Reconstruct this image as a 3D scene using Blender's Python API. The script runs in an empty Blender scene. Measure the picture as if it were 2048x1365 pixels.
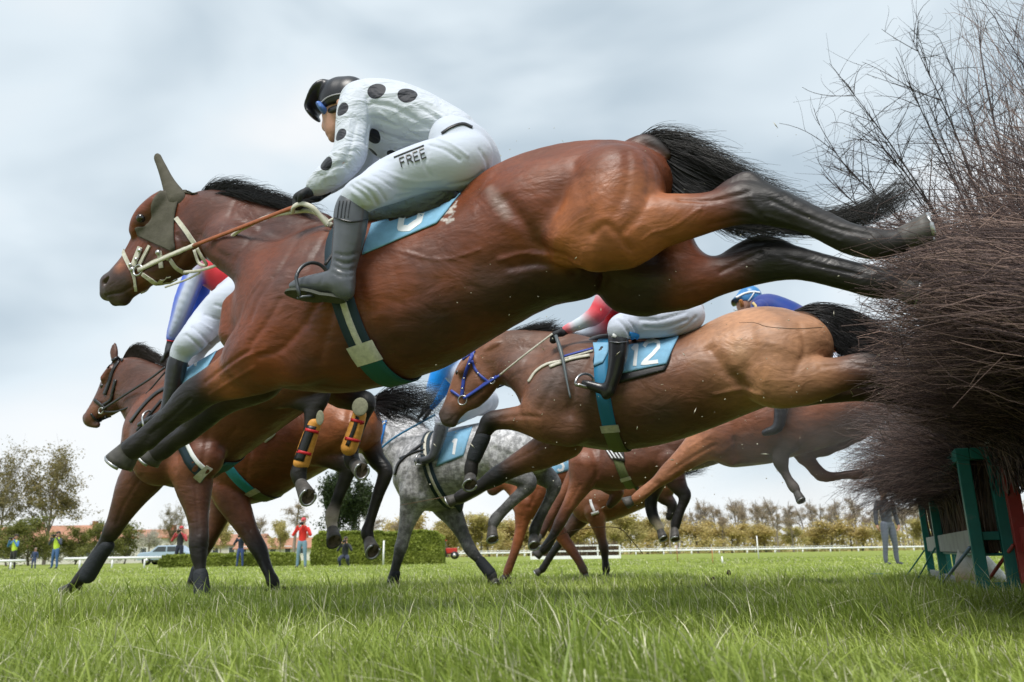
import bpy, math, random
import numpy as np
from mathutils import Vector, Matrix
from mathutils.bvhtree import BVHTree
import openvdb as vdb
S = bpy.context.scene
C = S.collection
rng = np.random.default_rng(7)
random.seed(7)
R = math.radians

# ------------------------------------------------------------------ camera
F_PX = 1560.0
PITCH = math.atan(427.0 / F_PX)
ROLL = 0.0152
CAM = np.array([0.0, 0.0, 0.30])
_F = np.array([0, math.cos(PITCH), math.sin(PITCH)])
_U0 = np.array([0, -math.sin(PITCH), math.cos(PITCH)])
_R0 = np.array([1.0, 0, 0])
_U = _U0 * math.cos(ROLL) + _R0 * math.sin(ROLL)
_R = _R0 * math.cos(ROLL) - _U0 * math.sin(ROLL)
cd = bpy.data.cameras.new('camera')
cam = bpy.data.objects.new('camera', cd)
C.objects.link(cam)
S.camera = cam
cam.matrix_world = Matrix(((_R[0], _U[0], -_F[0], CAM[0]), (_R[1], _U[1], -_F[1], CAM[1]), (_R[2], _U[2], -_F[2], CAM[2]), (0, 0, 0, 1)))
cd.sensor_width = 36
cd.lens = 36 * F_PX / 2048
cd.clip_start = 0.05
cd.clip_end = 3000
cd.dof.use_dof = True
cd.dof.focus_distance = 3.3
cd.dof.aperture_fstop = 4.5

# ------------------------------------------------------------------ world
W = bpy.data.worlds.new('World')
S.world = W
W.use_nodes = True
nt = W.node_tree
nt.nodes.clear()
SUN_EL, SUN_AZ = 58, -160          # sun behind the camera to the left, veiled by cloud
def N(nt, t, **k):
    n = nt.nodes.new(t)
    for a, b in k.items():
        if a.startswith('i_'):
            n.inputs[a[2:].replace('_', ' ')].default_value = b
        else:
            setattr(n, a, b)
    return n
out = N(nt, 'ShaderNodeOutputWorld')
sky = N(nt, 'ShaderNodeTexSky', sky_type='NISHITA', sun_disc=False)
sky.sun_elevation = R(SUN_EL)
sky.sun_rotation = R(SUN_AZ)
bg1 = N(nt, 'ShaderNodeBackground')
bg1.inputs['Strength'].default_value = 0.10
nt.links.new(sky.outputs[0], bg1.inputs['Color'])
tc = N(nt, 'ShaderNodeTexCoord')
mp = N(nt, 'ShaderNodeMapping')
mp.inputs['Scale'].default_value = (1.0, 1.0, 2.1)
mp.inputs['Rotation'].default_value = (0, 0, R(240))
mp.inputs['Location'].default_value = (0.35, 0.2, 0.15)
nt.links.new(tc.outputs['Generated'], mp.inputs['Vector'])
nz = N(nt, 'ShaderNodeTexNoise')
nz.inputs['Scale'].default_value = 2.3
nz.inputs['Detail'].default_value = 4.0
nz.inputs['Roughness'].default_value = 0.42
nz.inputs['Distortion'].default_value = 0.35
nt.links.new(mp.outputs[0], nz.inputs['Vector'])
cr = N(nt, 'ShaderNodeValToRGB')
cr.color_ramp.elements[0].position = 0.36
cr.color_ramp.elements[0].color = (0.34, 0.405, 0.455, 1)
cr.color_ramp.elements[1].position = 0.66
cr.color_ramp.elements[1].color = (0.60, 0.615, 0.625, 1)
e = cr.color_ramp.elements.new(0.50)
e.color = (0.49, 0.55, 0.59, 1)
sep = N(nt, 'ShaderNodeSeparateXYZ')
nt.links.new(tc.outputs['Generated'], sep.inputs[0])
# brighter cloud toward the horizon
mr = N(nt, 'ShaderNodeMapRange')
mr.inputs['From Min'].default_value = 0.62
mr.inputs['From Max'].default_value = 0.0
mr.inputs['To Min'].default_value = -0.035
mr.inputs['To Max'].default_value = 0.05
nt.links.new(sep.outputs['Z'], mr.inputs['Value'])
ad = N(nt, 'ShaderNodeMath', operation='ADD')
nt.links.new(nz.outputs['Fac'], ad.inputs[0])
nt.links.new(mr.outputs[0], ad.inputs[1])
nt.links.new(ad.outputs[0], cr.inputs[0])
bg2 = N(nt, 'ShaderNodeBackground')
bg2.inputs['Strength'].default_value = 1.16
nt.links.new(cr.outputs[0], bg2.inputs['Color'])
mx = N(nt, 'ShaderNodeMixShader')
mx.inputs[0].default_value = 0.93
nt.links.new(bg1.outputs[0], mx.inputs[1])
nt.links.new(bg2.outputs[0], mx.inputs[2])
nt.links.new(mx.outputs[0], out.inputs['Surface'])

sd = bpy.data.lights.new('sun', 'SUN')
sd.energy = 2.6
sd.angle = R(24)
sd.color = (1, 0.96, 0.90)
so = bpy.data.objects.new('sun', sd)
C.objects.link(so)
_el, _az = R(SUN_EL), R(SUN_AZ)
_sv = Vector((math.sin(_az) * math.cos(_el), math.cos(_az) * math.cos(_el), math.sin(_el)))
so.rotation_euler = _sv.to_track_quat('Z', 'Y').to_euler()

S.view_settings.view_transform = 'Standard'
S.view_settings.look = 'None'
S.view_settings.gamma = 1
S.view_settings.exposure = 0.50
S.render.engine = 'CYCLES'
try:
    S.cycles.use_denoising = True
    S.cycles.max_bounces = 5
    S.cycles.transparent_max_bounces = 12
except Exception:
    pass

# ------------------------------------------------------------------ helpers
def ray(px, py):
    d = _F * F_PX + _R * (px - 1024.0) + _U * (682.5 - py)
    return d / np.linalg.norm(d)

def at(px, py, Y):
    """point on the pixel's sight line at distance Y ahead"""
    d = ray(px, py)
    return CAM + d * (Y / d[1])

def ground_z(x, y):
    t = np.clip((np.asarray(y, float) - 9) / 10.0, 0, 1)
    return -0.08 * t * t * (3 - 2 * t) + 0.012 * np.sin(np.asarray(x) * 1.3 + 1) * np.sin(np.asarray(y) * 0.9)

def on_ground(px, Y, dz=0.0):
    # x from pixel column near the horizon
    p = at(px, 1109 - (px - 1024) * 0.0152, Y)
    return np.array([p[0], Y, float(ground_z(p[0], Y)) + dz])

class Plane:
    """the vertical mid-plane a horse and its rider move in"""
    def __init__(s, px, Y, yaw):
        p = at(px, 1109, Y)
        s.P = np.array([p[0], Y, 0.0])
        y = R(yaw)
        s.u = np.array([-math.cos(y), math.sin(y), 0])
        s.n = np.array([math.sin(y), math.cos(y), 0])
    def w(s, px, py, d=0.0):
        dr = ray(px, py)
        P = s.P + s.n * d
        t = np.dot(P - CAM, s.n) / np.dot(dr, s.n)
        return CAM + dr * t
    def sc(s, px, py, d=0.0):
        return np.dot(s.w(px, py, d) - CAM, _F) / F_PX
    def loc(s, P):
        q = np.asarray(P) - s.P
        return np.stack([q @ s.u, q @ s.n, q[..., 2]], -1)
    def glob(s, L):
        L = np.asarray(L)
        return s.P + L[..., 0:1] * s.u + L[..., 1:2] * s.n + L[..., 2:3] * np.array([0, 0, 1.0])

def tag(o, label=None, cat=None, group=None, kind=None):
    if label: o['label'] = label
    if cat: o['category'] = cat
    if group: o['group'] = group
    if kind: o['kind'] = kind
    return o

def empty(name, loc, rz=0, **k):
    o = bpy.data.objects.new(name, None)
    C.objects.link(o)
    o.location = [float(v) for v in loc]
    o.rotation_euler = (0, 0, rz)
    o.empty_display_size = 0.1
    return tag(o, **k)

def root_loc(p):
    if p is None: return np.zeros(3)
    if p.parent is not None and p.type != 'EMPTY':
        return root_loc(p.parent)
    return np.array(p.location)

def mk(name, V, Fq, mat, parent=None, smooth=True, cols=None, local=False, mats=None, fm=None):
    """one mesh object; vertices in world space unless local"""
    V = np.asarray(V, dtype=np.float32).reshape(-1, 3)
    if not isinstance(Fq, np.ndarray) and cols is None:      # drop loose points
        used = sorted({int(i) for f in Fq for i in f})
        if len(used) < len(V):
            mp_ = {o: i for i, o in enumerate(used)}
            V = V[used]; Fq = [tuple(mp_[int(i)] for i in f) for f in Fq]
    me = bpy.data.meshes.new(name)
    if not local:
        V = V - root_loc(parent).astype(np.float32)
    if isinstance(Fq, np.ndarray):
        nf, k = Fq.shape
        me.vertices.add(len(V)); me.vertices.foreach_set('co', V.ravel())
        me.loops.add(nf * k); me.loops.foreach_set('vertex_index', Fq.astype(np.int32).ravel())
        me.polygons.add(nf)
        me.polygons.foreach_set('loop_start', np.arange(0, nf * k, k, dtype=np.int32))
        me.polygons.foreach_set('loop_total', np.full(nf, k, dtype=np.int32))
        me.update(calc_edges=True)
    else:
        me.from_pydata([tuple(map(float, v)) for v in V], [], [tuple(map(int, f)) for f in Fq])
        me.update()
    if smooth:
        me.polygons.foreach_set('use_smooth', np.ones(len(me.polygons), dtype=bool))
    for m in ([mat] if mats is None else mats):
        me.materials.append(m)
    if fm is not None:
        me.polygons.foreach_set('material_index', np.asarray(fm, dtype=np.int32))
    if cols is not None:
        a = me.color_attributes.new('col', 'FLOAT_COLOR', 'POINT')
        cc = np.ones((len(V), 4), np.float32); cc[:, :3] = cols
        a.data.foreach_set('color', cc.ravel())
    o = bpy.data.objects.new(name, me)
    C.objects.link(o)
    if parent is not None: o.parent = parent
    return o

def catmull(P, n):
    """P (K,D) -> resampled (n*(K-1)+1, D)"""
    P = np.asarray(P, float)
    if len(P) < 3:
        t = np.linspace(0, 1, n + 1)[:, None]
        return P[0] * (1 - t) + P[-1] * t
    Q = np.vstack([2 * P[0] - P[1], P, 2 * P[-1] - P[-2]])
    o = []
    for i in range(len(P) - 1):
        a, b, c, d = Q[i:i + 4]
        for t in np.arange(n) / n:
            o.append(0.5 * (2 * b + (c - a) * t + (2 * a - 5 * b + 4 * c - d) * t * t + (3 * b - a - 3 * c + d) * t ** 3))
    o.append(P[-1])
    return np.array(o)

def tubes(P, rad, sides=3):
    """P (N,K,3), rad (N,K) -> verts, quads : N tapered tubes"""
    P = np.asarray(P, float); rad = np.asarray(rad, float)
    Nn, K, _ = P.shape
    T = np.gradient(P, axis=1)
    T /= np.linalg.norm(T, axis=2, keepdims=True) + 1e-9
    ref = np.array([0.13, 0.31, 0.94])
    N1 = np.cross(T, ref); N1 /= np.linalg.norm(N1, axis=2, keepdims=True) + 1e-9
    N2 = np.cross(T, N1)
    a = np.arange(sides) * 2 * math.pi / sides
    V = P[:, :, None, :] + rad[:, :, None, None] * (np.cos(a)[None, None, :, None] * N1[:, :, None, :] + np.sin(a)[None, None, :, None] * N2[:, :, None, :])
    V = V.reshape(-1, 3)
    i = np.arange(Nn)[:, None, None] * K * sides
    k = np.arange(K - 1)[None, :, None] * sides
    s_ = np.arange(sides)[None, None, :]
    s2 = (s_ + 1) % sides
    Q = np.stack([i + k + s_, i + k + s2, i + k + sides + s2, i + k + sides + s_], -1).reshape(-1, 4)
    return V, Q

def tube(pts, r, sides=8, caps=True, n=0):
    P = np.asarray(pts, float)
    if n: P = catmull(P, n)
    if np.isscalar(r): rr = np.full(len(P), r)
    else:
        r = np.asarray(r, float)
        rr = np.interp(np.linspace(0, 1, len(P)), np.linspace(0, 1, len(r)), r)
    V, Q = tubes(P[None], rr[None], sides)
    Fs = [tuple(q) for q in Q]
    if caps:
        Fs.append(tuple(range(sides))[::-1]); Fs.append(tuple(range(len(V) - sides, len(V))))
    return V, Fs

def join(parts):
    V, Fs, o = [], [], 0
    for v, f in parts:
        v = np.asarray(v).reshape(-1, 3)
        V.append(v); Fs += [tuple(int(i) + o for i in q) for q in f]; o += len(v)
    return np.vstack(V), Fs

def box(c, s, rot=None):
    c = np.asarray(c, float); h = np.asarray(s, float) / 2
    V = np.array([[x, y, z] for x in (-1, 1) for y in (-1, 1) for z in (-1, 1)]) * h
    if rot is not None: V = V @ np.asarray(rot).T
    return V + c, [(0, 1, 3, 2), (4, 6, 7, 5), (0, 4, 5, 1), (2, 3, 7, 6), (0, 2, 6, 4), (1, 5, 7, 3)]

def beam(a, b, w, h, up=(0, 0, 1)):
    """rectangular bar from a to b"""
    a = np.asarray(a, float); b = np.asarray(b, float)
    t = b - a; L = np.linalg.norm(t); t /= L
    s_ = np.cross(t, up); s_ /= np.linalg.norm(s_) + 1e-9
    u = np.cross(s_, t)
    V = []
    for e in (a, b):
        for i, j in ((-1, -1), (1, -1), (1, 1), (-1, 1)):
            V.append(e + s_ * w / 2 * i + u * h / 2 * j)
    return np.array(V), [(3, 2, 1, 0), (4, 5, 6, 7), (0, 1, 5, 4), (1, 2, 6, 5), (2, 3, 7, 6), (3, 0, 4, 7)]

def bevel(o, w=0.004, seg=2):
    m = o.modifiers.new('bevel', 'BEVEL'); m.width = w; m.segments = seg; m.limit_method = 'ANGLE'
    return o

# ------------------------------------------------------------------ materials
MATS = {}
def mat(name, col=(0.5, 0.5, 0.5), rough=0.6, spec=0.4, metal=0.0, var=0.0, scale=8.0, bump=0.0, bscale=60.0, attr=False,
        sheen=0.0, coat=0.0, col2=None, bdist=0.01, bump2=0.0, b2scale=9.0, trans=0.0, wrinkle=None, bs=(1, 1, 1), clip=(0.35, 0.7)):
    if name in MATS: return MATS[name]
    m = bpy.data.materials.new(name); m.use_nodes = True
    t = m.node_tree; b = t.nodes['Principled BSDF']; L = t.links
    b.inputs['Roughness'].default_value = rough
    b.inputs['Specular IOR Level'].default_value = spec
    b.inputs['Metallic'].default_value = metal
    b.inputs['Coat Weight'].default_value = coat
    b.inputs['Sheen Weight'].default_value = sheen
    if trans:
        b.inputs['Transmission Weight'].default_value = 0.0
    tc = N(t, 'ShaderNodeTexCoord')
    src = None
    if attr:
        a = N(t, 'ShaderNodeVertexColor', layer_name='col'); src = a.outputs['Color']
    else:
        rgb = N(t, 'ShaderNodeRGB'); rgb.outputs[0].default_value = (*col, 1); src = rgb.outputs[0]
    if col2 is not None:
        n = N(t, 'ShaderNodeTexNoise'); n.inputs['Scale'].default_value = scale; n.inputs['Detail'].default_value = 5
        L.new(tc.outputs['Object'], n.inputs['Vector'])
        r = N(t, 'ShaderNodeMapRange'); r.inputs[1].default_value = clip[0]; r.inputs[2].default_value = clip[1]
        L.new(n.outputs['Fac'], r.inputs[0])
        x = N(t, 'ShaderNodeMix', data_type='RGBA'); L.new(r.outputs[0], x.inputs[0])
        L.new(src, x.inputs[6]); x.inputs[7].default_value = (*col2, 1); src = x.outputs[2]
    if var:
        n = N(t, 'ShaderNodeTexNoise'); n.inputs['Scale'].default_value = scale; n.inputs['Detail'].default_value = 6; n.inputs['Roughness'].default_value = 0.6
        L.new(tc.outputs['Object'], n.inputs['Vector'])
        r = N(t, 'ShaderNodeMapRange'); r.inputs[1].default_value = 0.3; r.inputs[2].default_value = 0.7
        r.inputs[3].default_value = 1 - var; r.inputs[4].default_value = 1 + var
        L.new(n.outputs['Fac'], r.inputs[0])
        x = N(t, 'ShaderNodeVectorMath', operation='SCALE'); L.new(src, x.inputs[0]); L.new(r.outputs[0], x.inputs['Scale']); src = x.outputs[0]
    L.new(src, b.inputs['Base Color'])
    nrm = None
    if bump or bump2:
        for st, scl, dist in ((bump, bscale, bdist), (bump2, b2scale, bdist * 4)):
            if not st: continue
            mpn = N(t, 'ShaderNodeMapping'); mpn.inputs['Scale'].default_value = bs
            L.new(tc.outputs['Object'], mpn.inputs['Vector'])
            n = N(t, 'ShaderNodeTexNoise'); n.inputs['Scale'].default_value = scl; n.inputs['Detail'].default_value = 4
            L.new(mpn.outputs[0], n.inputs['Vector'])
            bp = N(t, 'ShaderNodeBump'); bp.inputs['Strength'].default_value = st; bp.inputs['Distance'].default_value = dist
            L.new(n.outputs['Fac'], bp.inputs['Height'])
            if nrm is not None: L.new(nrm, bp.inputs['Normal'])
            nrm = bp.outputs[0]
        L.new(nrm, b.inputs['Normal'])
    MATS[name] = m
    return m

def mk_pair(name, v, f, mt, parent):
    """near and far flap of a mirrored sheet as two objects"""
    h = len(v) // 2; k = len(f) // 2
    a = mk(name, v[:h], f[:k], mt, parent)
    mk(name, v[h:], [tuple(i - h for i in q) for q in f[k:]], mt, parent)
    return a

# ------------------------------------------------------------------ soft solid modelling: smooth union of tapered, flattened limbs
class Sculpt:
    """bodies are grown as one continuous surface from limb chains, in the plane's own frame"""
    def __init__(s, plane, pal):
        s.pl, s.pal, s.seg = plane, pal, []
    def chain(s, nodes, k=0.03, d=0.0, w=1.0, c='body', op='+', n=3, smooth=True):
        """nodes: (px, py, r_px[, d, w, colour]); later values carry on"""
        K = []
        dd, ww, cc = d, w, c
        for nd in nodes:
            if len(nd) > 3 and nd[3] is not None: dd = nd[3]
            if len(nd) > 4 and nd[4] is not None: ww = nd[4]
            if len(nd) > 5: cc = nd[5]
            p = s.pl.loc(s.pl.w(nd[0], nd[1], dd))
            K.append([*p, nd[2] * s.pl.sc(nd[0], nd[1], dd), ww, *s.pal[cc]])
        if len(K) == 1: K = K * 2; K[1] = list(K[0]); K[1][0] += 1e-4
        K = catmull(K, n) if (smooth and len(K) > 2) else np.array(K)
        for a, b in zip(K[:-1], K[1:]):
            s.seg.append((a, b, k, op))
        return s
    def build(s, name, mt, parent=None, vox=0.009, pad=0.06):
        A = np.array([q[0] for q in s.seg if q[3] == '+']); B = np.array([q[1] for q in s.seg if q[3] == '+'])
        ext = np.maximum(A[:, 3], B[:, 3]) * np.maximum(1, np.maximum(A[:, 4], B[:, 4]))
        lo = np.min(np.minimum(A[:, :3], B[:, :3]) - ext[:, None], 0) - 0.03
        hi = np.max(np.maximum(A[:, :3], B[:, :3]) + ext[:, None], 0) + 0.03
        dim = np.ceil((hi - lo) / vox).astype(int) + 1
        G = np.full(dim, 0.5, np.float32)
        ax = [lo[i] + np.arange(dim[i]) * vox for i in range(3)]
        for a, b, k, op in s.seg:
            rm = max(a[3], b[3]); wm = max(a[4], b[4], 1)
            m = rm + k + pad * 0.5
            e = np.array([m, m * wm if wm > 1 else m, m])
            l_ = np.minimum(a[:3], b[:3]) - e; h_ = np.maximum(a[:3], b[:3]) + e
            i0 = np.clip(((l_ - lo) / vox).astype(int), 0, dim - 1); i1 = np.clip(((h_ - lo) / vox).astype(int) + 1, 1, dim)
            X = ax[0][i0[0]:i1[0]][:, None, None]; Y = ax[1][i0[1]:i1[1]][None, :, None]; Z = ax[2][i0[2]:i1[2]][None, None, :]
            D = s._d(a, b, X, Y, Z).astype(np.float32)
            g = G[i0[0]:i1[0], i0[1]:i1[1], i0[2]:i1[2]]
            if op == '+':
                h = np.clip(0.5 + 0.5 * (g - D) / k, 0, 1)
                g[...] = g + (D - g) * h - k * h * (1 - h)
            else:
                D = -D
                h = np.clip(0.5 - 0.5 * (g - D) / k, 0, 1)
                g[...] = g + (D - g) * h + k * h * (1 - h)
        grid = vdb.FloatGrid(0.5)
        grid.copyFromArray(G)
        V, Q = grid.convertToQuads(0.0)
        V = np.array(V) * vox + lo
        Q = np.array(Q)[:, ::-1]
        # coat colour follows the nearest limb
        cw = np.zeros((len(V), 1)); cc = np.zeros((len(V), 3))
        X, Y, Z = V[:, 0], V[:, 1], V[:, 2]
        for a, b, k, op in s.seg:
            if op != '+': continue
            t = s._t(a, b, X, Y, Z)
            D = s._d(a, b, X, Y, Z)
            w = np.exp(-np.clip(D + 0.002, 0, 1) / 0.012)[:, None] + 1e-9
            cw += w; cc += w * (a[5:8] * (1 - t[:, None]) + b[5:8] * t[:, None])
        s.V, s.Q = s.pl.glob(V), Q
        s.cols = cc / cw
        # orientation check
        v0, v1, v2 = s.V[Q[:, 0]], s.V[Q[:, 1]], s.V[Q[:, 2]]
        vol = np.einsum('ij,ij->', v0 - s.V.mean(0), np.cross(v1 - v0, v2 - v0))
        if vol < 0: s.Q = Q[:, ::-1].copy()
        s.mt, s.name, s.parent = mt, name, parent
        s.bvh = BVHTree.FromPolygons([tuple(v) for v in s.V], s.Q.tolist())
        return s
    def refresh(s, root):
        s.obj.data.vertices.foreach_set('co', (s.V - root_loc(root)).astype(np.float32).ravel()); s.obj.data.update()
    def paint(s, spots):
        """(px,py,r_px,colour,soft) patches of coat, foam, shade and sheen colour on the near side"""
        for px, py, r, col, soft in spots:
            P, _ = s.hit(px, py)
            if P is None: continue
            rm = r * np.dot(P - CAM, _F) / F_PX
            dd = np.linalg.norm(s.V - P, axis=1)
            m = np.clip((rm - dd) / (rm * soft + 1e-6), 0, 1)[:, None]
            s.cols = s.cols * (1 - m) + np.array(col) * m
        return s
    def carve(s, lines, noise=0.0025, seed=0):
        """muscle edges, tendons and veins: (pixel polyline, half-width px, depth mm; minus sinks, plus raises) on the near side, mirrored to the far side"""
        v0, v1, v2 = s.V[s.Q[:, 0]], s.V[s.Q[:, 1]], s.V[s.Q[:, 2]]
        fn = np.cross(v1 - v0, v2 - v0); vn = np.zeros_like(s.V)
        for k in range(4): np.add.at(vn, s.Q[:, k], fn)
        vn /= np.linalg.norm(vn, axis=1, keepdims=True) + 1e-12
        D = np.zeros(len(s.V)); Lc = s.pl.loc(s.V); Lm = Lc * np.array([1, -1, 1])
        for pts, w, dep, *far in lines:
            pp = catmull(np.array(pts, float), 5); H = []
            for q in pp:
                h, _ = s.hit(*q); H.append(s.pl.loc(h))
            H = np.array(H); wm = w * np.dot(s.pl.glob(H[:1])[0] - CAM, _F) / F_PX
            for LL in ((Lc, Lm) if not far else (Lc,)):
                lo, hi = H.min(0) - 4 * wm, H.max(0) + 4 * wm
                m = np.where(((LL > lo) & (LL < hi)).all(1))[0]
                if not len(m): continue
                X = LL[m]; best = np.full(len(m), 9.0)
                nseg = len(H) - 1
                for i in range(nseg):
                    a, b = H[i], H[i + 1]; v = b - a; t = np.clip(((X - a) @ v) / max(v @ v, 1e-9), 0, 1)
                    dd = np.linalg.norm(X - a - t[:, None] * v, axis=1)
                    best = np.minimum(best, dd)
                D[m] += dep * 0.001 * np.exp(-(best / wm) ** 2)
        if noise:
            g = np.random.default_rng(seed)
            for fq, am in ((9, 1.0), (21, 0.55), (45, 0.28)):
                n_ = np.zeros(len(s.V))
                for _ in range(5):
                    k_ = g.normal(0, 1, 3); k_ /= np.linalg.norm(k_); n_ += np.sin(s.V @ k_ * fq * g.uniform(.7, 1.4) + g.uniform(0, 6.3) + 1.5 * np.sin(s.V @ g.normal(0, 1, 3) * fq * .4))
                D += noise * am * n_ / 5
        s.V = s.V + vn * D[:, None]
        s.bvh = BVHTree.FromPolygons([tuple(v) for v in s.V], s.Q.tolist())
        return s
    def link(s):
        s.obj = mk(s.name, s.V, s.Q, s.mt, s.parent, cols=s.cols)
        return s.obj
    @staticmethod
    def _t(a, b, X, Y, Z):
        v = b[:3] - a[:3]; L = max(float(v @ v), 1e-10)
        return np.clip(((X - a[0]) * v[0] + (Y - a[1]) * v[1] + (Z - a[2]) * v[2]) / L, 0, 1)
    @staticmethod
    def _d(a, b, X, Y, Z):
        t = Sculpt._t(a, b, X, Y, Z)
        v = b[:3] - a[:3]
        w = a[4] + (b[4] - a[4]) * t
        r = a[3] + (b[3] - a[3]) * t
        dx = X - a[0] - v[0] * t; dy = (Y - a[1] - v[1] * t) / w; dz = Z - a[2] - v[2] * t
        return (np.sqrt(dx * dx + dy * dy + dz * dz) - r) * np.minimum(1, w)
    def hit(s, px, py):
        d = ray(px, py)
        h = s.bvh.ray_cast(Vector(CAM), Vector(d))
        if h[0] is None:
            p = s.pl.w(px, py, -0.05)
            h = s.bvh.find_nearest(Vector(p))
            if h[0] is None: return None, None
        n = np.array(h[1])
        if n @ d > 0 : n = -n
        return np.array(h[0]), n
    def near(s, P):
        h = s.bvh.find_nearest(Vector(P))
        n = np.array(h[1]); return np.array(h[0]), n

def drape(sc, A, B, nu, nv, off=0.006, thick=0.003, mirror=False, bulge=0.0):
    """a sheet lying on sc's surface, spanned between pixel polylines A and B"""
    A = catmull(np.array(A, float), 6); B = catmull(np.array(B, float), 6)
    ia = np.linspace(0, len(A) - 1, nu); ta = ia.astype(int).clip(0, len(A) - 2)
    a = A[ta] + (A[ta + 1] - A[ta]) * (ia - ta)[:, None]
    ib = np.linspace(0, len(B) - 1, nu); tb = ib.astype(int).clip(0, len(B) - 2)
    b = B[tb] + (B[tb + 1] - B[tb]) * (ib - tb)[:, None]
    P = np.zeros((nu, nv, 3)); Nn = np.zeros((nu, nv, 3))
    for i in range(nu):
        for j in range(nv):
            t = j / (nv - 1)
            p, n = sc.hit(*(a[i] * (1 - t) + b[i] * t))
            P[i, j] = p; Nn[i, j] = n
    for _ in range(2):      # cloth does not follow every dent
        Nn[1:-1, 1:-1] = (Nn[1:-1, 1:-1] + Nn[:-2, 1:-1] + Nn[2:, 1:-1] + Nn[1:-1, :-2] + Nn[1:-1, 2:]) / 5
    Nn /= np.linalg.norm(Nn, axis=2, keepdims=True)
    outp = P + Nn * (off + thick); inn = P + Nn * off * 0.3
    V = np.vstack([outp.reshape(-1, 3), inn.reshape(-1, 3)])
    Fs = []; M = nu * nv
    for i in range(nu - 1):
        for j in range(nv - 1):
            q = (i * nv + j, (i + 1) * nv + j, (i + 1) * nv + j + 1, i * nv + j + 1)
            Fs.append(q); Fs.append(tuple(x + M for x in q[::-1]))
    rim = [(i, 0) for i in range(nu)] + [(nu - 1, j) for j in range(1, nv)] + [(i, nv - 1) for i in range(nu - 2, -1, -1)] + [(0, j) for j in range(nv - 2, 0, -1)]
    rim = [i * nv + j for i, j in rim]
    for x, y in zip(rim, rim[1:] + rim[:1]): Fs.append((y, x, x + M, y + M))
    if mirror:
        L = sc.pl.loc(V); L[:, 1] *= -1
        V2 = sc.pl.glob(L)
        Fs += [tuple(x + len(V) for x in f[::-1]) for f in Fs]
        V = np.vstack([V, V2])
    return V, Fs

def strap(sc, pts, w_px, off=0.004, n=8, thick=0.003, mirror=False):
    """a flat strap lying on the surface along a pixel polyline"""
    P = catmull(np.array(pts, float), n)
    T = np.gradient(P, axis=0); T /= np.linalg.norm(T, axis=1, keepdims=True) + 1e-9
    Nn = np.stack([-T[:, 1], T[:, 0]], 1)
    return drape(sc, (P + Nn * w_px / 2)[::2] if len(P) > 12 else P + Nn * w_px / 2, (P - Nn * w_px / 2)[::2] if len(P) > 12 else P - Nn * w_px / 2, len(P), 3, off, thick, mirror)

def girth_band(sc, p_top, p_bot, w, off=0.006):
    """band round the barrel through two pixels; returns outer ring strip"""
    pl = sc.pl
    a = pl.loc(pl.w(*p_top, -0.24)); b = pl.loc(pl.w(*p_bot, -0.24)); a[1] = b[1] = 0
    c = (a + b) / 2; up = (a - b); H = np.linalg.norm(up); up /= H
    fw = np.array([up[2], 0, -up[0]])
    V = []; n = 40
    for k in range(n):
        th = 2 * math.pi * k / n
        dr = up * math.cos(th) + np.array([0, 1, 0]) * math.sin(th)
        row = []
        for s_ in (-1, -0.33, 0.33, 1):
            o = pl.glob((c + fw * w / 2 * s_)[None])[0]
            d = pl.glob(dr[None])[0] - pl.P
            h = sc.bvh.ray_cast(Vector(o + d * 0.43), Vector(-d))
            p = np.array(h[0]) if h[0] is not None else o + d * H / 2
            row.append(p + d * off)
        V.append(row)
    V = np.array(V)
    for _ in range(1):
        V = (V + np.roll(V, 1, 0) + np.roll(V, -1, 0)) / 3
    return V  # (n,4,3)

def ring_mesh(V, sel=None, inner=0.006):
    n, m, _ = V.shape
    cen = V.mean((0, 1))
    Vi = V + (cen - V) / np.linalg.norm(cen - V, axis=2, keepdims=True) * inner
    A = np.vstack([V.reshape(-1, 3), Vi.reshape(-1, 3)]); M = n * m; Fs = []
    idx = range(n) if sel is None else sel
    for i in idx:
        k = (i + 1) % n
        for j in range(m - 1):
            Fs.append((i * m + j, i * m + j + 1, k * m + j + 1, k * m + j))
            Fs.append((M + i * m + j, M + k * m + j, M + k * m + j + 1, M + i * m + j + 1))
        Fs.append((i * m, k * m, M + k * m, M + i * m)); Fs.append((i * m + m - 1, M + i * m + m - 1, M + k * m + m - 1, k * m + m - 1))
    return A, Fs

def hair(paths, n, spread, r=0.0012, K=10, jit=0.02, lenv=0.35, seed=1, flare=1.0):
    """n strands following guide polylines (world points)"""
    g = np.random.default_rng(seed)
    G = [catmull(np.array(p, float), 6) for p in paths]
    G = [np.array([np.interp(np.linspace(0, 1, K), np.linspace(0, 1, len(q)), q[:, i]) for i in range(3)]).T for q in G]
    G = np.array(G)
    M = len(G)
    if M > 1:
        f = g.uniform(0, M - 1, n); i = f.astype(int).clip(0, M - 2); t = (f - i)[:, None, None]
        P = G[i] * (1 - t) + G[i + 1] * t
    else:
        P = np.repeat(G, n, 0)
    s_ = np.linspace(0, 1, K)[None, :, None]
    P = P + g.normal(0, 1, (n, 1, 3)) * spread * (0.25 + flare * s_)
    ph = g.uniform(0, 6.28, (n, 1, 3)); fr = g.uniform(2, 7, (n, 1, 1))
    P = P + np.sin(s_ * fr + ph) * jit * s_
    ln = 1 - g.uniform(0, lenv, (n, 1, 1))
    # shorten
    tt = np.linspace(0, 1, K)[None, :] * ln[:, :, 0]
    idx = tt * (K - 1); i0 = idx.astype(int).clip(0, K - 2); fr2 = (idx - i0)[..., None]
    ar = np.arange(n)[:, None]
    P = P[ar, i0] * (1 - fr2) + P[ar, i0 + 1] * fr2
    rad = r * g.uniform(0.6, 1.3, (n, 1)) * (1.0 - 0.75 * np.linspace(0, 1, K)[None, :])
    return tubes(P, rad, 3)
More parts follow.
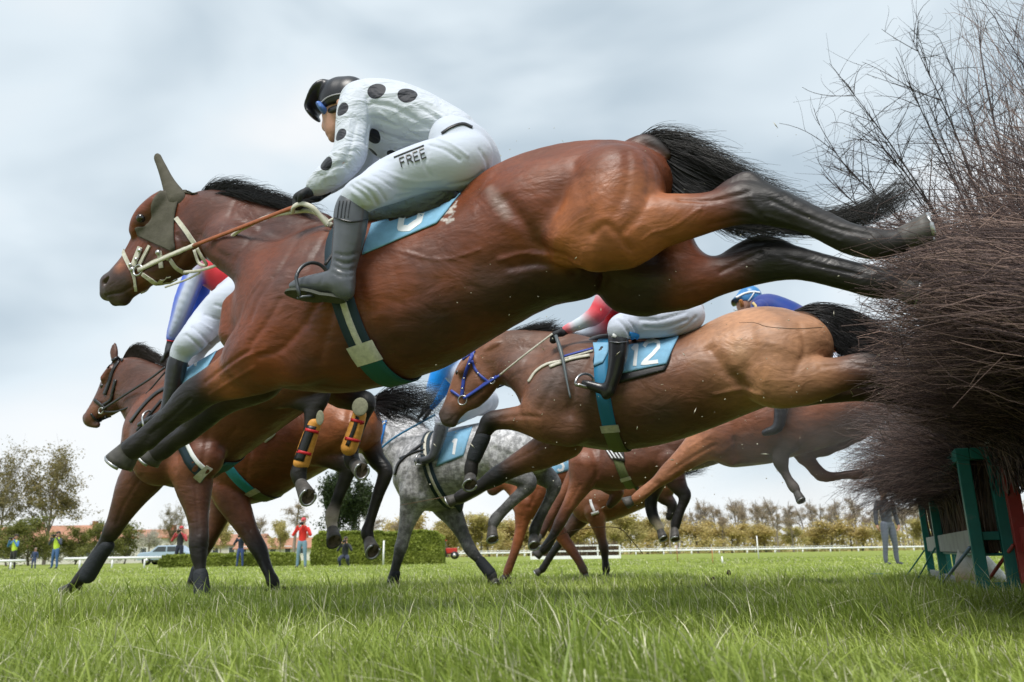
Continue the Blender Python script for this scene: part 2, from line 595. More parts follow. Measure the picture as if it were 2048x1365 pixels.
# ------------------------------------------------------------------ shared stuff for animals and riders
def coat_material(name, dapple=False):
    m = bpy.data.materials.new(name); m.use_nodes = True
    t = m.node_tree; b = t.nodes['Principled BSDF']; L = t.links
    tc = N(t, 'ShaderNodeTexCoord'); a = N(t, 'ShaderNodeVertexColor', layer_name='col'); src = a.outputs[0]
    def noise(scale, detail, st=(1, 1, 1), rough=0.55, dist=0.0):
        mpn = N(t, 'ShaderNodeMapping'); mpn.inputs['Scale'].default_value = st; L.new(tc.outputs['Object'], mpn.inputs[0])
        n = N(t, 'ShaderNodeTexNoise'); n.inputs['Scale'].default_value = scale; n.inputs['Detail'].default_value = detail; n.inputs['Roughness'].default_value = rough; n.inputs['Distortion'].default_value = dist
        L.new(mpn.outputs[0], n.inputs[0]); return n.outputs['Fac']
    def rng_(f, a0, a1, b0, b1):
        r = N(t, 'ShaderNodeMapRange'); r.inputs[1].default_value = a0; r.inputs[2].default_value = a1; r.inputs[3].default_value = b0; r.inputs[4].default_value = b1
        L.new(f, r.inputs[0]); return r.outputs[0]
    fs = [rng_(noise(3.2, 6, dist=.6), .32, .68, .62, 1.28), rng_(noise(60, 3, (0.35, 1, 1.0)), .3, .7, .86, 1.14)]
    if dapple: fs = [rng_(noise(22, 2), .42, .60, .62, 1.2), rng_(noise(90, 2), .35, .65, .80, 1.2), rng_(noise(3, 4), .35, .65, .8, 1.15)]
    for f in fs:
        x = N(t, 'ShaderNodeVectorMath', operation='SCALE'); L.new(src, x.inputs[0]); L.new(f, x.inputs['Scale']); src = x.outputs[0]
    L.new(src, b.inputs['Base Color'])
    L.new(rng_(noise(4.5, 5, dist=.8), .35, .65, .33, .58), b.inputs['Roughness'])
    b.inputs['Specular IOR Level'].default_value = 0.42
    nrm = None
    for f, st, di in ((noise(8, 3, (0.7, 1, 1.3), dist=.5), .38, .03), (noise(30, 4, (0.4, 1, 1.2), dist=.6), .16, .008), (noise(380, 3, (0.25, 1, 1)), .35, .0018)):
        bp = N(t, 'ShaderNodeBump'); bp.inputs['Strength'].default_value = st; bp.inputs['Distance'].default_value = di; L.new(f, bp.inputs['Height'])
        if nrm is not None: L.new(nrm, bp.inputs['Normal'])
        nrm = bp.outputs[0]
    L.new(nrm, b.inputs['Normal'])
    MATS[name] = m; return m
COAT = coat_material('coat'); COATG = coat_material('grey_coat', True)
HAIR = mat('black_hair', (0.012, 0.012, 0.014), rough=0.45, spec=0.5)
HAIRB = mat('dark_brown_hair', (0.03, 0.02, 0.016), rough=0.5, spec=0.4)
HOOF = mat('hoof_horn', (0.07, 0.065, 0.06), rough=0.55, var=0.4, scale=30, bump=0.3, bscale=80, bdist=0.002)
SOLE = mat('hoof_sole', (0.10, 0.075, 0.05), rough=0.8, var=0.5, scale=40, bump=0.6, bscale=60, bdist=0.004)
SHOE = mat('shoe_steel', (0.42, 0.43, 0.44), rough=0.35, metal=0.85, var=0.2, scale=40)
METAL = mat('tack_steel', (0.5, 0.5, 0.5), rough=0.3, metal=0.9)
BLEATHER = mat('black_leather', (0.014, 0.014, 0.016), rough=0.38, spec=0.5, bump=0.3, bscale=90, bdist=0.002, var=0.2)
BOOTL = mat('boot_leather', (0.075, 0.082, 0.095), rough=0.30, spec=0.6, bump=0.25, bscale=22, bdist=0.006, var=0.15, scale=20)
BOOTD = mat('boot_leather_dark', (0.016, 0.017, 0.02), rough=0.28, spec=0.6, bump=0.3, bscale=26, bdist=0.006)
CREAM = mat('cream_leather', (0.55, 0.53, 0.45), rough=0.6, var=0.2, scale=50, bump=0.2, bscale=150, bdist=0.001)
TAN = mat('tan_rein', (0.30, 0.09, 0.035), rough=0.55, var=0.2, scale=60)
BLUES = mat('blue_bridle', (0.03, 0.06, 0.33), rough=0.45, var=0.15)
CLOTHB = mat('number_cloth', (0.21, 0.42, 0.60), rough=0.8, spec=0.2, bump=0.3, bscale=400, bdist=0.001, bump2=0.6, b2scale=14, var=0.10, scale=25)
WHITEC = mat('white_number', (0.78, 0.80, 0.82), rough=0.75, spec=0.2)
EYE = mat('eye', (0.010, 0.007, 0.005), rough=0.08, spec=0.8)
SKIN = mat('skin', (0.46, 0.24, 0.17), rough=0.5, spec=0.35, var=0.12, scale=40)
BREECH = mat('white_breeches', (0.52, 0.565, 0.67), rough=0.7, spec=0.25, sheen=0.2, bump2=0.95, b2scale=12, bump=0.2, bscale=300, bdist=0.001, bs=(1, 1, 2.2))
GLOVE = mat('black_glove', (0.02, 0.022, 0.026), rough=0.7, bump=0.3, bscale=120, bdist=0.002)
NAVYG = mat('navy_girth', (0.012, 0.03, 0.045), rough=0.7, bump=0.3, bscale=300, bdist=0.001)
TEALG = mat('teal_girth', (0.012, 0.10, 0.10), rough=0.7, bump=0.3, bscale=300, bdist=0.001)
BLUEG = mat('blue_girth', (0.02, 0.19, 0.36), rough=0.6, bump=0.3, bscale=300, bdist=0.001)
CYANG = mat('cyan_girth', (0.03, 0.30, 0.38), rough=0.6)
OLIVEG = mat('olive_girth', (0.13, 0.15, 0.06), rough=0.7)
HOODG = mat('grey_hood', (0.095, 0.088, 0.070), rough=0.9, spec=0.15, sheen=0.0, bump=0.4, bscale=250, bdist=0.002, bump2=0.7, b2scale=22, var=0.15, scale=20)
BANDAGE = mat('black_bandage', (0.018, 0.022, 0.028), rough=0.75, bump=0.6, bscale=40, bdist=0.006, bs=(1, 1, 3))
FOAM = mat('white_sweat_foam', (0.75, 0.74, 0.72), rough=0.8, bump=1, bscale=80, bdist=0.006)

def bay(body=(0.20, 0.066, 0.026), dark=(0.055, 0.024, 0.014), black=(0.012, 0.010, 0.010), muz=(0.05, 0.03, 0.024), light=None, sock=(0.4, 0.36, 0.3)):
    return dict(body=body, dark=dark, black=black, muz=muz, light=light or tuple(min(1, v * 1.45) for v in body), sock=sock, mid=tuple((a + b) / 2 for a, b in zip(body, dark)))

HORSES = {}
def hoof(pl, parent, top, sole, r, shoe=True, m=HOOF, twist=0):
    """hoof from pastern (px,py,d) to the middle of its sole (px,py,d); r in px at the sole"""
    T = pl.w(*top); B = pl.w(*sole)
    rr = r * np.dot(B - CAM, _F) / F_PX
    ax = B - T; L = np.linalg.norm(ax); ax /= L
    lat = pl.n - ax * (pl.n @ ax)
    if np.linalg.norm(lat) < 0.3: lat = np.array([0, 0, 1.0]) - ax * ax[2]
    lat /= np.linalg.norm(lat)
    fr = np.cross(lat, ax)
    if fr @ pl.u < 0: fr = -fr
    K = 18; V = []; n = 4
    for i, (t, s_) in enumerate([(0.0, 0.72), (0.35, 0.82), (0.7, 0.93), (1.0, 1.0)]):
        for k in range(K):
            a = 2 * math.pi * k / K
            f = math.cos(a); g = math.sin(a)
            back = 0.85 if f < 0 else 1.12
            c = T + ax * L * t + fr * rr * 0.18 * t
            V.append(c + fr * f * rr * s_ * back + lat * g * rr * s_ * 0.88)
    Fs = []
    for i in range(n - 1):
        for k in range(K):
            Fs.append((i * K + k, i * K + (k + 1) % K, (i + 1) * K + (k + 1) % K, (i + 1) * K + k))
    Fs.append(tuple(range(K)))
    rim = len(V) - K
    ce = len(V)
    for k in range(K):        # hollow sole
        v = V[rim + k]; c = T + ax * L + fr * rr * 0.18
        V.append(v + (c - v) * 0.22)
    for k in range(K):
        v = V[rim + k]; c = T + ax * L + fr * rr * 0.18
        V.append(v + (c - v) * 0.34 - ax * rr * 0.22)
    fm = [0] * len(Fs)
    for k in range(K):
        Fs.append((rim + k, rim + (k + 1) % K, ce + (k + 1) % K, ce + k)); fm.append(0)
        Fs.append((ce + k, ce + (k + 1) % K, ce + K + (k + 1) % K, ce + K + k)); fm.append(1)
    Fs.append(tuple(range(ce + K, ce + 2 * K))); fm.append(1)
    # the frog, a wedge in the sole
    c = T + ax * L + fr * rr * 0.18
    fz = [c - fr * rr * 0.75 + lat * rr * 0.33, c - fr * rr * 0.75 - lat * rr * 0.33, c + fr * rr * 0.35, c - fr * rr * 0.3 + ax * rr * 0.06]
    o = len(V); V += fz; Fs += [(o, o + 1, o + 3), (o + 1, o + 2, o + 3), (o + 2, o, o + 3)]; fm += [1, 1, 1]
    h = mk('hoof', V, Fs, None, parent, mats=[m, SOLE], fm=fm)
    if shoe:
        pts = []
        for k in range(15):
            a = -2.45 + 4.9 * k / 14
            f = math.cos(a); g = math.sin(a)
            back = 0.85 if f < 0 else 1.12
            pts.append(T + ax * (L + 0.003) + fr * rr * 0.18 + (fr * f * back + lat * g * 0.88) * rr * 0.88)
        v, f = tube(pts, rr * 0.15, 6)
        mk('horseshoe', v, f, SHOE, h)
    return h

def ball(c, r, sx=1, sy=1, sz=1, nu=12, nv=8):
    V = []; Fs = []
    for j in range(nv + 1):
        p = math.pi * j / nv
        for i in range(nu):
            a = 2 * math.pi * i / nu
            V.append((c[0] + r * sx * math.sin(p) * math.cos(a), c[1] + r * sy * math.sin(p) * math.sin(a), c[2] + r * sz * math.cos(p)))
    for j in range(nv):
        for i in range(nu):
            Fs.append((j * nu + i, (j + 1) * nu + i, (j + 1) * nu + (i + 1) % nu, j * nu + (i + 1) % nu))
    return np.array(V), Fs

def horse(key, label, pl, pal, chains, hooves, coat=None, vox=0.010, anchor=None, paint=(), eye=None, cat='horse', carve=()):
    sc = Sculpt(pl, pal)
    a = anchor or (chains[0]['nodes'][0][0], 1109)
    base = pl.w(a[0], a[1]); base[2] = 0
    root = empty('racehorse', base, label=label, cat=cat, group='racehorses jumping the brush fence')
    for c in chains: sc.chain(**c)
    sc.build('body', coat or COAT, root, vox=vox)
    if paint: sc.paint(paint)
    sc.carve(list(carve), noise=0.0022, seed=len(chains))
    body = sc.link()
    for h in hooves: hoof(pl, root, *h)
    if eye:
        p, n = sc.hit(*eye[:2])
        r = eye[2] * np.dot(p - CAM, _F) / F_PX
        v, f = ball(p - n * r * 0.45, r, nu=16, nv=12)
        L = pl.loc(v); L[:, 1] *= -1
        v2 = pl.glob(L)
        mk('eye', v, f, EYE, root); mk('eye', v2, f, EYE, root)
    HORSES[key] = dict(sc=sc, root=root, pl=pl)
    return sc, root

def ch(nodes, **k): return dict(nodes=nodes, **k)

# strokes for numbers and words, unit box 0..1 x 0..1 (y down)
GLYPH = {
 '1': [[(0.25, 0.2), (0.5, 0.0), (0.5, 1.0)]],
 '2': [[(0.05, 0.22), (0.2, 0.03), (0.55, 0.0), (0.85, 0.12), (0.88, 0.35), (0.6, 0.62), (0.05, 1.0), (0.95, 1.0)]],
 '5': [[(0.9, 0.0), (0.2, 0.0), (0.12, 0.45), (0.5, 0.38), (0.85, 0.5), (0.92, 0.72), (0.7, 0.97), (0.3, 1.0), (0.05, 0.85)]],
 '8': [[(0.5, 0.48), (0.15, 0.3), (0.2, 0.05), (0.5, 0.0), (0.8, 0.05), (0.85, 0.3), (0.5, 0.48), (0.08, 0.68), (0.12, 0.93), (0.5, 1.0), (0.88, 0.93), (0.92, 0.68), (0.5, 0.48)]],
 'F': [[(0, 1), (0, 0), (0.9, 0)], [(0, 0.5), (0.7, 0.5)]],
 'R': [[(0, 1), (0, 0), (0.7, 0.03), (0.88, 0.25), (0.7, 0.48), (0, 0.5)], [(0.4, 0.5), (0.9, 1)]],
 'E': [[(0.9, 0), (0, 0), (0, 1), (0.9, 1)], [(0, 0.5), (0.75, 0.5)]],
}
def lettering(sc, text, p0, p1, q0, w, name, mt, parent, off, gap=0.25):
    """text on a surface: p0 top-left px, p1 top-right px, q0 bottom-left px"""
    p0, p1, q0 = [np.array(v, float) for v in (p0, p1, q0)]
    n = len(text); cw = 1.0 / (n + gap * (n - 1)); parts = []
    for i, c in enumerate(text):
        for st in GLYPH[c]:
            pts = [p0 + (p1 - p0) * (i * cw * (1 + gap) + x * cw) + (q0 - p0) * y for x, y in st]
            # straight segments between corners
            dense = []
            for a, b in zip(pts[:-1], pts[1:]):
                dense += [a + (b - a) * t for t in (0, 0.25, 0.5, 0.75)]
            dense.append(pts[-1])
            D = np.array(dense)
            T = np.gradient(D, axis=0); T /= np.linalg.norm(T, axis=1, keepdims=True) + 1e-9
            Nn = np.stack([-T[:, 1], T[:, 0]], 1)
            parts.append(drape(sc, D + Nn * w / 2, D - Nn * w / 2, len(D) * 2, 2, off, 0.0012))
    v, f = join(parts)
    return mk(name, v, f, mt, parent, smooth=False)

# ================================================================== horse 1 : the big bay in front
P1 = Plane(1320, 2.62, 20)
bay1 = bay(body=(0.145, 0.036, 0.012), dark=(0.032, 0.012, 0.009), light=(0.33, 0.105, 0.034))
NL, FL = -0.15, 0.15
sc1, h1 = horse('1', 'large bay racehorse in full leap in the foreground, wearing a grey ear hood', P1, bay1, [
    # barrel from rump to chest
    ch([(1282, 366, 62, 0, 1.35), (1225, 388, 88, 0, 1.3), (1160, 410, 104, 0, 1.15), (1085, 446, 126, 0, 1.0), (1010, 490, 126, 0, .95), (930, 545, 134, 0, .92), (840, 586, 146, 0, .90), (760, 604, 158), (680, 616, 165, 0, 0.88, 'body'), (610, 622, 145, 0, 0.88)], k=0.028),
    # belly and brisket, with underside shade put into the coat colour
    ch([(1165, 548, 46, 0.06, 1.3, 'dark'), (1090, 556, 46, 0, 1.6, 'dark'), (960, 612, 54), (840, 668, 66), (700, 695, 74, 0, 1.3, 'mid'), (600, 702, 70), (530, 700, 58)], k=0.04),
    # croup
    ch([(1262, 330, 34, 0, 1.7), (1160, 337, 38), (1065, 368, 44), (985, 412, 48)], k=0.035),
    ch([(1030, 450, 44, -0.12, 1.0), (960, 480, 44, -0.12)], k=0.05),
    # neck
    ch([(620, 528, 96, 0, 0.62, 'mid'), (560, 504, 80, 0, 0.52), (500, 478, 68, 0, 0.5), (440, 455, 59, 0, 0.5), (388, 438, 49, 0, 0.52)], k=0.03),
    ch([(640, 458, 30, 0, 0.6, 'dark'), (560, 436, 18), (470, 410, 15), (402, 396, 12)], k=0.025),
    ch([(560, 560, 55, -0.12, 0.8, 'mid'), (500, 520, 42, -0.1), (440, 480, 38, -0.07)], k=0.05),
    # head
    ch([(360, 430, 48, 0, 0.55, 'body'), (335, 455, 60, 0, 0.46), (306, 500, 54, 0, 0.48), (276, 538, 42, 0, 0.52), (252, 560, 35, 0, 0.62, 'muz'), (234, 575, 30, 0, 0.72)], k=0.02),
    ch([(372, 485, 46, 0, 0.66, 'mid'), (350, 505, 44, 0, 0.64), (322, 530, 34, 0, 0.55, 'muz')], k=0.03),
    ch([(325, 395, 14, -0.06, 1), (292, 430, 16, -0.065), (272, 462, 12, -0.06)], k=0.03),
    ch([(325, 395, 14, 0.06, 1), (292, 430, 16, 0.065), (272, 462, 12, 0.06)], k=0.03),
    ch([(221, 567, 20, 0, 0.95, 'muz'), (214, 588, 13)], k=0.02),
    ch([(246, 596, 17, 0, 0.8, 'muz'), (232, 602, 11)], k=0.012),
    ch([(210, 566, 6, -0.05, 1, 'black'), (215, 558, 5, -0.055)], op='-', k=0.008),
    # shoulder near and far
    ch([(640, 540, 60, -0.14, 0.9, 'mid'), (590, 600, 78, -0.16, 0.9, 'body'), (560, 680, 74, -0.17), (510, 722, 66, -0.15)], k=0.04),
    ch([(590, 600, 70, 0.14, 0.9, 'body'), (550, 690, 66, 0.15), (520, 725, 60, 0.15)], k=0.04),
    ch([(640, 690, 60, -0.17, 0.8, 'body'), (600, 720, 52, -0.17)], k=0.05),
    ch([(480, 620, 30, -0.06, 1.3), (475, 670, 32)], k=0.05),
    # near fore
    ch([(500, 735, 56, -0.15, 0.85), (466, 752, 43, -0.15, 0.8, 'light'), (430, 768, 34, -0.15, 0.85, 'dark'), (396, 788, 31, -0.15, 0.95, 'black'), (372, 808, 29)], k=0.02),
    ch([(396, 785, 30, -0.15, 0.95, 'black'), (368, 812, 28), (340, 836, 22, -0.15, 0.9), (308, 860, 19), (290, 878, 20), (268, 896, 22, -0.15, 0.95), (250, 908, 17), (240, 914, 17)], k=0.012),
    ch([(350, 846, 10, -0.15, 0.9, 'black'), (318, 872, 10), (296, 890, 13)], k=0.01),
    # far fore
    ch([(520, 755, 50, 0.14, 0.85, 'dark'), (470, 780, 38), (430, 808, 30, 0.14, 0.9, 'black'), (398, 838, 27)], k=0.02),
    ch([(400, 836, 26, 0.14, 0.9, 'black'), (372, 866, 21), (345, 882, 19), (326, 898, 19), (308, 908, 16), (298, 912, 15)], k=0.012),
    # near hind
    ch([(1230, 390, 100, -0.13, 0.9, 'body'), (1225, 440, 98, -0.15, 0.85, 'light'), (1255, 458, 74, -0.16, 0.85), (1310, 444, 54, -0.16, 0.85), (1360, 436, 45), (1405, 428, 38, -0.16, 0.8, 'body'), (1450, 416, 36, -0.16, 0.75, 'mid'), (1488, 404, 40, -0.16, 0.6, 'black'), (1528, 409, 35), (1563, 420, 31, -0.16, 0.7), (1600, 433, 26, -0.16, 0.8), (1650, 456, 25), (1700, 478, 28), (1745, 488, 27, -0.16, 0.85), (1775, 488, 22), (1805, 482, 22)], k=0.018, n=2),
    ch([(1440, 386, 11, -0.16, 0.6, 'dark'), (1478, 366, 12), (1499, 361, 12, -0.16, 0.7, 'black'), (1528, 382, 10), (1565, 398, 9), (1610, 414, 8), (1680, 446, 8)], k=0.014),
    ch([(1150, 480, 60, -0.16, 0.9, 'light'), (1185, 505, 36, -0.18)], k=0.05),
    # far hind
    ch([(1230, 460, 92, 0.13, 0.9, 'body'), (1270, 552, 76, 0.15, 0.85, 'dark'), (1320, 560, 62), (1370, 562, 54, 0.15, 0.85, 'body'), (1420, 555, 38, 0.15, 0.8, 'body'), (1465, 545, 33, 0.15, 0.75, 'mid'), (1510, 528, 37, 0.15, 0.7, 'black'), (1552, 523, 34), (1600, 528, 28), (1660, 542, 26), (1710, 555, 25), (1755, 566, 26), (1790, 572, 21)], k=0.022, n=2),
    ch([(1450, 520, 10, 0.15, 0.7, 'dark'), (1495, 495, 11), (1530, 487, 11, 0.15, 0.7, 'black'), (1570, 500, 11)], k=0.02),
    ch([(1345, 480, 40, 0.1, 1.0, 'body'), (1360, 520, 38, 0.13)], k=0.05),
    # dock
    ch([(1262, 296, 16, 0, 1, 'mid'), (1300, 290, 14, 0, 1, 'black'), (1335, 310, 9)], k=0.03),
    # creases
    ch([(1085, 420, 9, -0.30, 1), (1095, 480, 12, -0.30), (1115, 520, 9, -0.29)], op='-', k=0.03),
], [
    ((264, 897, NL), (243, 931, NL), 31), ((318, 900, 0.14), (300, 925, 0.14), 25),
    ((1800, 482, -0.16), (1862, 466, -0.17), 33), ((1788, 572, 0.15), (1835, 580, 0.15), 26)],
    vox=0.0066, carve=[
        ([(660, 455), (625, 520), (600, 590), (612, 650)], 9, -7), ([(600, 470), (560, 540), (520, 590), (500, 640)], 8, -5), ([(540, 430), (500, 480), (470, 520)], 7, -4), ([(470, 405), (450, 450), (430, 490)], 6, -3),
        ([(640, 600), (600, 660), (560, 700), (520, 712)], 8, -6), ([(560, 600), (530, 650), (500, 690)], 7, -5), ([(690, 560), (660, 640), (640, 720)], 10, -7), ([(520, 560), (495, 600), (480, 650)], 6, 4),
        ([(1010, 400), (1050, 450), (1085, 500), (1130, 520)], 16, -14), ([(1000, 520), (1050, 508), (1110, 515), (1160, 530)], 6, 6), ([(1020, 535), (1080, 528), (1150, 545)], 8, -8),
        ([(1295, 320), (1300, 370), (1285, 420), (1250, 460)], 9, -5), ([(1255, 305), (1255, 370), (1230, 430)], 10, -4), ([(1150, 330), (1165, 400), (1180, 460)], 14, -4), ([(1185, 470), (1215, 450), (1260, 500)], 8, -5),
        ([(1305, 465), (1345, 455), (1380, 430), (1402, 418)], 2.6, 4), ([(1285, 480), (1305, 465)], 2.5, 3), ([(1360, 400), (1420, 402), (1470, 392), (1495, 385)], 5, -6), ([(1420, 450), (1470, 438), (1500, 435)], 5, -4),
        ([(1540, 400), (1600, 428), (1680, 458), (1740, 470)], 4, -5), ([(1530, 432), (1600, 455), (1680, 482)], 3, 3), ([(1500, 395), (1520, 420)], 8, 5), ([(1475, 420), (1505, 430), (1530, 445)], 6, 4),
        ([(1440, 545), (1490, 520), (1520, 505)], 5, -5), ([(1570, 515), (1640, 532), (1720, 550)], 4, -4),
        ([(500, 700), (450, 735), (410, 765)], 5, -5), ([(510, 735), (460, 765), (420, 790)], 4, 4), ([(380, 800), (340, 838), (300, 868)], 3.5, -4), ([(530, 700), (480, 720), (440, 748)], 4, 3),
        ([(355, 470), (365, 500), (355, 525)], 5, -5), ([(300, 470), (290, 500), (268, 530)], 4, 4), ([(318, 500), (295, 530), (275, 552)], 5, -4), ([(262, 575), (244, 585), (226, 588), (212, 592)], 2.6, -6), ([(280, 445), (296, 452)], 5, 4), ([(268, 462), (262, 480), (248, 505)], 4, 3),
        ([(330, 560), (300, 560), (270, 575)], 3, 3), ([(400, 470), (430, 500), (455, 515)], 7, -4), ([(700, 480), (790, 500), (880, 520), (960, 500)], 3, 3), ([(740, 640), (840, 610), (940, 560)], 20, 4),
        ([(720, 560), (735, 640), (748, 700)], 9, -3), ([(790, 540), (805, 620), (812, 690)], 9, -2.5), ([(860, 520), (872, 600), (878, 660)], 9, -2.5), ([(930, 500), (940, 570)], 9, -2.5)], anchor=(800, 1109), eye=(281, 437, 9.5),
    paint=[*[(892 + 26 * random.random() - 14 * (q := random.random()), 400 + 46 * q, 2 + 4 * random.random(), (0.55, 0.52, 0.49), 0.8) for i in range(60)], (978, 378, 16, (0.30, 0.21, 0.18), 1.6), (984, 387, 20, (0.30, 0.21, 0.18), 1.6), (990, 398, 20, (0.30, 0.21, 0.18), 1.6), (998, 408, 20, (0.30, 0.21, 0.18), 1.6), (1006, 420, 18, (0.28, 0.19, 0.16), 1.6), (1012, 432, 16, (0.26, 0.17, 0.14), 1.6), (560, 560, 100, (0.075, 0.038, 0.034), 1.2), (530, 470, 75, (0.085, 0.042, 0.036), 1.2), (450, 430, 50, (0.13, 0.050, 0.035), 1.3), (640, 500, 70, (0.065, 0.032, 0.027), 1.2), (318, 430, 34, (0.035, 0.022, 0.020), 1.1), (282, 440, 20, (0.025, 0.017, 0.016), 1.0), (290, 520, 34, (0.055, 0.028, 0.022), 1.2), (248, 560, 30, (0.035, 0.024, 0.022), 1.1), (365, 470, 30, (0.07, 0.03, 0.024), 1.2), (880, 640, 90, (0.032, 0.013, 0.010), 1.2), (980, 590, 70, (0.04, 0.016, 0.012), 1.2), (760, 690, 80, (0.045, 0.018, 0.012), 1.2), (620, 730, 60, (0.06, 0.022, 0.014), 1.2), (860, 520, 80, (0.085, 0.036, 0.026), 1.3), (960, 560, 70, (0.08, 0.033, 0.022), 1.3), (700, 700, 70, (0.06, 0.024, 0.016), 1.3), (860, 680, 70, (0.05, 0.020, 0.014), 1.3), (620, 770, 60, (0.07, 0.028, 0.018), 1.3), (600, 470, 60, (0.10, 0.055, 0.045), 1.2), (660, 520, 60, (0.10, 0.05, 0.04), 1.2), (1090, 470, 50, (0.13, 0.045, 0.025), 1.2),  # dark spots on belly and lower barrel paint underside shade into the coat
           (1170, 400, 70, (0.30, 0.095, 0.034), 1.2), (1080, 360, 50, (0.18, 0.055, 0.024), 1.3), (1270, 380, 60, (0.36, 0.12, 0.042), 1.3), (1180, 480, 60, (0.36, 0.125, 0.045), 1.3), (1300, 440, 50, (0.36, 0.125, 0.045), 1.2), (240, 530, 22, (0.30, 0.11, 0.05), 1), (780, 560, 60, (0.22, 0.06, 0.02), 1)])
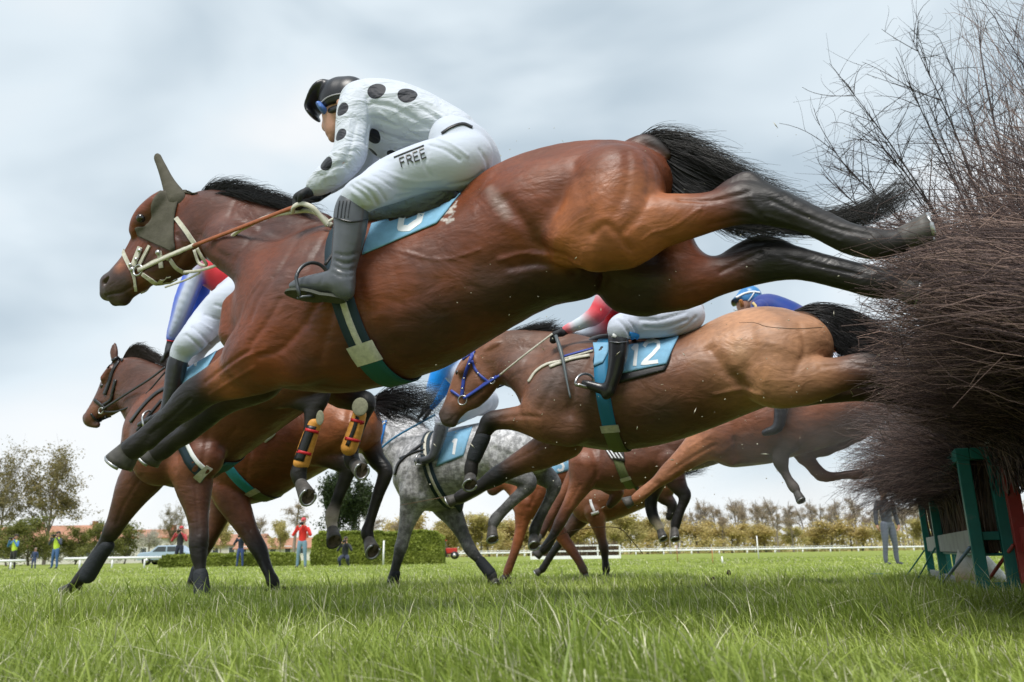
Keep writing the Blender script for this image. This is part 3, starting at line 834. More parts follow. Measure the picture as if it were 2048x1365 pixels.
# ================================================================== horse 5 : number 12
P5 = Plane(1330, 4.25, 20)
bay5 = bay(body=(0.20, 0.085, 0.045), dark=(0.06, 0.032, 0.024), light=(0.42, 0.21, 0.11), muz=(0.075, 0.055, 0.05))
sc5, h5 = horse('5', 'brown racehorse with number 12 cloth and blue bridle leaping', P5, bay5, [
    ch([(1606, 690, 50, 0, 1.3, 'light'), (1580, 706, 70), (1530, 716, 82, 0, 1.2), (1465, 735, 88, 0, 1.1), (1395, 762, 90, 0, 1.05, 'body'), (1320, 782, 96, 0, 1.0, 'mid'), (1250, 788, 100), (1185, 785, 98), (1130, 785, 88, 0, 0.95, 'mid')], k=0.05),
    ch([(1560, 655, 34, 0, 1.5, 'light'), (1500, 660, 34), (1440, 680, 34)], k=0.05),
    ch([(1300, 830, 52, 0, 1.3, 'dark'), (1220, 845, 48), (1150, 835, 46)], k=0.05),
    ch([(1150, 740, 66, 0, 0.6, 'mid'), (1100, 735, 58, 0, 0.52), (1055, 722, 47, 0, 0.5), (1015, 715, 39, 0, 0.5), (975, 715, 30, 0, 0.5, 'body')], k=0.045),
    ch([(1090, 790, 44, -0.1, 0.8, 'mid'), (1070, 760, 36, -0.09), (1030, 735, 26, -0.06)], k=0.05),
    ch([(962, 722, 26, 0, 0.55, 'body'), (948, 745, 33, 0, 0.48), (934, 775, 31, 0, 0.48), (916, 805, 23, 0, 0.55, 'body'), (902, 826, 18, 0, 0.7, 'muz'), (898, 838, 15, 0, 0.75, 'muz')], k=0.02),
    ch([(972, 752, 27, 0, 0.66, 'body'), (960, 768, 26, 0, 0.64), (944, 795, 20, 0, 0.55, 'muz')], k=0.03),
    ch([(888, 828, 10, 0, 0.95, 'muz'), (906, 846, 9, 0, 0.8)], k=0.015),
    ch([(882, 826, 4, -0.045, 1, 'black'), (884, 832, 3.5, -0.045)], op='-', k=0.006),
    ch([(940, 722, 9, -0.06, 1), (924, 742, 9, -0.065)], k=0.03),
    ch([(975, 700, 8, -0.06, 0.7, 'body'), (990, 690, 6, -0.07), (1003, 686, 2, -0.07)], k=0.01),
    ch([(1160, 730, 40, -0.15, 0.9, 'mid'), (1120, 780, 50, -0.17, 0.9, 'mid'), (1090, 828, 50, -0.17, 0.9, 'body')], k=0.04),
    ch([(1140, 850, 44, -0.17, 0.8, 'mid'), (1105, 845, 44, -0.18)], k=0.04),
    # near fore, folded
    ch([(1085, 840, 40, -0.17, 0.85, 'body'), (1050, 838, 27), (1015, 838, 20, -0.17, 0.9, 'mid'), (985, 842, 18, -0.17, 0.95, 'black'), (975, 850, 16)], k=0.015),
    ch([(979, 848, 16, -0.17, 0.95, 'black'), (966, 868, 14), (955, 895, 12), (946, 920, 12), (942, 938, 13), (942, 952, 12)], k=0.01),
    # far fore
    ch([(1130, 880, 40, 0.14, 0.85, 'body'), (1085, 905, 32), (1045, 924, 23, 0.14, 0.9, 'mid'), (1008, 944, 18, 0.14, 0.95, 'black'), (990, 955, 17), (965, 970, 12), (935, 986, 11), (918, 996, 12)], k=0.015),
    # near hind
    ch([(1550, 725, 70, -0.14, 0.9, 'light'), (1545, 755, 56, -0.17, 0.8), (1590, 762, 48, -0.17, 0.8), (1640, 757, 38, -0.17, 0.8, 'light'), (1690, 748, 28, -0.17, 0.75, 'mid'), (1730, 742, 25, -0.17, 0.7, 'dark'), (1770, 750, 20, -0.17, 0.8, 'black'), (1810, 762, 17), (1850, 770, 17), (1880, 772, 14)], k=0.025),
    ch([(1650, 738, 8, -0.17, 0.7, 'mid'), (1690, 726, 9), (1730, 718, 9, -0.17, 0.7, 'black'), (1760, 730, 8)], k=0.02),
    ch([(1570, 755, 55, 0.14, 0.9, 'mid'), (1600, 768, 42, 0.15), (1660, 776, 28, 0.15, 0.8, 'dark'), (1720, 780, 20), (1770, 788, 16, 0.15, 0.8, 'black'), (1830, 798, 14), (1860, 800, 12)], k=0.025),
    ch([(1592, 634, 9, 0, 1, 'mid'), (1618, 636, 8, 0, 1, 'black'), (1640, 650, 6)], k=0.02),
], [
    ((942, 950, -0.17), (943, 968, -0.24), 16), ((918, 996, 0.14), (898, 1008, 0.13), 13), ((1880, 772, -0.17), (1900, 770, -0.17), 14), ((1860, 800, 0.15), (1880, 802, 0.15), 12)],
    vox=0.010, anchor=(1250, 1109), eye=(914, 745, 5.5), carve=[
        ([(1175, 720), (1150, 770), (1140, 830)], 7, -8), ([(1130, 725), (1100, 780), (1080, 820)], 6, -6), ([(1060, 710), (1040, 745)], 5, -4), ([(1420, 700), (1455, 745), (1490, 775)], 12, -16), ([(1430, 790), (1480, 780), (1520, 790)], 5, 7),
        ([(1600, 650), (1610, 700), (1590, 745)], 7, -6), ([(1500, 650), (1510, 720)], 10, -5), ([(1080, 835), (1040, 832), (1000, 838)], 3.5, -6), ([(1100, 885), (1060, 905), (1010, 930)], 3.5, -5), ([(955, 745), (965, 775), (950, 790)], 4, -5),
        ([(905, 800), (900, 825)], 4, 4), ([(912, 830), (895, 845)], 2, -4), ([(1210, 790), (1215, 850)], 8, -4), ([(1290, 770), (1300, 840)], 8, -4), ([(1640, 735), (1700, 728), (1740, 735)], 4, -5)],
    paint=[(1100, 770, 70, (0.095, 0.066, 0.058), 1.1), (1130, 740, 60, (0.09, 0.062, 0.056), 1.1), (1040, 715, 40, (0.12, 0.07, 0.055), 1.1), (1180, 790, 60, (0.10, 0.06, 0.05), 1.1), (1330, 830, 60, (0.07, 0.045, 0.035), 1.2), (1480, 700, 30, (0.46, 0.27, 0.16), 1), (1400, 720, 34, (0.30, 0.16, 0.10), 1)])  # purple-grey patches at the front paint a sheen into the coat

# ================================================================== horse 2 : dark bay landing on the left
P2 = Plane(560, 4.95, 20)
bay2 = bay(body=(0.125, 0.040, 0.020), dark=(0.05, 0.025, 0.018), light=(0.24, 0.08, 0.035), muz=(0.09, 0.045, 0.03))
sc2, h2 = horse('2', 'dark bay racehorse landing at far left with black bridle and black tendon boots', P2, bay2, [
    ch([(680, 690, 58, 0, 1.2, 'body'), (625, 715, 76, 0, 1.1), (560, 745, 86), (500, 780, 92, 0, 1.05), (440, 820, 98, 0, 1.0), (385, 852, 98, 0, 0.98), (340, 865, 88, 0, 0.92)], k=0.05),
    ch([(430, 880, 52, 0, 1.2, 'dark'), (380, 920, 48), (340, 925, 42)], k=0.05),
    ch([(330, 830, 74, 0, 0.62, 'mid'), (300, 795, 56, 0, 0.54), (272, 772, 42, 0, 0.5), (250, 755, 33, 0, 0.5)], k=0.045),
    ch([(300, 880, 48, -0.06, 1.0, 'mid'), (285, 900, 40)], k=0.05),
    ch([(242, 744, 24, 0, 0.55, 'mid'), (230, 765, 28, 0, 0.48), (218, 790, 25, 0, 0.48), (202, 812, 19, 0, 0.55, 'mid'), (188, 830, 15, 0, 0.7, 'body'), (182, 840, 13, 0, 0.75, 'muz')], k=0.02),
    ch([(246, 775, 23, 0, 0.66, 'mid'), (236, 792, 22, 0, 0.64), (218, 815, 16, 0, 0.55)], k=0.03),
    ch([(174, 834, 8, 0, 0.9, 'body'), (178, 843, 8, 0, 0.8, 'muz'), (194, 850, 7)], k=0.012),
    ch([(222, 738, 7, -0.06, 1), (208, 757, 7, -0.06)], k=0.03),
    ch([(230, 722, 6, -0.05, 0.8, 'mid'), (228, 704, 8, -0.05, 0.5), (229, 688, 3)], k=0.008),
    ch([(262, 722, 6, 0.05, 0.8, 'mid'), (274, 714, 5, 0.05, 0.5), (286, 700, 2)], k=0.008),
    ch([(360, 820, 50, -0.16, 0.9, 'mid'), (330, 870, 58, -0.18), (320, 920, 52, -0.17, 0.9, 'body')], k=0.04),
    ch([(405, 915, 46, -0.17, 0.8, 'body'), (380, 935, 44, -0.17, 0.8, 'light')], k=0.04),
    # near fore reaching far left
    ch([(300, 935, 46, 0.12, 0.85, 'body'), (272, 972, 38, 0.12, 0.85, 'mid'), (250, 1012, 26), (233, 1046, 18, 0.12, 0.9, 'dark'), (220, 1070, 16, 0.12, 0.95, 'black')], k=0.02),
    ch([(220, 1070, 15, 0.12, 0.95, 'black'), (205, 1092, 11), (188, 1115, 10), (172, 1140, 11), (160, 1158, 12), (148, 1170, 9), (142, 1176, 9)], k=0.01),
    # second fore, upright
    ch([(385, 945, 42, -0.15, 0.85, 'body'), (390, 985, 32, -0.15, 0.85, 'mid'), (395, 1025, 21, -0.15, 0.9, 'mid'), (398, 1062, 17, -0.15, 0.9, 'dark'), (397, 1090, 18, -0.15, 0.95, 'black')], k=0.02),
    ch([(397, 1090, 18, -0.15, 0.95, 'black'), (398, 1112, 15), (400, 1135, 11), (403, 1165, 11), (404, 1190, 12), (405, 1200, 10)], k=0.01),
    # hind pair tucked up
    ch([(640, 730, 62, -0.14, 0.85, 'body'), (560, 765, 50, -0.15), (500, 790, 34, -0.15, 0.85, 'mid'), (540, 795, 19, -0.15, 0.85, 'dark'), (585, 799, 16, -0.15, 0.8, 'black'), (622, 806, 20)], k=0.02),
    ch([(652, 786, 9, -0.15, 0.8, 'black'), (640, 800, 17, -0.15, 0.7), (628, 818, 19), (624, 845, 14, -0.15, 0.85), (616, 885, 13), (604, 925, 13), (597, 945, 15), (600, 962, 13)], k=0.012),
    ch([(690, 740, 55, 0.14, 0.85, 'body'), (680, 780, 34), (715, 800, 22, 0.14, 0.8, 'black'), (732, 806, 19), (726, 830, 14), (714, 865, 12), (704, 900, 12), (703, 920, 14), (710, 930, 12)], k=0.015),
], [
    ((142, 1176, 0.12), (129, 1188, 0.12), 13), ((405, 1200, -0.15), (404, 1214, -0.15), 15), ((602, 966, -0.15), (618, 990, -0.30), 19), ((708, 926, 0.14), (725, 938, 0.0), 18)],
    vox=0.011, anchor=(400, 1109), eye=(203, 772, 5.5), carve=[([(340, 790), (320, 850), (300, 900)], 6, -9), ([(420, 840), (410, 900), (400, 950)], 6, -8), ([(300, 770), (280, 810)], 5, -5), ([(370, 830), (360, 890), (350, 940)], 7, -8), ([(470, 860), (440, 900)], 8, -7), ([(390, 970), (394, 1020), (398, 1070)], 3.5, -5), ([(285, 950), (250, 1005), (232, 1050)], 3.5, -5), ([(228, 770), (225, 800)], 3, -5), ([(205, 820), (190, 846)], 2, -4)], paint=[(185, 815, 18, (0.17, 0.07, 0.035), 1)])

# ================================================================== horse 3 : bay landing behind horse 2
P3 = Plane(600, 6.1, 20)
bay3 = bay(body=(0.19, 0.055, 0.022), dark=(0.06, 0.028, 0.018), light=(0.30, 0.10, 0.038), sock=(0.42, 0.36, 0.31))
sc3, h3 = horse('3', 'bay racehorse with a cyan girth landing just behind the far left horse', P3, bay3, [
    ch([(715, 855, 46, 0, 1.3, 'light'), (680, 850, 62, 0, 1.15), (630, 868, 70, 0, 1.05, 'body'), (570, 895, 76, 0, 1.0), (515, 918, 78), (470, 930, 72, 0, 0.95, 'mid')], k=0.045),
    ch([(540, 955, 40, 0, 1.2, 'dark'), (490, 975, 34)], k=0.045),
    ch([(450, 915, 56, 0, 0.6, 'mid'), (415, 890, 42, 0, 0.52), (385, 872, 32, 0, 0.5), (360, 862, 25, 0, 0.5)], k=0.04),
    ch([(352, 862, 20, 0, 0.5, 'mid'), (340, 885, 22, 0, 0.5), (328, 908, 17, 0, 0.55), (318, 925, 13, 0, 0.7, 'muz')], k=0.02),
    ch([(585, 845, 28, -0.16, 0.8, 'light'), (588, 868, 24, -0.17)], k=0.03),
    ch([(690, 860, 48, -0.14, 0.9, 'light'), (650, 880, 40, -0.15, 0.85), (630, 900, 30)], k=0.03),
    ch([(640, 905, 28, -0.15, 0.85, 'mid'), (668, 916, 22, -0.15, 0.8, 'dark'), (692, 930, 19, -0.15, 0.7, 'black'), (700, 942, 15)], k=0.012),
    ch([(698, 936, 15, -0.15, 0.7, 'black'), (690, 960, 14), (680, 985, 12), (670, 1012, 11), (664, 1030, 13, -0.15, 0.9, 'sock'), (663, 1046, 10), (665, 1058, 10)], k=0.01),
    ch([(725, 850, 40, 0.13, 0.9, 'light'), (738, 885, 24, 0.14, 0.85, 'mid'), (752, 918, 18, 0.14, 0.8, 'black'), (770, 940, 15), (768, 958, 14), (758, 985, 12), (747, 1020, 10), (738, 1050, 10), (734, 1066, 12), (738, 1080, 10)], k=0.012),
    ch([(455, 975, 36, -0.14, 0.85, 'body'), (468, 1005, 30, -0.14, 0.85, 'mid'), (488, 1045, 21), (506, 1078, 16, -0.14, 0.9, 'dark'), (520, 1102, 15, -0.14, 0.95, 'black')], k=0.02),
    ch([(520, 1102, 15, -0.14, 0.95, 'black'), (530, 1128, 11), (540, 1150, 10), (546, 1164, 12), (550, 1174, 9)], k=0.01),
    ch([(455, 980, 34, 0.14, 0.85, 'body'), (445, 1015, 24, 0.14, 0.85, 'mid'), (432, 1050, 17), (416, 1085, 14, 0.14, 0.9, 'dark'), (404, 1110, 11), (394, 1140, 9, 0.14, 0.9, 'black'), (386, 1162, 10), (381, 1176, 8)], k=0.015),
    ch([(728, 810, 10, 0, 1, 'black'), (752, 800, 9)], k=0.02),
], [
    ((665, 1058, -0.15), (671, 1080, -0.25), 17, False), ((738, 1080, 0.14), (748, 1100, 0.04), 17), ((550, 1174, -0.14), (555, 1190, -0.14), 14), ((381, 1176, 0.14), (377, 1186, 0.14), 10)],
    vox=0.012, anchor=(560, 1109), carve=[([(600, 830), (610, 880)], 5, -8), ([(700, 820), (690, 880), (660, 905)], 6, -8), ([(500, 900), (490, 960)], 6, -6), ([(470, 1000), (500, 1060)], 3, -5)])

# ================================================================== horse 4 : dapple grey number 1
P4 = Plane(930, 6.6, 20)
G = lambda v: (v, v * 1.0, v * 1.03)
grey = dict(body=G(0.36), dark=G(0.13), black=G(0.04), muz=G(0.1), light=G(0.52), sock=G(0.3), mid=G(0.22))
sc4, h4 = horse('4', 'dapple grey racehorse with number 1 cloth and blue hood landing at centre', P4, grey, [
    ch([(1072, 905, 38, 0, 1.3, 'light'), (1035, 900, 50, 0, 1.15), (985, 905, 58, 0, 1.05), (935, 922, 66, 0, 1.0, 'body'), (885, 938, 72), (850, 945, 64, 0, 0.95)], k=0.045),
    ch([(930, 955, 40, 0, 1.2, 'dark'), (880, 980, 36), (850, 985, 32, 0, 1.2, 'mid')], k=0.045),
    ch([(845, 925, 54, 0, 0.6, 'body'), (815, 893, 44, 0, 0.52, 'light'), (785, 872, 36, 0, 0.5, 'light'), (758, 865, 30, 0, 0.5)], k=0.04),
    ch([(752, 868, 24, 0, 0.5, 'light'), (738, 892, 24, 0, 0.5), (722, 914, 18, 0, 0.55), (708, 930, 14, 0, 0.7, 'mid')], k=0.02),
    ch([(850, 950, 42, -0.16, 0.8, 'body'), (835, 985, 38, -0.17)], k=0.035),
    ch([(825, 960, 36, 0, 1.1, 'body'), (830, 985, 30)], k=0.04),
    ch([(835, 985, 34, -0.16, 0.85, 'body'), (822, 1020, 22, -0.16, 0.85), (812, 1055, 14, -0.16, 0.9, 'mid'), (805, 1085, 12), (801, 1098, 12, -0.16, 0.95, 'dark')], k=0.018),
    ch([(801, 1098, 12, -0.16, 0.95, 'dark'), (794, 1125, 9, -0.16, 0.9, 'black'), (788, 1148, 9), (785, 1160, 10), (783, 1168, 8)], k=0.01),
    ch([(885, 1000, 32, 0.14, 0.85, 'mid'), (908, 1035, 20, 0.14, 0.85, 'mid'), (927, 1072, 13, 0.14, 0.9, 'dark'), (940, 1098, 12), (955, 1116, 9, 0.14, 0.9, 'black'), (972, 1136, 9), (982, 1150, 10), (986, 1155, 8)], k=0.015),
    ch([(1020, 905, 46, -0.14, 0.85, 'light'), (1012, 930, 34, -0.15, 0.8, 'body'), (1036, 948, 23, -0.15, 0.8, 'mid'), (1056, 964, 17, -0.15, 0.75, 'dark'), (1052, 978, 13), (1030, 998, 11), (1008, 1020, 10), (990, 1040, 11), (985, 1052, 9)], k=0.014),
    ch([(1060, 910, 38, 0.14, 0.85, 'body'), (1075, 940, 26, 0.14, 0.8, 'mid'), (1100, 960, 18, 0.14, 0.75, 'dark'), (1108, 974, 14), (1098, 1000, 10), (1080, 1035, 10, 0.14, 0.85, 'black'), (1070, 1058, 11), (1068, 1070, 9)], k=0.014),
], [
    ((783, 1168, -0.16), (781, 1184, -0.16), 12), ((986, 1155, 0.14), (992, 1166, 0.14), 11), ((985, 1054, -0.15), (988, 1078, -0.22), 13), ((1068, 1070, 0.14), (1071, 1090, 0.05), 13)],
    coat=COATG, vox=0.012, anchor=(900, 1109), carve=[([(860, 900), (850, 950), (845, 985)], 5, -10), ([(820, 900), (810, 950)], 5, -8), ([(990, 900), (1000, 940), (1010, 960)], 6, -10), ([(830, 1000), (815, 1050)], 3, -6), ([(900, 1030), (930, 1080)], 3, -5), ([(910, 900), (915, 950)], 7, -5)])

# ================================================================== horse 9 : dusty chestnut behind number 12
P9 = Plane(1500, 5.9, 20)
ch9 = bay(body=(0.22, 0.082, 0.045), dark=(0.16, 0.07, 0.045), light=(0.36, 0.15, 0.075), black=(0.12, 0.10, 0.09), muz=(0.13, 0.09, 0.07))
sc9, h9 = horse('9', 'dusty chestnut racehorse behind number 12, one foreleg stretched down to the left', P9, ch9, [
    ch([(1740, 800, 48, 0, 1.2, 'body'), (1690, 812, 60, 0, 1.1), (1620, 825, 70, 0, 1.0), (1550, 838, 76), (1490, 850, 74), (1440, 858, 62, 0, 0.95)], k=0.045),
    ch([(1530, 880, 44, 0, 1.2, 'dark'), (1465, 890, 44, 0, 1.2, 'body')], k=0.045),
    ch([(1440, 830, 48, 0, 0.6, 'body'), (1405, 800, 38, 0, 0.52), (1375, 780, 30, 0, 0.5), (1350, 772, 22, 0, 0.5), (1335, 795, 20, 0, 0.5), (1322, 815, 14, 0, 0.6, 'muz')], k=0.03),
    ch([(1440, 865, 44, -0.16, 0.85, 'body'), (1405, 890, 32, -0.16, 0.85, 'light'), (1375, 914, 23), (1345, 938, 17), (1325, 956, 14)], k=0.02),
    ch([(1328, 953, 14, -0.16, 0.95, 'light'), (1310, 968, 11), (1292, 982, 11), (1278, 994, 11), (1268, 1001, 9)], k=0.01),
    ch([(1450, 898, 32, -0.14, 0.85, 'body'), (1466, 918, 14, -0.12, 0.8, 'body')], k=0.04),
    ch([(1700, 840, 46, 0.14, 0.85, 'dark'), (1640, 880, 34, 0.14, 0.85, 'dark'), (1604, 902, 20, 0.14, 0.8, 'dark'), (1622, 928, 13, 0.14, 0.75, 'dark'), (1642, 950, 13), (1664, 954, 9), (1692, 950, 8), (1712, 950, 10), (1725, 948, 8)], k=0.010, n=2),
    ch([(1580, 870, 32, -0.14, 0.85, 'dark'), (1562, 902, 18, -0.14, 0.85, 'black'), (1562, 926, 14), (1568, 942, 9), (1579, 962, 8), (1587, 974, 10), (1594, 984, 7)], k=0.010, n=2),
], [
    ((1268, 1001, -0.16), (1252, 1011, -0.16), 13, False), ((1593, 982, -0.14), (1605, 1000, -0.18), 10), ((1725, 948, 0.14), (1745, 945, 0.14), 11)],
    vox=0.013, anchor=(1550, 1109), carve=[([(1430, 890), (1385, 915), (1340, 945)], 3.5, -7), ([(1420, 870), (1380, 895)], 3, 5), ([(1470, 880), (1475, 930)], 6, -9), ([(1560, 860), (1570, 900)], 7, -8), ([(1320, 962), (1290, 985)], 2.5, -5)])

# ================================================================== horses 6, 7, 8 : three bays further back
P6 = Plane(1120, 8.2, 20)
bay6 = bay(body=(0.235, 0.072, 0.028), dark=(0.12, 0.045, 0.024), light=(0.32, 0.12, 0.05), black=(0.05, 0.03, 0.02))
sc6, h6 = horse('6', 'chestnut bay racehorse with number 5 cloth landing behind the grey', P6, bay6, [
    ch([(1200, 930, 36, 0, 1.2), (1160, 942, 42, 0, 1.1), (1120, 962, 44, 0, 1.0), (1085, 985, 44), (1058, 1000, 38, 0, 0.95)], k=0.04),
    ch([(1060, 985, 32, 0, 0.6), (1035, 965, 26, 0, 0.52), (1010, 950, 20, 0, 0.5), (995, 962, 15, 0, 0.5), (985, 980, 11, 0, 0.6, 'muz')], k=0.03),
    ch([(1052, 1008, 26, -0.14, 0.85), (1046, 1035, 16), (1041, 1062, 11), (1036, 1082, 10), (1028, 1108, 8, -0.14, 0.9, 'mid'), (1018, 1135, 8), (1013, 1150, 7)], k=0.015),
    ch([(1080, 1020, 26, 0.14, 0.85), (1105, 1046, 18), (1125, 1075, 12), (1140, 1096, 10, 0.14, 0.9, 'mid'), (1155, 1118, 8, 0.14, 0.9, 'dark'), (1166, 1138, 8, 0.14, 0.9, 'black'), (1170, 1146, 7)], k=0.015),
    ch([(1200, 940, 30, -0.13, 0.85), (1215, 965, 20, -0.13, 0.8, 'dark'), (1235, 985, 12), (1220, 1010, 8, -0.13, 0.9, 'black')], k=0.02),
], [((1013, 1150, -0.14), (1009, 1162, -0.14), 9), ((1170, 1146, 0.14), (1175, 1158, 0.14), 9)], vox=0.013, anchor=(1100, 1109), carve=[([(1075, 980), (1060, 1015)], 4, -8), ([(1045, 1030), (1040, 1060)], 2.5, -5)])
P7 = Plane(1250, 7.4, 20)
bay7 = bay(body=(0.18, 0.062, 0.03), dark=(0.07, 0.03, 0.02), light=(0.27, 0.10, 0.05), sock=(0.42, 0.36, 0.26))
sc7, h7 = horse('7', 'bay racehorse with black and white striped cloth under the belly of number 12', P7, bay7, [
    ch([(1440, 880, 40, 0, 1.2, 'mid'), (1395, 888, 46, 0, 1.1), (1340, 900, 48, 0, 1.0, 'mid'), (1285, 915, 50, 0, 1.0), (1230, 928, 50), (1185, 932, 44, 0, 0.95)], k=0.04),
    ch([(1180, 915, 34, 0, 0.6, 'body'), (1150, 890, 28, 0, 0.52), (1120, 870, 24, 0, 0.5), (1095, 862, 18, 0, 0.5), (1082, 880, 14), (1072, 900, 10, 0, 0.6, 'muz')], k=0.03),
    ch([(1170, 930, 34, -0.15, 0.85, 'body'), (1165, 960, 26, -0.15, 0.85, 'mid'), (1150, 990, 17, -0.15, 0.85, 'light'), (1132, 1022, 12, -0.15, 0.9, 'mid'), (1120, 1045, 11, -0.15, 0.9, 'dark'), (1108, 1068, 8, -0.15, 0.9, 'black'), (1094, 1092, 9), (1085, 1102, 8)], k=0.015),
    ch([(1160, 945, 24, 0.13, 0.85, 'light'), (1138, 975, 14), (1120, 1002, 10, 0.13, 0.9, 'mid'), (1105, 1028, 9), (1092, 1052, 7, 0.13, 0.9, 'dark'), (1082, 1070, 8)], k=0.015),
    ch([(1340, 920, 32, -0.13, 0.85, 'mid'), (1348, 955, 22, -0.13, 0.85, 'dark'), (1362, 980, 14, -0.13, 0.8, 'black'), (1370, 992, 11), (1362, 1018, 8), (1353, 1042, 9), (1350, 1056, 8)], k=0.015),
    ch([(1320, 925, 30, 0.13, 0.85, 'mid'), (1312, 962, 20, 0.13, 0.85, 'dark'), (1304, 990, 13, 0.13, 0.8, 'black'), (1302, 1015, 11), (1308, 1038, 10), (1316, 1050, 8, 0.13, 0.9, 'sock'), (1320, 1058, 8)], k=0.015),
], [((1085, 1102, -0.15), (1074, 1114, -0.15), 11, False), ((1082, 1070, 0.13), (1072, 1084, 0.06), 10), ((1350, 1056, -0.13), (1353, 1078, -0.2), 10), ((1320, 1058, 0.13), (1329, 1076, 0.08), 10)], vox=0.013, anchor=(1250, 1109), carve=[([(1200, 900), (1195, 945), (1175, 980)], 5, -10), ([(1160, 970), (1135, 1015)], 2.5, -6), ([(1290, 900), (1300, 940)], 6, -6)])
P8 = Plane(1230, 8.8, 20)
bay8 = bay(body=(0.17, 0.065, 0.026), dark=(0.06, 0.03, 0.02), light=(0.25, 0.09, 0.035))
sc8, h8 = horse('8', 'brown racehorse with a white-striped girth, smallest and furthest of the field', P8, bay8, [
    ch([(1330, 955, 34, 0, 1.2), (1290, 970, 38, 0, 1.1), (1245, 990, 38, 0, 1.0), (1205, 1005, 37), (1175, 1012, 33, 0, 0.95)], k=0.04),
    ch([(1170, 1000, 26, 0, 0.6), (1145, 985, 21, 0, 0.52), (1125, 975, 17, 0, 0.5), (1115, 990, 12), (1106, 1004, 9, 0, 0.6, 'muz')], k=0.03),
    ch([(1190, 1025, 22, -0.14, 0.85), (1197, 1052, 14), (1204, 1080, 9, -0.14, 0.9, 'mid'), (1208, 1096, 9, -0.14, 0.9, 'dark'), (1210, 1118, 6, -0.14, 0.9, 'black'), (1212, 1136, 7), (1213, 1142, 6)], k=0.015),
    ch([(1165, 1030, 20, 0.13, 0.85, 'mid'), (1140, 1060, 12, 0.13, 0.85, 'dark'), (1120, 1086, 8, 0.13, 0.85, 'black'), (1104, 1108, 7), (1088, 1134, 7), (1083, 1141, 6)], k=0.015),
    ch([(1330, 965, 28, -0.13, 0.85), (1325, 990, 16, -0.13, 0.8, 'dark'), (1345, 1010, 9, -0.13, 0.8, 'black'), (1338, 1035, 7)], k=0.02),
], [((1213, 1142, -0.14), (1214, 1152, -0.14), 8), ((1083, 1141, 0.13), (1074, 1149, 0.13), 8)], vox=0.014, anchor=(1220, 1109))
# ================================================================== tack, hair and cloths
def free_strap(pl, pts, r, name, mt, parent, flat=0.5, n=6):
    """a leather strap through the air: (px,py,d) points, r in px"""
    P = np.array([pl.w(*p) for p in pts]); rr = r * np.dot(P[0] - CAM, _F) / F_PX
    v, f = tube(P, rr, 8, n=n)
    c = catmull(P, n).repeat(8, 0)
    side = pl.n
    dv = v - c[:len(v)]
    v = v - side * (dv @ side)[:, None] * (1 - flat)
    return mk(name, v, f, mt, parent)

def ringpx(pl, c, r, t, name, mt, parent, axis=None):
    C0 = pl.w(*c); s_ = np.dot(C0 - CAM, _F) / F_PX
    ax = axis
    pts = [C0 + pl.u * math.cos(a) * r * s_ + np.array([0, 0, 1]) * math.sin(a) * r * s_ for a in np.linspace(0, 2 * math.pi, 21)]
    v, f = tube(pts, t * s_, 6, caps=False)
    return mk(name, v, f, mt, parent)

def girth(sc, a, b, w, parts, parent, off=0.007):
    """parts: list of (material, fraction range of the band's width a..b, angular half-range)"""
    V = girth_band(sc, a, b, w)
    g = None
    for nm, mt, lo, hi, sel, o in parts:
        t = np.array([lo, lo + (hi - lo) / 3, lo + 2 * (hi - lo) / 3, hi]) * 3
        i = t.astype(int).clip(0, 2); fr = (t - i)[None, :, None]
        Q = V[:, i] * (1 - fr) + V[:, i + 1] * fr
        cen = V.mean((0, 1))
        Q = Q + (Q - cen) / np.linalg.norm(Q - cen, axis=2, keepdims=True) * o
        v, f = ring_mesh(Q, sel, 0.005)
        ob = mk(nm, v, f, mt, g or parent)
        g = g or ob
    return g

allr = None
# ---- horse 1
hood = drape(sc1, [(326, 379), (308, 400), (302, 420), (304, 440), (291, 452), (271, 456), (278, 474)],
             [(392, 381), (364, 392), (353, 420), (349, 450), (349, 480), (351, 498), (345, 504)], 26, 12, 0.006, 0.003, mirror=True)
hd = mk('ear_hood', *hood, HOODG, h1)
es = Sculpt(P1, dict(g=(0.1, 0.1, 0.1)))
for d in (-0.045, 0.035):
    es.chain([(354, 400, 20, d, 0.7, 'g'), (344, 382, 15, d, 0.7, 'g'), (334, 360, 10.5, d), (325, 338, 8, d), (317, 320, 6, d), (314, 312, 4, d)], k=0.012)
es.build('ear_sleeve', HOODG, hd, vox=0.006).link()
strap_list = [([(245, 500), (254, 520), (264, 540)], 7), ([(264, 540), (270, 560), (272, 582)], 5), ([(282, 495), (274, 515), (268, 532)], 9),
              ([(286, 549), (312, 566), (335, 577)], 7), ([(300, 492), (290, 510), (280, 530)], 6), ([(353, 437), (372, 462), (390, 488)], 9),
              ([(277, 541), (330, 516), (372, 498)], 9), ([(320, 503), (322, 520), (324, 536)], 8), ([(341, 519), (352, 535), (368, 545)], 7)]
v, f = join([strap(sc1, p, w, 0.004, thick=0.003, mirror=True) for p, w in strap_list])
br = mk('bridle', v, f, CREAM, h1, smooth=False)
bx = []
for p, r_ in (((283, 503), 6), ((268, 540), 7), ((320, 507), 7), ((275, 520), 5), ((338, 517), 6), ((264, 531), 5)):
    q, n_ = sc1.hit(*p); bx.append(ball(q + n_ * 0.008, r_ * 0.0020, nu=8, nv=6))
mk('buckles', *join(bx), METAL, br)
ringpx(P1, (276, 541, -0.085), 11, 2.0, 'bit_ring', METAL, br)
free_strap(P1, [(277, 541, -0.09), (330, 516, -0.13), (388, 491, -0.16)], 4.5, 'rein', CREAM, h1)
free_strap(P1, [(386, 492, -0.16), (480, 456, -0.19), (560, 425, -0.22), (592, 413, -0.24)], 4.2, 'rein', TAN, h1)
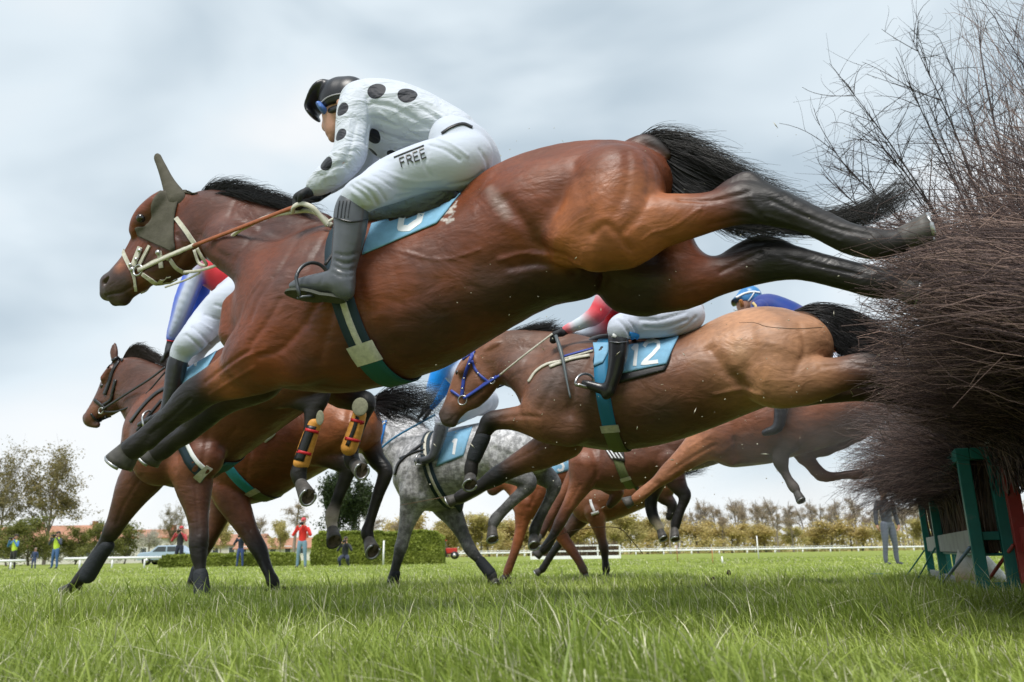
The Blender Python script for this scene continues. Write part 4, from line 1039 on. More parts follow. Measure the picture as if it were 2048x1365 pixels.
free_strap(P1, [(394, 497, -0.13), (404, 515, -0.11), (413, 530, -0.08), (398, 527, -0.06), (388, 500, -0.08)], 3.5, 'cheek_strap', CREAM, br)
free_strap(P1, [(368, 545, -0.07), (400, 541, -0.09), (444, 526, -0.12), (449, 512, -0.13)], 3.4, 'martingale', CREAM, h1)
free_strap(P1, [(330, 575, -0.05), (372, 560, -0.06), (400, 546, -0.08)], 2.2, 'martingale', CREAM, h1)
free_strap(P1, [(447, 512, -0.13), (453, 486, -0.15), (474, 465, -0.17), (502, 449, -0.19), (540, 433, -0.21), (590, 424, -0.22), (622, 423, -0.22), (648, 437, -0.20), (664, 452, -0.19)], 4.6, 'neck_strap', CREAM, h1)
free_strap(P1, [(586, 424, -0.25), (588, 414, -0.27), (603, 408, -0.27), (624, 415, -0.26), (640, 432, -0.24), (656, 452, -0.22)], 5.2, 'rein_loop', CREAM, h1)
free_strap(P1, [(656, 444, -0.22), (668, 438, -0.22), (680, 446, -0.24)], 3, 'breast_strap', CREAM, h1)
# saddle cloth, saddle and girth
cl1 = mk_pair('saddle_cloth', *drape(sc1, [(752, 420), (740, 462), (730, 492), (725, 511)], [(922, 388), (908, 405), (893, 425), (874, 448)], 14, 22, 0.005, 0.002, mirror=True), CLOTHB, h1)
ss = Sculpt(P1, dict(g=(0.1, 0.1, 0.1)))
ss.chain([(715, 450, 20, 0, 2.2, 'g'), (770, 440, 14, 0, 2.4), (840, 425, 14, 0, 2.4), (895, 408, 14, 0, 2.2)], k=0.03)
ss.chain([(700, 430, 20, 0, 1.0, 'g'), (690, 418, 14)], k=0.03)
ss.chain([(700, 470, 10, -0.22, 1.0, 'g'), (690, 500, 9, -0.26), (672, 485, 9, -0.24)], k=0.03)
ss.build('saddle', BLEATHER, h1, vox=0.009).link()
ss = Sculpt(P1, dict(g=(0.1, 0.1, 0.1)))
ss.chain([(742, 455, 12, 0, 7.5, 'g'), (780, 445, 17, 0, 5.6), (840, 427, 18, 0, 5.4), (885, 410, 17, 0, 5.4), (912, 398, 12, 0, 6.0)], k=0.02)
ss.build('saddle_pad', mat('lavender_pad', (0.42, 0.48, 0.62), rough=0.85, bump2=0.7, b2scale=20), h1, vox=0.009).link()
lettering(sc1, '8', (816, 372), (866, 352), (794, 470), 12, 'cloth_number', WHITEC, cl1, 0.0075)
nsel = lambda a, b: [i for i in range(a, b)]
gv = girth(sc1, (680, 480), (722, 740), 0.088, [
    ('girth', NAVYG, 0, 1, None, 0.004), ('girth_stripe', CREAM, 0.36, 0.64, None, 0.007),
    ('girth_elastic', CREAM, -0.1, 1.1, nsel(24, 26), 0.010), ('girth_pad', TEALG, -0.02, 1.02, nsel(14, 24), 0.009)], h1)
# mane and tail
def hg(pl, pts):
    return [np.array([pl.w(*p) for p in g]) for g in pts]
def hjoin(*hs):
    V = []; Q = []; o = 0
    for v, q in hs: V.append(v); Q.append(q + o); o += len(v)
    return np.vstack(V), np.vstack(Q)
mg = hg(P1, [[(402, 392, 0), (410, 376, 0), (434, 362, 0), (476, 364, 0.02)], [(425, 394, 0), (450, 372, 0), (490, 368, 0), (532, 382, 0.02)], [(460, 400, 0), (492, 382, 0), (540, 388, 0), (585, 405, 0.03)],
             [(505, 410, 0), (540, 398, 0), (585, 404, 0), (625, 422, 0.03)], [(560, 422, 0), (598, 410, 0), (632, 420, 0), (660, 436, 0.02)]])
mk('mane', *hjoin(hair(mg, 1000, 0.009, 0.0013, jit=0.022, seed=3, lenv=0.6), hair(hg(P1, [[(420, 392, -0.02), (460, 384, -0.05), (500, 396, -0.07)], [(480, 402, -0.02), (530, 400, -0.05), (580, 415, -0.07)], [(560, 418, -0.02), (610, 420, -0.06), (650, 438, -0.1)]]), 700, 0.008, 0.0013, jit=0.012, seed=4, lenv=0.5)), HAIR, h1)
tg = hg(P1, [[(1262, 290, 0), (1300, 268, 0), (1345, 266, 0), (1400, 284, 0)], [(1275, 288, 0), (1340, 290, 0), (1420, 320, 0), (1480, 345, 0), (1540, 372, 0.02)],
             [(1300, 296, 0), (1370, 330, 0.02), (1460, 372, 0.05), (1560, 398, 0.08), (1640, 420, 0.1)], [(1312, 304, 0), (1360, 360, 0.03), (1450, 405, 0.06), (1560, 440, 0.10), (1660, 445, 0.12)],
             [(1322, 320, 0), (1345, 370, 0.03), (1410, 415, 0.05), (1500, 460, 0.08), (1600, 462, 0.1)], [(1318, 330, 0.02), (1332, 370, 0.04), (1365, 400, 0.05), (1450, 440, 0.06), (1500, 455, 0.06)]])
tg2 = hg(P1, [[(1340, 330, 0.03), (1450, 390, 0.08), (1570, 430, 0.12), (1690, 425, 0.14), (1780, 390, 0.15), (1832, 355, 0.15)],
              [(1340, 340, 0.03), (1440, 400, 0.08), (1560, 455, 0.12), (1680, 455, 0.14), (1770, 415, 0.15), (1835, 360, 0.15)]])
mk('tail', *hjoin(hair(tg, 4200, 0.013, 0.0014, K=14, jit=0.03, seed=5, flare=1.3, lenv=0.45), hair(tg2, 1100, 0.009, 0.0011, K=16, jit=0.035, seed=6, lenv=0.5, flare=0.8)), HAIR, h1)

# ---- horse 5
sb = [([(949, 702), (940, 722), (931, 745), (927, 770), (924, 793)], 6), ([(943, 722), (955, 745), (976, 764)], 5), ([(903, 782), (912, 788), (920, 794)], 5), ([(928, 798), (950, 783), (976, 764), (994, 753)], 6), ([(947, 702), (936, 712), (926, 720)], 4)]
br5 = mk('bridle', *join([strap(sc5, p, w, 0.005, thick=0.004, mirror=True) for p, w in sb]), BLUES, h5)
bx = []
for p in ((938, 728), (929, 757), (926, 778), (957, 748), (940, 790), (962, 775)):
    q, n_ = sc5.hit(*p); bx.append(ball(q + n_ * 0.008, 0.007, nu=8, nv=6))
mk('buckles', *join(bx), METAL, br5)
ringpx(P5, (925, 801, -0.07), 9.5, 1.4, 'bit_ring', METAL, br5)
ringpx(P5, (984, 762, -0.10), 6, 1.4, 'bit_ring', METAL, br5)
free_strap(P5, [(928, 798, -0.085), (960, 777, -0.11), (1001, 750, -0.14)], 2.6, 'rein', BLUES, h5)
free_strap(P5, [(999, 751, -0.14), (1025, 730, -0.20), (1055, 706, -0.24), (1105, 668, -0.26)], 2.0, 'rein', CREAM, h5)
free_strap(P5, [(994, 776, 0.05), (1012, 768, 0.04), (1030, 758, 0.03)], 2.0, 'rein', BLUES, h5)
free_strap(P5, [(1034, 757, -0.05), (1035, 772, -0.05), (1044, 776, -0.05), (1058, 770, -0.08)], 2.0, 'martingale', BLEATHER, h5)
v, f = join([strap(sc5, p, w, 0.005, thick=0.004) for p, w in (([(1058, 765), (1072, 745), (1095, 730), (1130, 722)], 4), ([(1128, 719), (1155, 711), (1186, 702)], 5), ([(1100, 735), (1140, 720), (1180, 712)], 5))])
mk('breastplate', v, f, CREAM, h5)
v, f = strap(sc5, [(1128, 716), (1155, 708), (1186, 700)], 3, 0.010, thick=0.004)
mk('breastplate', v, f, BLUES, h5)
pad5 = mk('saddle_pad', *drape(sc5, [(1250, 700), (1243, 735), (1236, 768)], [(1345, 700), (1340, 722), (1330, 742)], 12, 14, 0.004, 0.004), BLEATHER, h5)
cl5 = mk_pair('saddle_cloth', *drape(sc5, [(1256, 694), (1250, 720), (1238, 750)], [(1358, 676), (1345, 702), (1333, 730)], 14, 18, 0.012, 0.002, mirror=True), CLOTHB, h5)
mk('cloth_corner', *drape(sc5, [(1186, 690), (1190, 712), (1188, 735)], [(1218, 690), (1216, 708), (1206, 728)], 8, 8, 0.012, 0.003), CLOTHB, h5)
lettering(sc5, '1', (1258, 696), (1290, 692), (1254, 737), 7, 'cloth_number', WHITEC, cl5, 0.0155)
lettering(sc5, '2', (1288, 689), (1324, 684), (1283, 731), 7, 'cloth_number', WHITEC, cl5, 0.0155)
ss = Sculpt(P5, dict(g=(0.1, 0.1, 0.1)))
ss.chain([(1190, 692, 15, 0, 2.4, 'g'), (1230, 684, 12, 0, 2.6), (1280, 676, 11, 0, 2.6), (1330, 672, 12, 0, 2.4)], k=0.03)
ss.chain([(1205, 700, 8, -0.22, 1.2, 'g'), (1195, 728, 8, -0.25), (1208, 735, 8, -0.25)], k=0.03)
ss.build('saddle', BLEATHER, h5, vox=0.011).link()
girth(sc5, (1205, 720), (1218, 860), 0.075, [('girth', BLUEG, 0, 1, None, 0.004), ('girth_elastic', CREAM, -0.15, 1.15, nsel(25, 26), 0.010), ('girth_pad', OLIVEG, -0.05, 1.05, nsel(14, 25), 0.008)], h5)
mk('mane', *hair(hg(P5, [[(985, 692, 0), (1010, 672, 0), (1050, 660, 0), (1100, 650, 0.02)], [(1030, 682, 0), (1060, 665, 0), (1090, 655, 0), (1115, 645, 0.02)], [(1080, 680, 0), (1110, 670, 0), (1140, 670, 0), (1170, 680, 0)]]), 900, 0.010, 0.0017, jit=0.02, seed=8), HAIR, h5)
mk('tail', *hair(hg(P5, [[(1590, 624, 0), (1630, 612, 0), (1690, 622, 0.03), (1750, 650, 0.05), (1800, 660, 0.05)], [(1600, 626, 0), (1650, 640, 0), (1700, 670, 0.03), (1760, 700, 0.05), (1810, 700, 0.05)], [(1618, 640, 0), (1650, 668, 0), (1680, 700, 0.02), (1720, 730, 0.04), (1780, 740, 0.05)]]), 2200, 0.014, 0.0019, K=12, jit=0.04, seed=9), HAIR, h5)

# ---- horse 2
sb = [([(238, 722), (226, 742), (219, 765), (210, 790)], 6), ([(246, 722), (236, 716), (226, 722), (214, 735)], 5), ([(190, 800), (200, 808), (212, 818)], 6), ([(183, 828), (192, 840), (205, 845)], 4), ([(232, 760), (226, 785), (222, 800), (205, 812)], 5)]
br2 = mk('bridle', *join([strap(sc2, p, w, 0.005, thick=0.005, mirror=True) for p, w in sb]), BLEATHER, h2)
ringpx(P2, (202, 822, -0.07), 6, 1.4, 'bit_ring', METAL, br2)
free_strap(P2, [(204, 820, -0.08), (250, 790, -0.14), (300, 758, -0.2), (330, 735, -0.24)], 2.6, 'rein', BLEATHER, h2)
free_strap(P2, [(206, 824, -0.06), (238, 822, -0.1), (280, 800, -0.14), (330, 745, -0.22)], 2.0, 'rein', BLEATHER, h2)
v, f = join([strap(sc2, p, w, 0.005, thick=0.004) for p, w in (([(262, 845), (285, 815), (310, 790), (335, 775)], 5), ([(275, 862), (300, 830), (325, 800)], 4))])
mk('breastplate', v, f, BLEATHER, h2)
cl2 = mk_pair('saddle_cloth', *drape(sc2, [(385, 690), (372, 730), (356, 776)], [(452, 648), (440, 690), (412, 742)], 12, 12, 0.006, 0.002, mirror=True), CLOTHB, h2)
lettering(sc2, '1', (388, 716), (404, 708), (384, 738), 5, 'cloth_number', WHITEC, cl2, 0.0085)
girth(sc2, (350, 840), (392, 925), 0.085, [('girth', NAVYG, 0, 1, None, 0.004), ('girth_stripe', WHITEC, 0.0, 0.3, nsel(22, 38), 0.007), ('girth_elastic', CREAM, -0.15, 1.15, nsel(24, 25), 0.010), ('girth_pad', TEALG, -0.1, 1.1, nsel(12, 24), 0.008)], h2)
mk('mane', *hair(hg(P2, [[(246, 718, 0), (262, 696, 0), (280, 690, 0), (292, 700, 0.02)], [(258, 722, 0), (280, 706, 0), (310, 712, 0), (335, 730, 0.02)], [(290, 735, 0), (315, 722, 0), (340, 735, 0), (360, 755, 0)]]), 800, 0.010, 0.002, jit=0.02, seed=10), HAIRB, h2)

# ---- horse 3
girth(sc3, (450, 895), (480, 960), 0.085, [('girth', CYANG, 0, 1, None, 0.004), ('girth_elastic', CREAM, -0.15, 1.15, nsel(23, 24), 0.010), ('girth_pad', OLIVEG, -0.05, 1.05, nsel(12, 23), 0.008)], h3)
mk('sweat_foam', *drape(sc3, [(545, 860), (532, 870), (520, 882)], [(552, 868), (545, 876), (532, 886)], 6, 4, 0.003, 0.006), FOAM, h3)
mk('tail', *hair(hg(P3, [[(742, 800, 0), (790, 776, 0), (850, 782, 0.03), (905, 792, 0.03)], [(746, 805, 0), (800, 800, 0), (860, 806, 0.03), (900, 815, 0.03)], [(746, 810, 0), (790, 818, 0), (850, 822, 0.03), (895, 850, 0.03)], [(746, 812, 0), (762, 830, 0), (800, 838, 0.03), (850, 835, 0.03)]]), 750, 0.022, 0.0021, K=14, jit=0.10, seed=11, lenv=0.6), HAIR, h3)

# ---- horse 4
cl4 = mk_pair('saddle_cloth', *drape(sc4, [(890, 868), (882, 900), (872, 934)], [(945, 855), (936, 882), (927, 912)], 12, 12, 0.006, 0.002, mirror=True), CLOTHB, h4)
lettering(sc4, '1', (903, 882), (922, 877), (898, 912), 6, 'cloth_number', WHITEC, cl4, 0.0085)
girth(sc4, (858, 910), (876, 985), 0.085, [('girth', NAVYG, 0, 1, None, 0.004), ('girth_stripe', CREAM, 0.36, 0.64, None, 0.007)], h4)
BLUEH = mat('blue_hood', (0.03, 0.24, 0.72), rough=0.7)
mk_pair('hood', *drape(sc4, [(742, 852), (740, 880), (738, 905)], [(774, 842), (768, 870), (762, 900)], 8, 6, 0.008, 0.004, mirror=True), BLUEH, h4)
v, f = join([strap(sc4, p, 3, 0.014, thick=0.003) for p in ([(772, 845), (756, 862), (752, 880), (762, 900)], [(742, 895), (755, 892), (766, 898)])])
mk('bridle', v, f, WHITEC, h4)
free_strap(P4, [(748, 910, -0.1), (790, 875, -0.14), (870, 830, -0.2)], 2.2, 'rein', mat('blue_rein', (0.03, 0.16, 0.3), rough=0.5), h4)
v, f = join([strap(sc4, p, w, 0.005, thick=0.005) for p, w in (([(790, 950), (800, 925), (830, 900), (850, 885)], 4), ([(800, 918), (830, 905), (850, 900)], 3))])
mk('breastplate', v, f, BLEATHER, h4)
mk('mane', *hair(hg(P4, [[(775, 835, 0), (810, 832, 0), (840, 850, 0)], [(810, 852, 0), (840, 850, 0), (865, 870, 0)]]), 300, 0.012, 0.002, seed=12), mat('grey_mane', (0.12, 0.12, 0.13), rough=0.6), h4)

# ---- horses 6, 7, 8
cl6 = mk_pair('saddle_cloth', *drape(sc6, [(1098, 918), (1098, 935), (1104, 952)], [(1141, 909), (1144, 924), (1147, 938)], 8, 10, 0.006, 0.002, mirror=True), CLOTHB, h6)
lettering(sc6, '5', (1112, 920), (1126, 917), (1116, 943), 4.5, 'cloth_number', WHITEC, cl6, 0.0085)
girth(sc7, (1230, 900), (1246, 950), 0.08, [('girth', OLIVEG, 0, 1, None, 0.004), ('girth_elastic', CREAM, -0.1, 1.1, nsel(25, 26), 0.010)], h7)
STR = mat('striped_cloth', (0.05, 0.045, 0.045), rough=0.7)
cl7 = mk_pair('saddle_cloth', *drape(sc7, [(1205, 889), (1216, 905), (1228, 920)], [(1246, 890), (1248, 905), (1250, 924)], 8, 10, 0.012, 0.004, mirror=True), STR, h7)
v, f = join([strap(sc7, [(x, 892), (x + 8, 904), (x + 18, 918)], 2.4, 0.018, thick=0.002) for x in (1208, 1215, 1222, 1229)])
mk('cloth_stripe', v, f, WHITEC, cl7)
v, f = join([strap(sc8, [(1181, 1000), (1184, 1012), (1190, 1026)], 5, 0.005), strap(sc8, [(1183, 1029), (1197, 1024)], 6, 0.006)]); mk('girth', v, f, WHITEC, h8)
mk('tail', *hair(hg(P8, [[(1340, 945, 0), (1370, 935, 0), (1400, 930, 0), (1425, 925, 0)], [(1345, 950, 0), (1372, 950, 0), (1395, 945, 0), (1410, 940, 0)]]), 160, 0.02, 0.002, jit=0.05, seed=13), HAIR, h8)

# ---- leg boots and bandages (worn, so part of the horse)
def cuff(pl, parent, name, nodes, mt, scale=1.0, vox=0.006, pal=None):
    s_ = Sculpt(pl, pal or dict(g=(0.1, 0.1, 0.1)))
    s_.chain([(*n, ) for n in nodes], k=0.006)
    s_.build(name, mt, parent, vox=vox); return s_.link(), s_
for pl, par, nodes in ((P2, h2, [(214, 1092, 14, 0.12, 0.95, 'g'), (196, 1118, 15), (176, 1150, 17)]), (P2, h2, [(401, 1148, 14, -0.15, 0.95, 'g'), (403, 1168, 15), (404, 1192, 16)]),
                       (P5, h5, [(966, 874, 16, -0.17, 0.95, 'g'), (957, 893, 16), (948, 916, 15)]), (P4, h4, [(962, 1124, 11, 0.14, 0.95, 'g'), (980, 1146, 12)]),
                       (P4, h4, [(791, 1148, 10, -0.16, 0.95, 'g'), (787, 1160, 11)]), (P3, h3, [(392, 1140, 10, 0.14, 0.95, 'g'), (388, 1158, 11)])):
    cuff(pl, par, 'tendon_boot', nodes, BANDAGE, vox=0.008)
ORB = mat('orange_boot', (0.66, 0.30, 0.055), rough=0.6, var=0.15, bump=0.2, bscale=200, bdist=0.001)
REDS = mat('red_strap', (0.55, 0.02, 0.03), rough=0.5)
OLV = mat('olive_pad', (0.22, 0.22, 0.15), rough=0.8, var=0.2, scale=60, bump=0.5, bscale=120, bdist=0.002)
for (top, mid, bot, d, lid) in (((629, 848), (616, 885), (603, 926), -0.15, (640, 836)), ((719, 830), (710, 862), (698, 896), 0.02, (720, 814))):
    o, s_ = cuff(P2, h2, 'hind_boot', [(*top, 13.5, d, 1.05, 'g'), (*mid, 15), (*bot, 16)], ORB)
    tx, ty = bot[0] - top[0], bot[1] - top[1]
    for t in (0.16, 0.72):
        c = (top[0] + tx * t, top[1] + ty * t)
        mk('boot_strap', *drape(s_, [(c[0] - 17, c[1] - 5), (c[0], c[1] - 1), (c[0] + 16, c[1] + 3)], [(c[0] - 18, c[1] + 1), (c[0] - 1, c[1] + 5), (c[0] + 15, c[1] + 9)], 9, 3, 0.003, 0.002), REDS, o)
    a, b = (-15, 4) if lid[0] < 700 else (-7, 0)
    mk('boot_shell', *drape(s_, [(top[0] + a, top[1] + 2), (mid[0] + a, mid[1]), (bot[0] + a, bot[1] - 6)], [(top[0] + b, top[1] + 6), (mid[0] + b, mid[1] + 2), (bot[0] + b, bot[1] - 2)], 12, 5, 0.001, 0.002), BLEATHER, o)
    c = P2.w(lid[0], lid[1], d - 0.06)
    V, Fs = ball(c, 0.050 if lid[0] > 700 else 0.040, sx=1.0 if lid[0] > 700 else 0.6, sy=0.14, sz=1.15, nu=20, nv=10)
    mk('boot_lining', V, Fs, OLV, o)
# ================================================================== riders
FAB = mat('silk', attr=True, rough=0.62, spec=0.3, sheen=0.2, bump2=0.6, b2scale=13, bump=0.15, bscale=300, bdist=0.001, bs=(1, 1, 1))
HELM = mat('helmet_shell', attr=True, rough=0.35, spec=0.5, bump=0.1, bscale=300, bdist=0.001)
SKINM = mat('skin_attr', attr=True, rough=0.5, spec=0.35, var=0.10, scale=40)
GOG = mat('goggle_lens', (0.02, 0.03, 0.05), rough=0.1, spec=0.7)
GOGB = mat('goggle_frame', (0.10, 0.20, 0.55), rough=0.3)
PALR = dict(w=(0.55, 0.595, 0.69), k=(0.015, 0.015, 0.02), skin=(0.56, 0.31, 0.23), lip=(0.36, 0.13, 0.10), r=(0.68, 0.03, 0.05), b=(0.02, 0.09, 0.62), sb=(0.02, 0.28, 0.78), navy=(0.02, 0.04, 0.22), o=(0.85, 0.25, 0.05), hair=(0.03, 0.02, 0.015), lav=(0.62, 0.64, 0.80), blue=(0.05, 0.22, 0.50), lt=(0.60, 0.70, 0.78))

def fingers(sc, wrist, knuck, d, r, down=(0.25, 1.0), col='k', side=-1):
    """a closed hand: palm from wrist to knuckles, four bent fingers and a thumb, px units"""
    w_ = np.array(wrist, float); k_ = np.array(knuck, float); a = k_ - w_; L = np.hypot(*a); a /= L
    dn = np.array(down, float); dn /= np.hypot(*dn)
    for i in range(4):
        dd = d + (i - 1.5) * 0.021
        ln = (1.0, 1.1, 1.05, 0.85)[i]
        kk = k_ + dn * (i * 0.06 * L)
        sc.chain([(*(w_ + a * L * 0.25 + dn * r * 0.3), r * 1.1, d + (i - 1.5) * 0.012, 1.0, col), (*(w_ + a * L * 0.7), r * 0.9, dd), (*kk, r * 0.72, dd)], k=0.008)
        p1 = kk + (a * 0.25 + dn * 0.95) * L * 0.34 * ln; p2 = p1 + (-a * 0.75 + dn * 0.6) * L * 0.24 * ln; p3 = p2 + (-a * 1.0 - dn * 0.15) * L * 0.22 * ln
        sc.chain([(*kk, r * 0.66, dd, 1.0, col), (*p1, r * 0.6, dd), (*p2, r * 0.56, dd), (*p3, r * 0.5, dd)], k=0.003, n=2)
    b0 = w_ + a * L * 0.35 - dn * r * 0.3
    sc.chain([(*b0, r * 0.7, d + side * 0.03, 1, col), (*(b0 + a * L * 0.3 + dn * L * 0.05), r * 0.62, d + side * 0.055), (*(b0 + a * L * 0.48 + dn * L * 0.3), r * 0.52, d + side * 0.045)], k=0.006)

def rider(pl, label, anchor, parts, helmet=None, head=None, vox=0.008, group='jockeys riding in the race', z0=None):
    base = pl.w(*anchor); 
    root = empty('person', base, label=label, cat='person', group=group)
    body = Sculpt(pl, PALR)
    for g, ms in parts.items():
        for c in ms['chains']:
            nd = [(n[0], n[1], n[2] * 0.86, *n[3:5]) for n in c['nodes']]
            body.chain(nd, k=c.get('k', 0.02), c='skin')
    for c in (head or []): body.chain(**c)
    body.build('body', SKINM, root, vox=vox)
    out = {'root': root, 'body': body}
    for g, ms in parts.items():
        s_ = Sculpt(pl, PALR)
        for c in ms['chains']: s_.chain(**c)
        if 'hands' in ms:
            for h in ms['hands']: fingers(s_, *h)
        if g in ('boots', 'gloves'):
            allseg = s_.seg
            for sgn in (1, -1):
                q = Sculpt(pl, PALR); q.seg = [e for e in allseg if (e[0][1] < 0) == (sgn < 0)]
                if q.seg:
                    q.build(g[:-1], ms['mat'], root, vox=ms.get('vox', vox)); q.link(); out[g[:-1]] = q
            continue
        s_.build(g, ms['mat'], root, vox=ms.get('vox', vox))
        if 'folds' in ms: s_.carve(ms['folds'], noise=0.002, seed=3)
        s_.link(); out[g] = s_
    body.link()
    if helmet:
        s_ = Sculpt(pl, PALR)
        for c in helmet: s_.chain(**c)
        s_.build('helmet', HELM, root, vox=vox * 0.8); s_.link(); out['helmet'] = s_
    return out

# ---- rider 1, white silks with black dots
def dots_material(name, sc, root, dots, base, ink):
    m = bpy.data.materials.new(name); m.use_nodes = True
    t = m.node_tree; b = t.nodes['Principled BSDF']; L = t.links
    b.inputs['Roughness'].default_value = 0.6; b.inputs['Specular IOR Level'].default_value = 0.3; b.inputs['Sheen Weight'].default_value = 0.2
    tc = N(t, 'ShaderNodeTexCoord'); src = None
    rl = root_loc(root)
    for P, r in dots:
        v = N(t, 'ShaderNodeVectorMath', operation='DISTANCE'); L.new(tc.outputs['Object'], v.inputs[0]); v.inputs[1].default_value = tuple(P - rl)
        s_ = N(t, 'ShaderNodeMath', operation='SUBTRACT'); L.new(v.outputs['Value'], s_.inputs[0]); s_.inputs[1].default_value = r
        if src is None: src = s_.outputs[0]
        else:
            mn = N(t, 'ShaderNodeMath', operation='MINIMUM'); L.new(src, mn.inputs[0]); L.new(s_.outputs[0], mn.inputs[1]); src = mn.outputs[0]
    lt = N(t, 'ShaderNodeMath', operation='LESS_THAN'); L.new(src, lt.inputs[0]); lt.inputs[1].default_value = 0
    x = N(t, 'ShaderNodeMix', data_type='RGBA'); L.new(lt.outputs[0], x.inputs[0]); x.inputs[6].default_value = (*base, 1); x.inputs[7].default_value = (*ink, 1)
    L.new(x.outputs[2], b.inputs['Base Color'])
    n = N(t, 'ShaderNodeTexNoise'); n.inputs['Scale'].default_value = 11; n.inputs['Detail'].default_value = 3; n.inputs['Distortion'].default_value = 0.6
    mpn = N(t, 'ShaderNodeMapping'); mpn.inputs['Scale'].default_value = (0.8, 1, 1.7); mpn.inputs['Rotation'].default_value = (0, 0.6, 0)
    L.new(tc.outputs['Object'], mpn.inputs['Vector']); L.new(mpn.outputs[0], n.inputs['Vector'])
    bp = N(t, 'ShaderNodeBump'); bp.inputs['Strength'].default_value = 0.8; bp.inputs['Distance'].default_value = 0.03
    L.new(n.outputs['Fac'], bp.inputs['Height']); L.new(bp.outputs[0], b.inputs['Normal'])
    return m

NLG, FLG = -0.36, 0.36
shirt1 = dict(mat=FAB, chains=[
    ch([(738, 226, 46, 0, 1.7, 'w'), (775, 240, 62, 0, 1.55), (815, 246, 62, 0, 1.45), (860, 256, 54, 0, 1.4), (905, 268, 42, 0, 1.45), (925, 280, 36, 0, 1.5)], k=0.03),
    ch([(775, 285, 34, 0, 1.3, 'w'), (800, 295, 30)], k=0.05),
    ch([(728, 208, 36, -0.10, 1.0, 'w'), (714, 216, 35, -0.18), (706, 250, 31, -0.20), (703, 288, 30, -0.21), (698, 312, 29, -0.22), (676, 338, 27, -0.23), (650, 360, 22, -0.23), (630, 374, 17, -0.23)], k=0.018),
    ch([(735, 205, 34, 0.12, 1.0, 'w'), (730, 230, 32, 0.18), (735, 270, 28, 0.20), (738, 298, 26, 0.2), (712, 330, 22, 0.19), (680, 356, 18, 0.17), (650, 378, 14, 0.15)], k=0.018)])
breech1 = dict(mat=BREECH, chains=[
    ch([(915, 290, 40, 0, 1.75, 'w'), (932, 318, 56, 0, 1.45), (922, 340, 44, 0, 1.6)], k=0.05),
    ch([(940, 312, 46, -0.10, 1.0, 'w'), (915, 326, 50, -0.14), (870, 330, 47, -0.19), (820, 345, 44, -0.23), (775, 364, 41, -0.26), (738, 384, 33, NLG), (716, 396, 29, NLG), (708, 412, 24, NLG)], k=0.02),
    ch([(940, 312, 46, 0.10, 1.0, 'w'), (910, 335, 46, 0.14), (850, 360, 40, 0.2), (780, 390, 34, 0.25), (740, 405, 28, FLG), (728, 430, 22, FLG)], k=0.02)])
boots1 = dict(mat=BOOTL, chains=[
    ch([(706, 412, 31, NLG, 1.0, 'k'), (702, 432, 32), (700, 458, 31), (694, 495, 28), (688, 530, 24), (682, 552, 23)], k=0.01),
    ch([(684, 556, 24, NLG, 0.9, 'k'), (686, 575, 20), (692, 588, 11)], k=0.02),
    ch([(682, 564, 20, NLG, 0.9, 'k'), (650, 566, 18), (618, 568, 13), (585, 572, 8)], k=0.02),
    ch([(726, 420, 28, FLG, 1.0, 'k'), (720, 465, 26), (708, 520, 22), (700, 550, 20), (650, 560, 15), (610, 566, 11)], k=0.02)])
glove1 = dict(mat=GLOVE, vox=0.005, chains=[ch([(634, 372, 14, -0.23, 0.9, 'k'), (622, 380, 12)], k=0.01), ch([(652, 380, 13, 0.15, 0.9, 'k'), (640, 390, 11)], k=0.01)],
              hands=[((626, 378), (592, 396), -0.23, 9.0, (0.1, 1.0)), ((642, 388), (610, 402), 0.13, 9.0, (0.1, 1.0), 'k', 1)])
J1 = rider(P1, 'jockey in white silks with black dots crouched over the foreground horse', (800, 1109, 0),
    dict(shirt=shirt1, breeches=breech1, boots=boots1, gloves=glove1), vox=0.007,
    head=[ch([(690, 200, 38, 0, 0.80, 'skin'), (676, 215, 35, 0, 0.80)], k=0.02), ch([(674, 224, 28, 0, 0.85, 'skin'), (670, 248, 21, 0, 0.85), (668, 266, 13, 0, 1.0)], k=0.015),
          ch([(656, 238, 5, 0, 1, 'skin'), (651, 252, 6.5), (653, 258, 5.5)], k=0.010), ch([(657, 268, 4, 0, 2.2, 'lip'), (658, 272, 4, 0, 2.2)], k=0.006),
          ch([(664, 279, 6, 0, 1.4, 'skin')], k=0.015), ch([(684, 230, 22, 0, 1.1, 'skin'), (715, 225, 26, 0, 1.1), (735, 225, 28)], k=0.02),
          ch([(678, 200, 7, -0.070, 0.5, 'skin'), (682, 210, 7), (677, 219, 4)], k=0.004), ch([(672, 196, 6, 0.068, 0.5, 'skin'), (676, 206, 6), (673, 213, 4)], k=0.006),
          ch([(698, 205, 36, 0, 0.82, 'hair'), (712, 200, 26, 0, 0.82, 'hair')], k=0.01)],
    helmet=[ch([(697, 199, 46, 0, 0.86, 'k'), (683, 201, 47, 0, 0.88)], k=0.01),
            ch([(664, 254, 30, 0, 3, 'k'), (694, 248, 33, 0, 3), (760, 232, 36, 0, 3)], op='-', k=0.005),
            ch([(660, 180, 13, 0, 2.6, 'k'), (638, 200, 8, 0, 3.4), (623, 222, 5, 0, 3.4), (632, 238, 3.5, 0, 4)], k=0.016)])
sc = J1['shirt']
dots = []
for px, py, r in ((753, 181, 19), (815, 190, 20), (745, 272, 18), (785, 312, 13), (684, 219, 15), (681, 270, 14), (652, 327, 15), (745, 305, 11), (860, 300, 15)):
    p, n_ = sc.hit(px, py); dots.append((p, r * np.dot(p - CAM, _F) / F_PX))
    q = P1.loc(p); q[1] *= -1; q[0] += 0.04; dots.append((P1.glob(q), r * 0.0019))
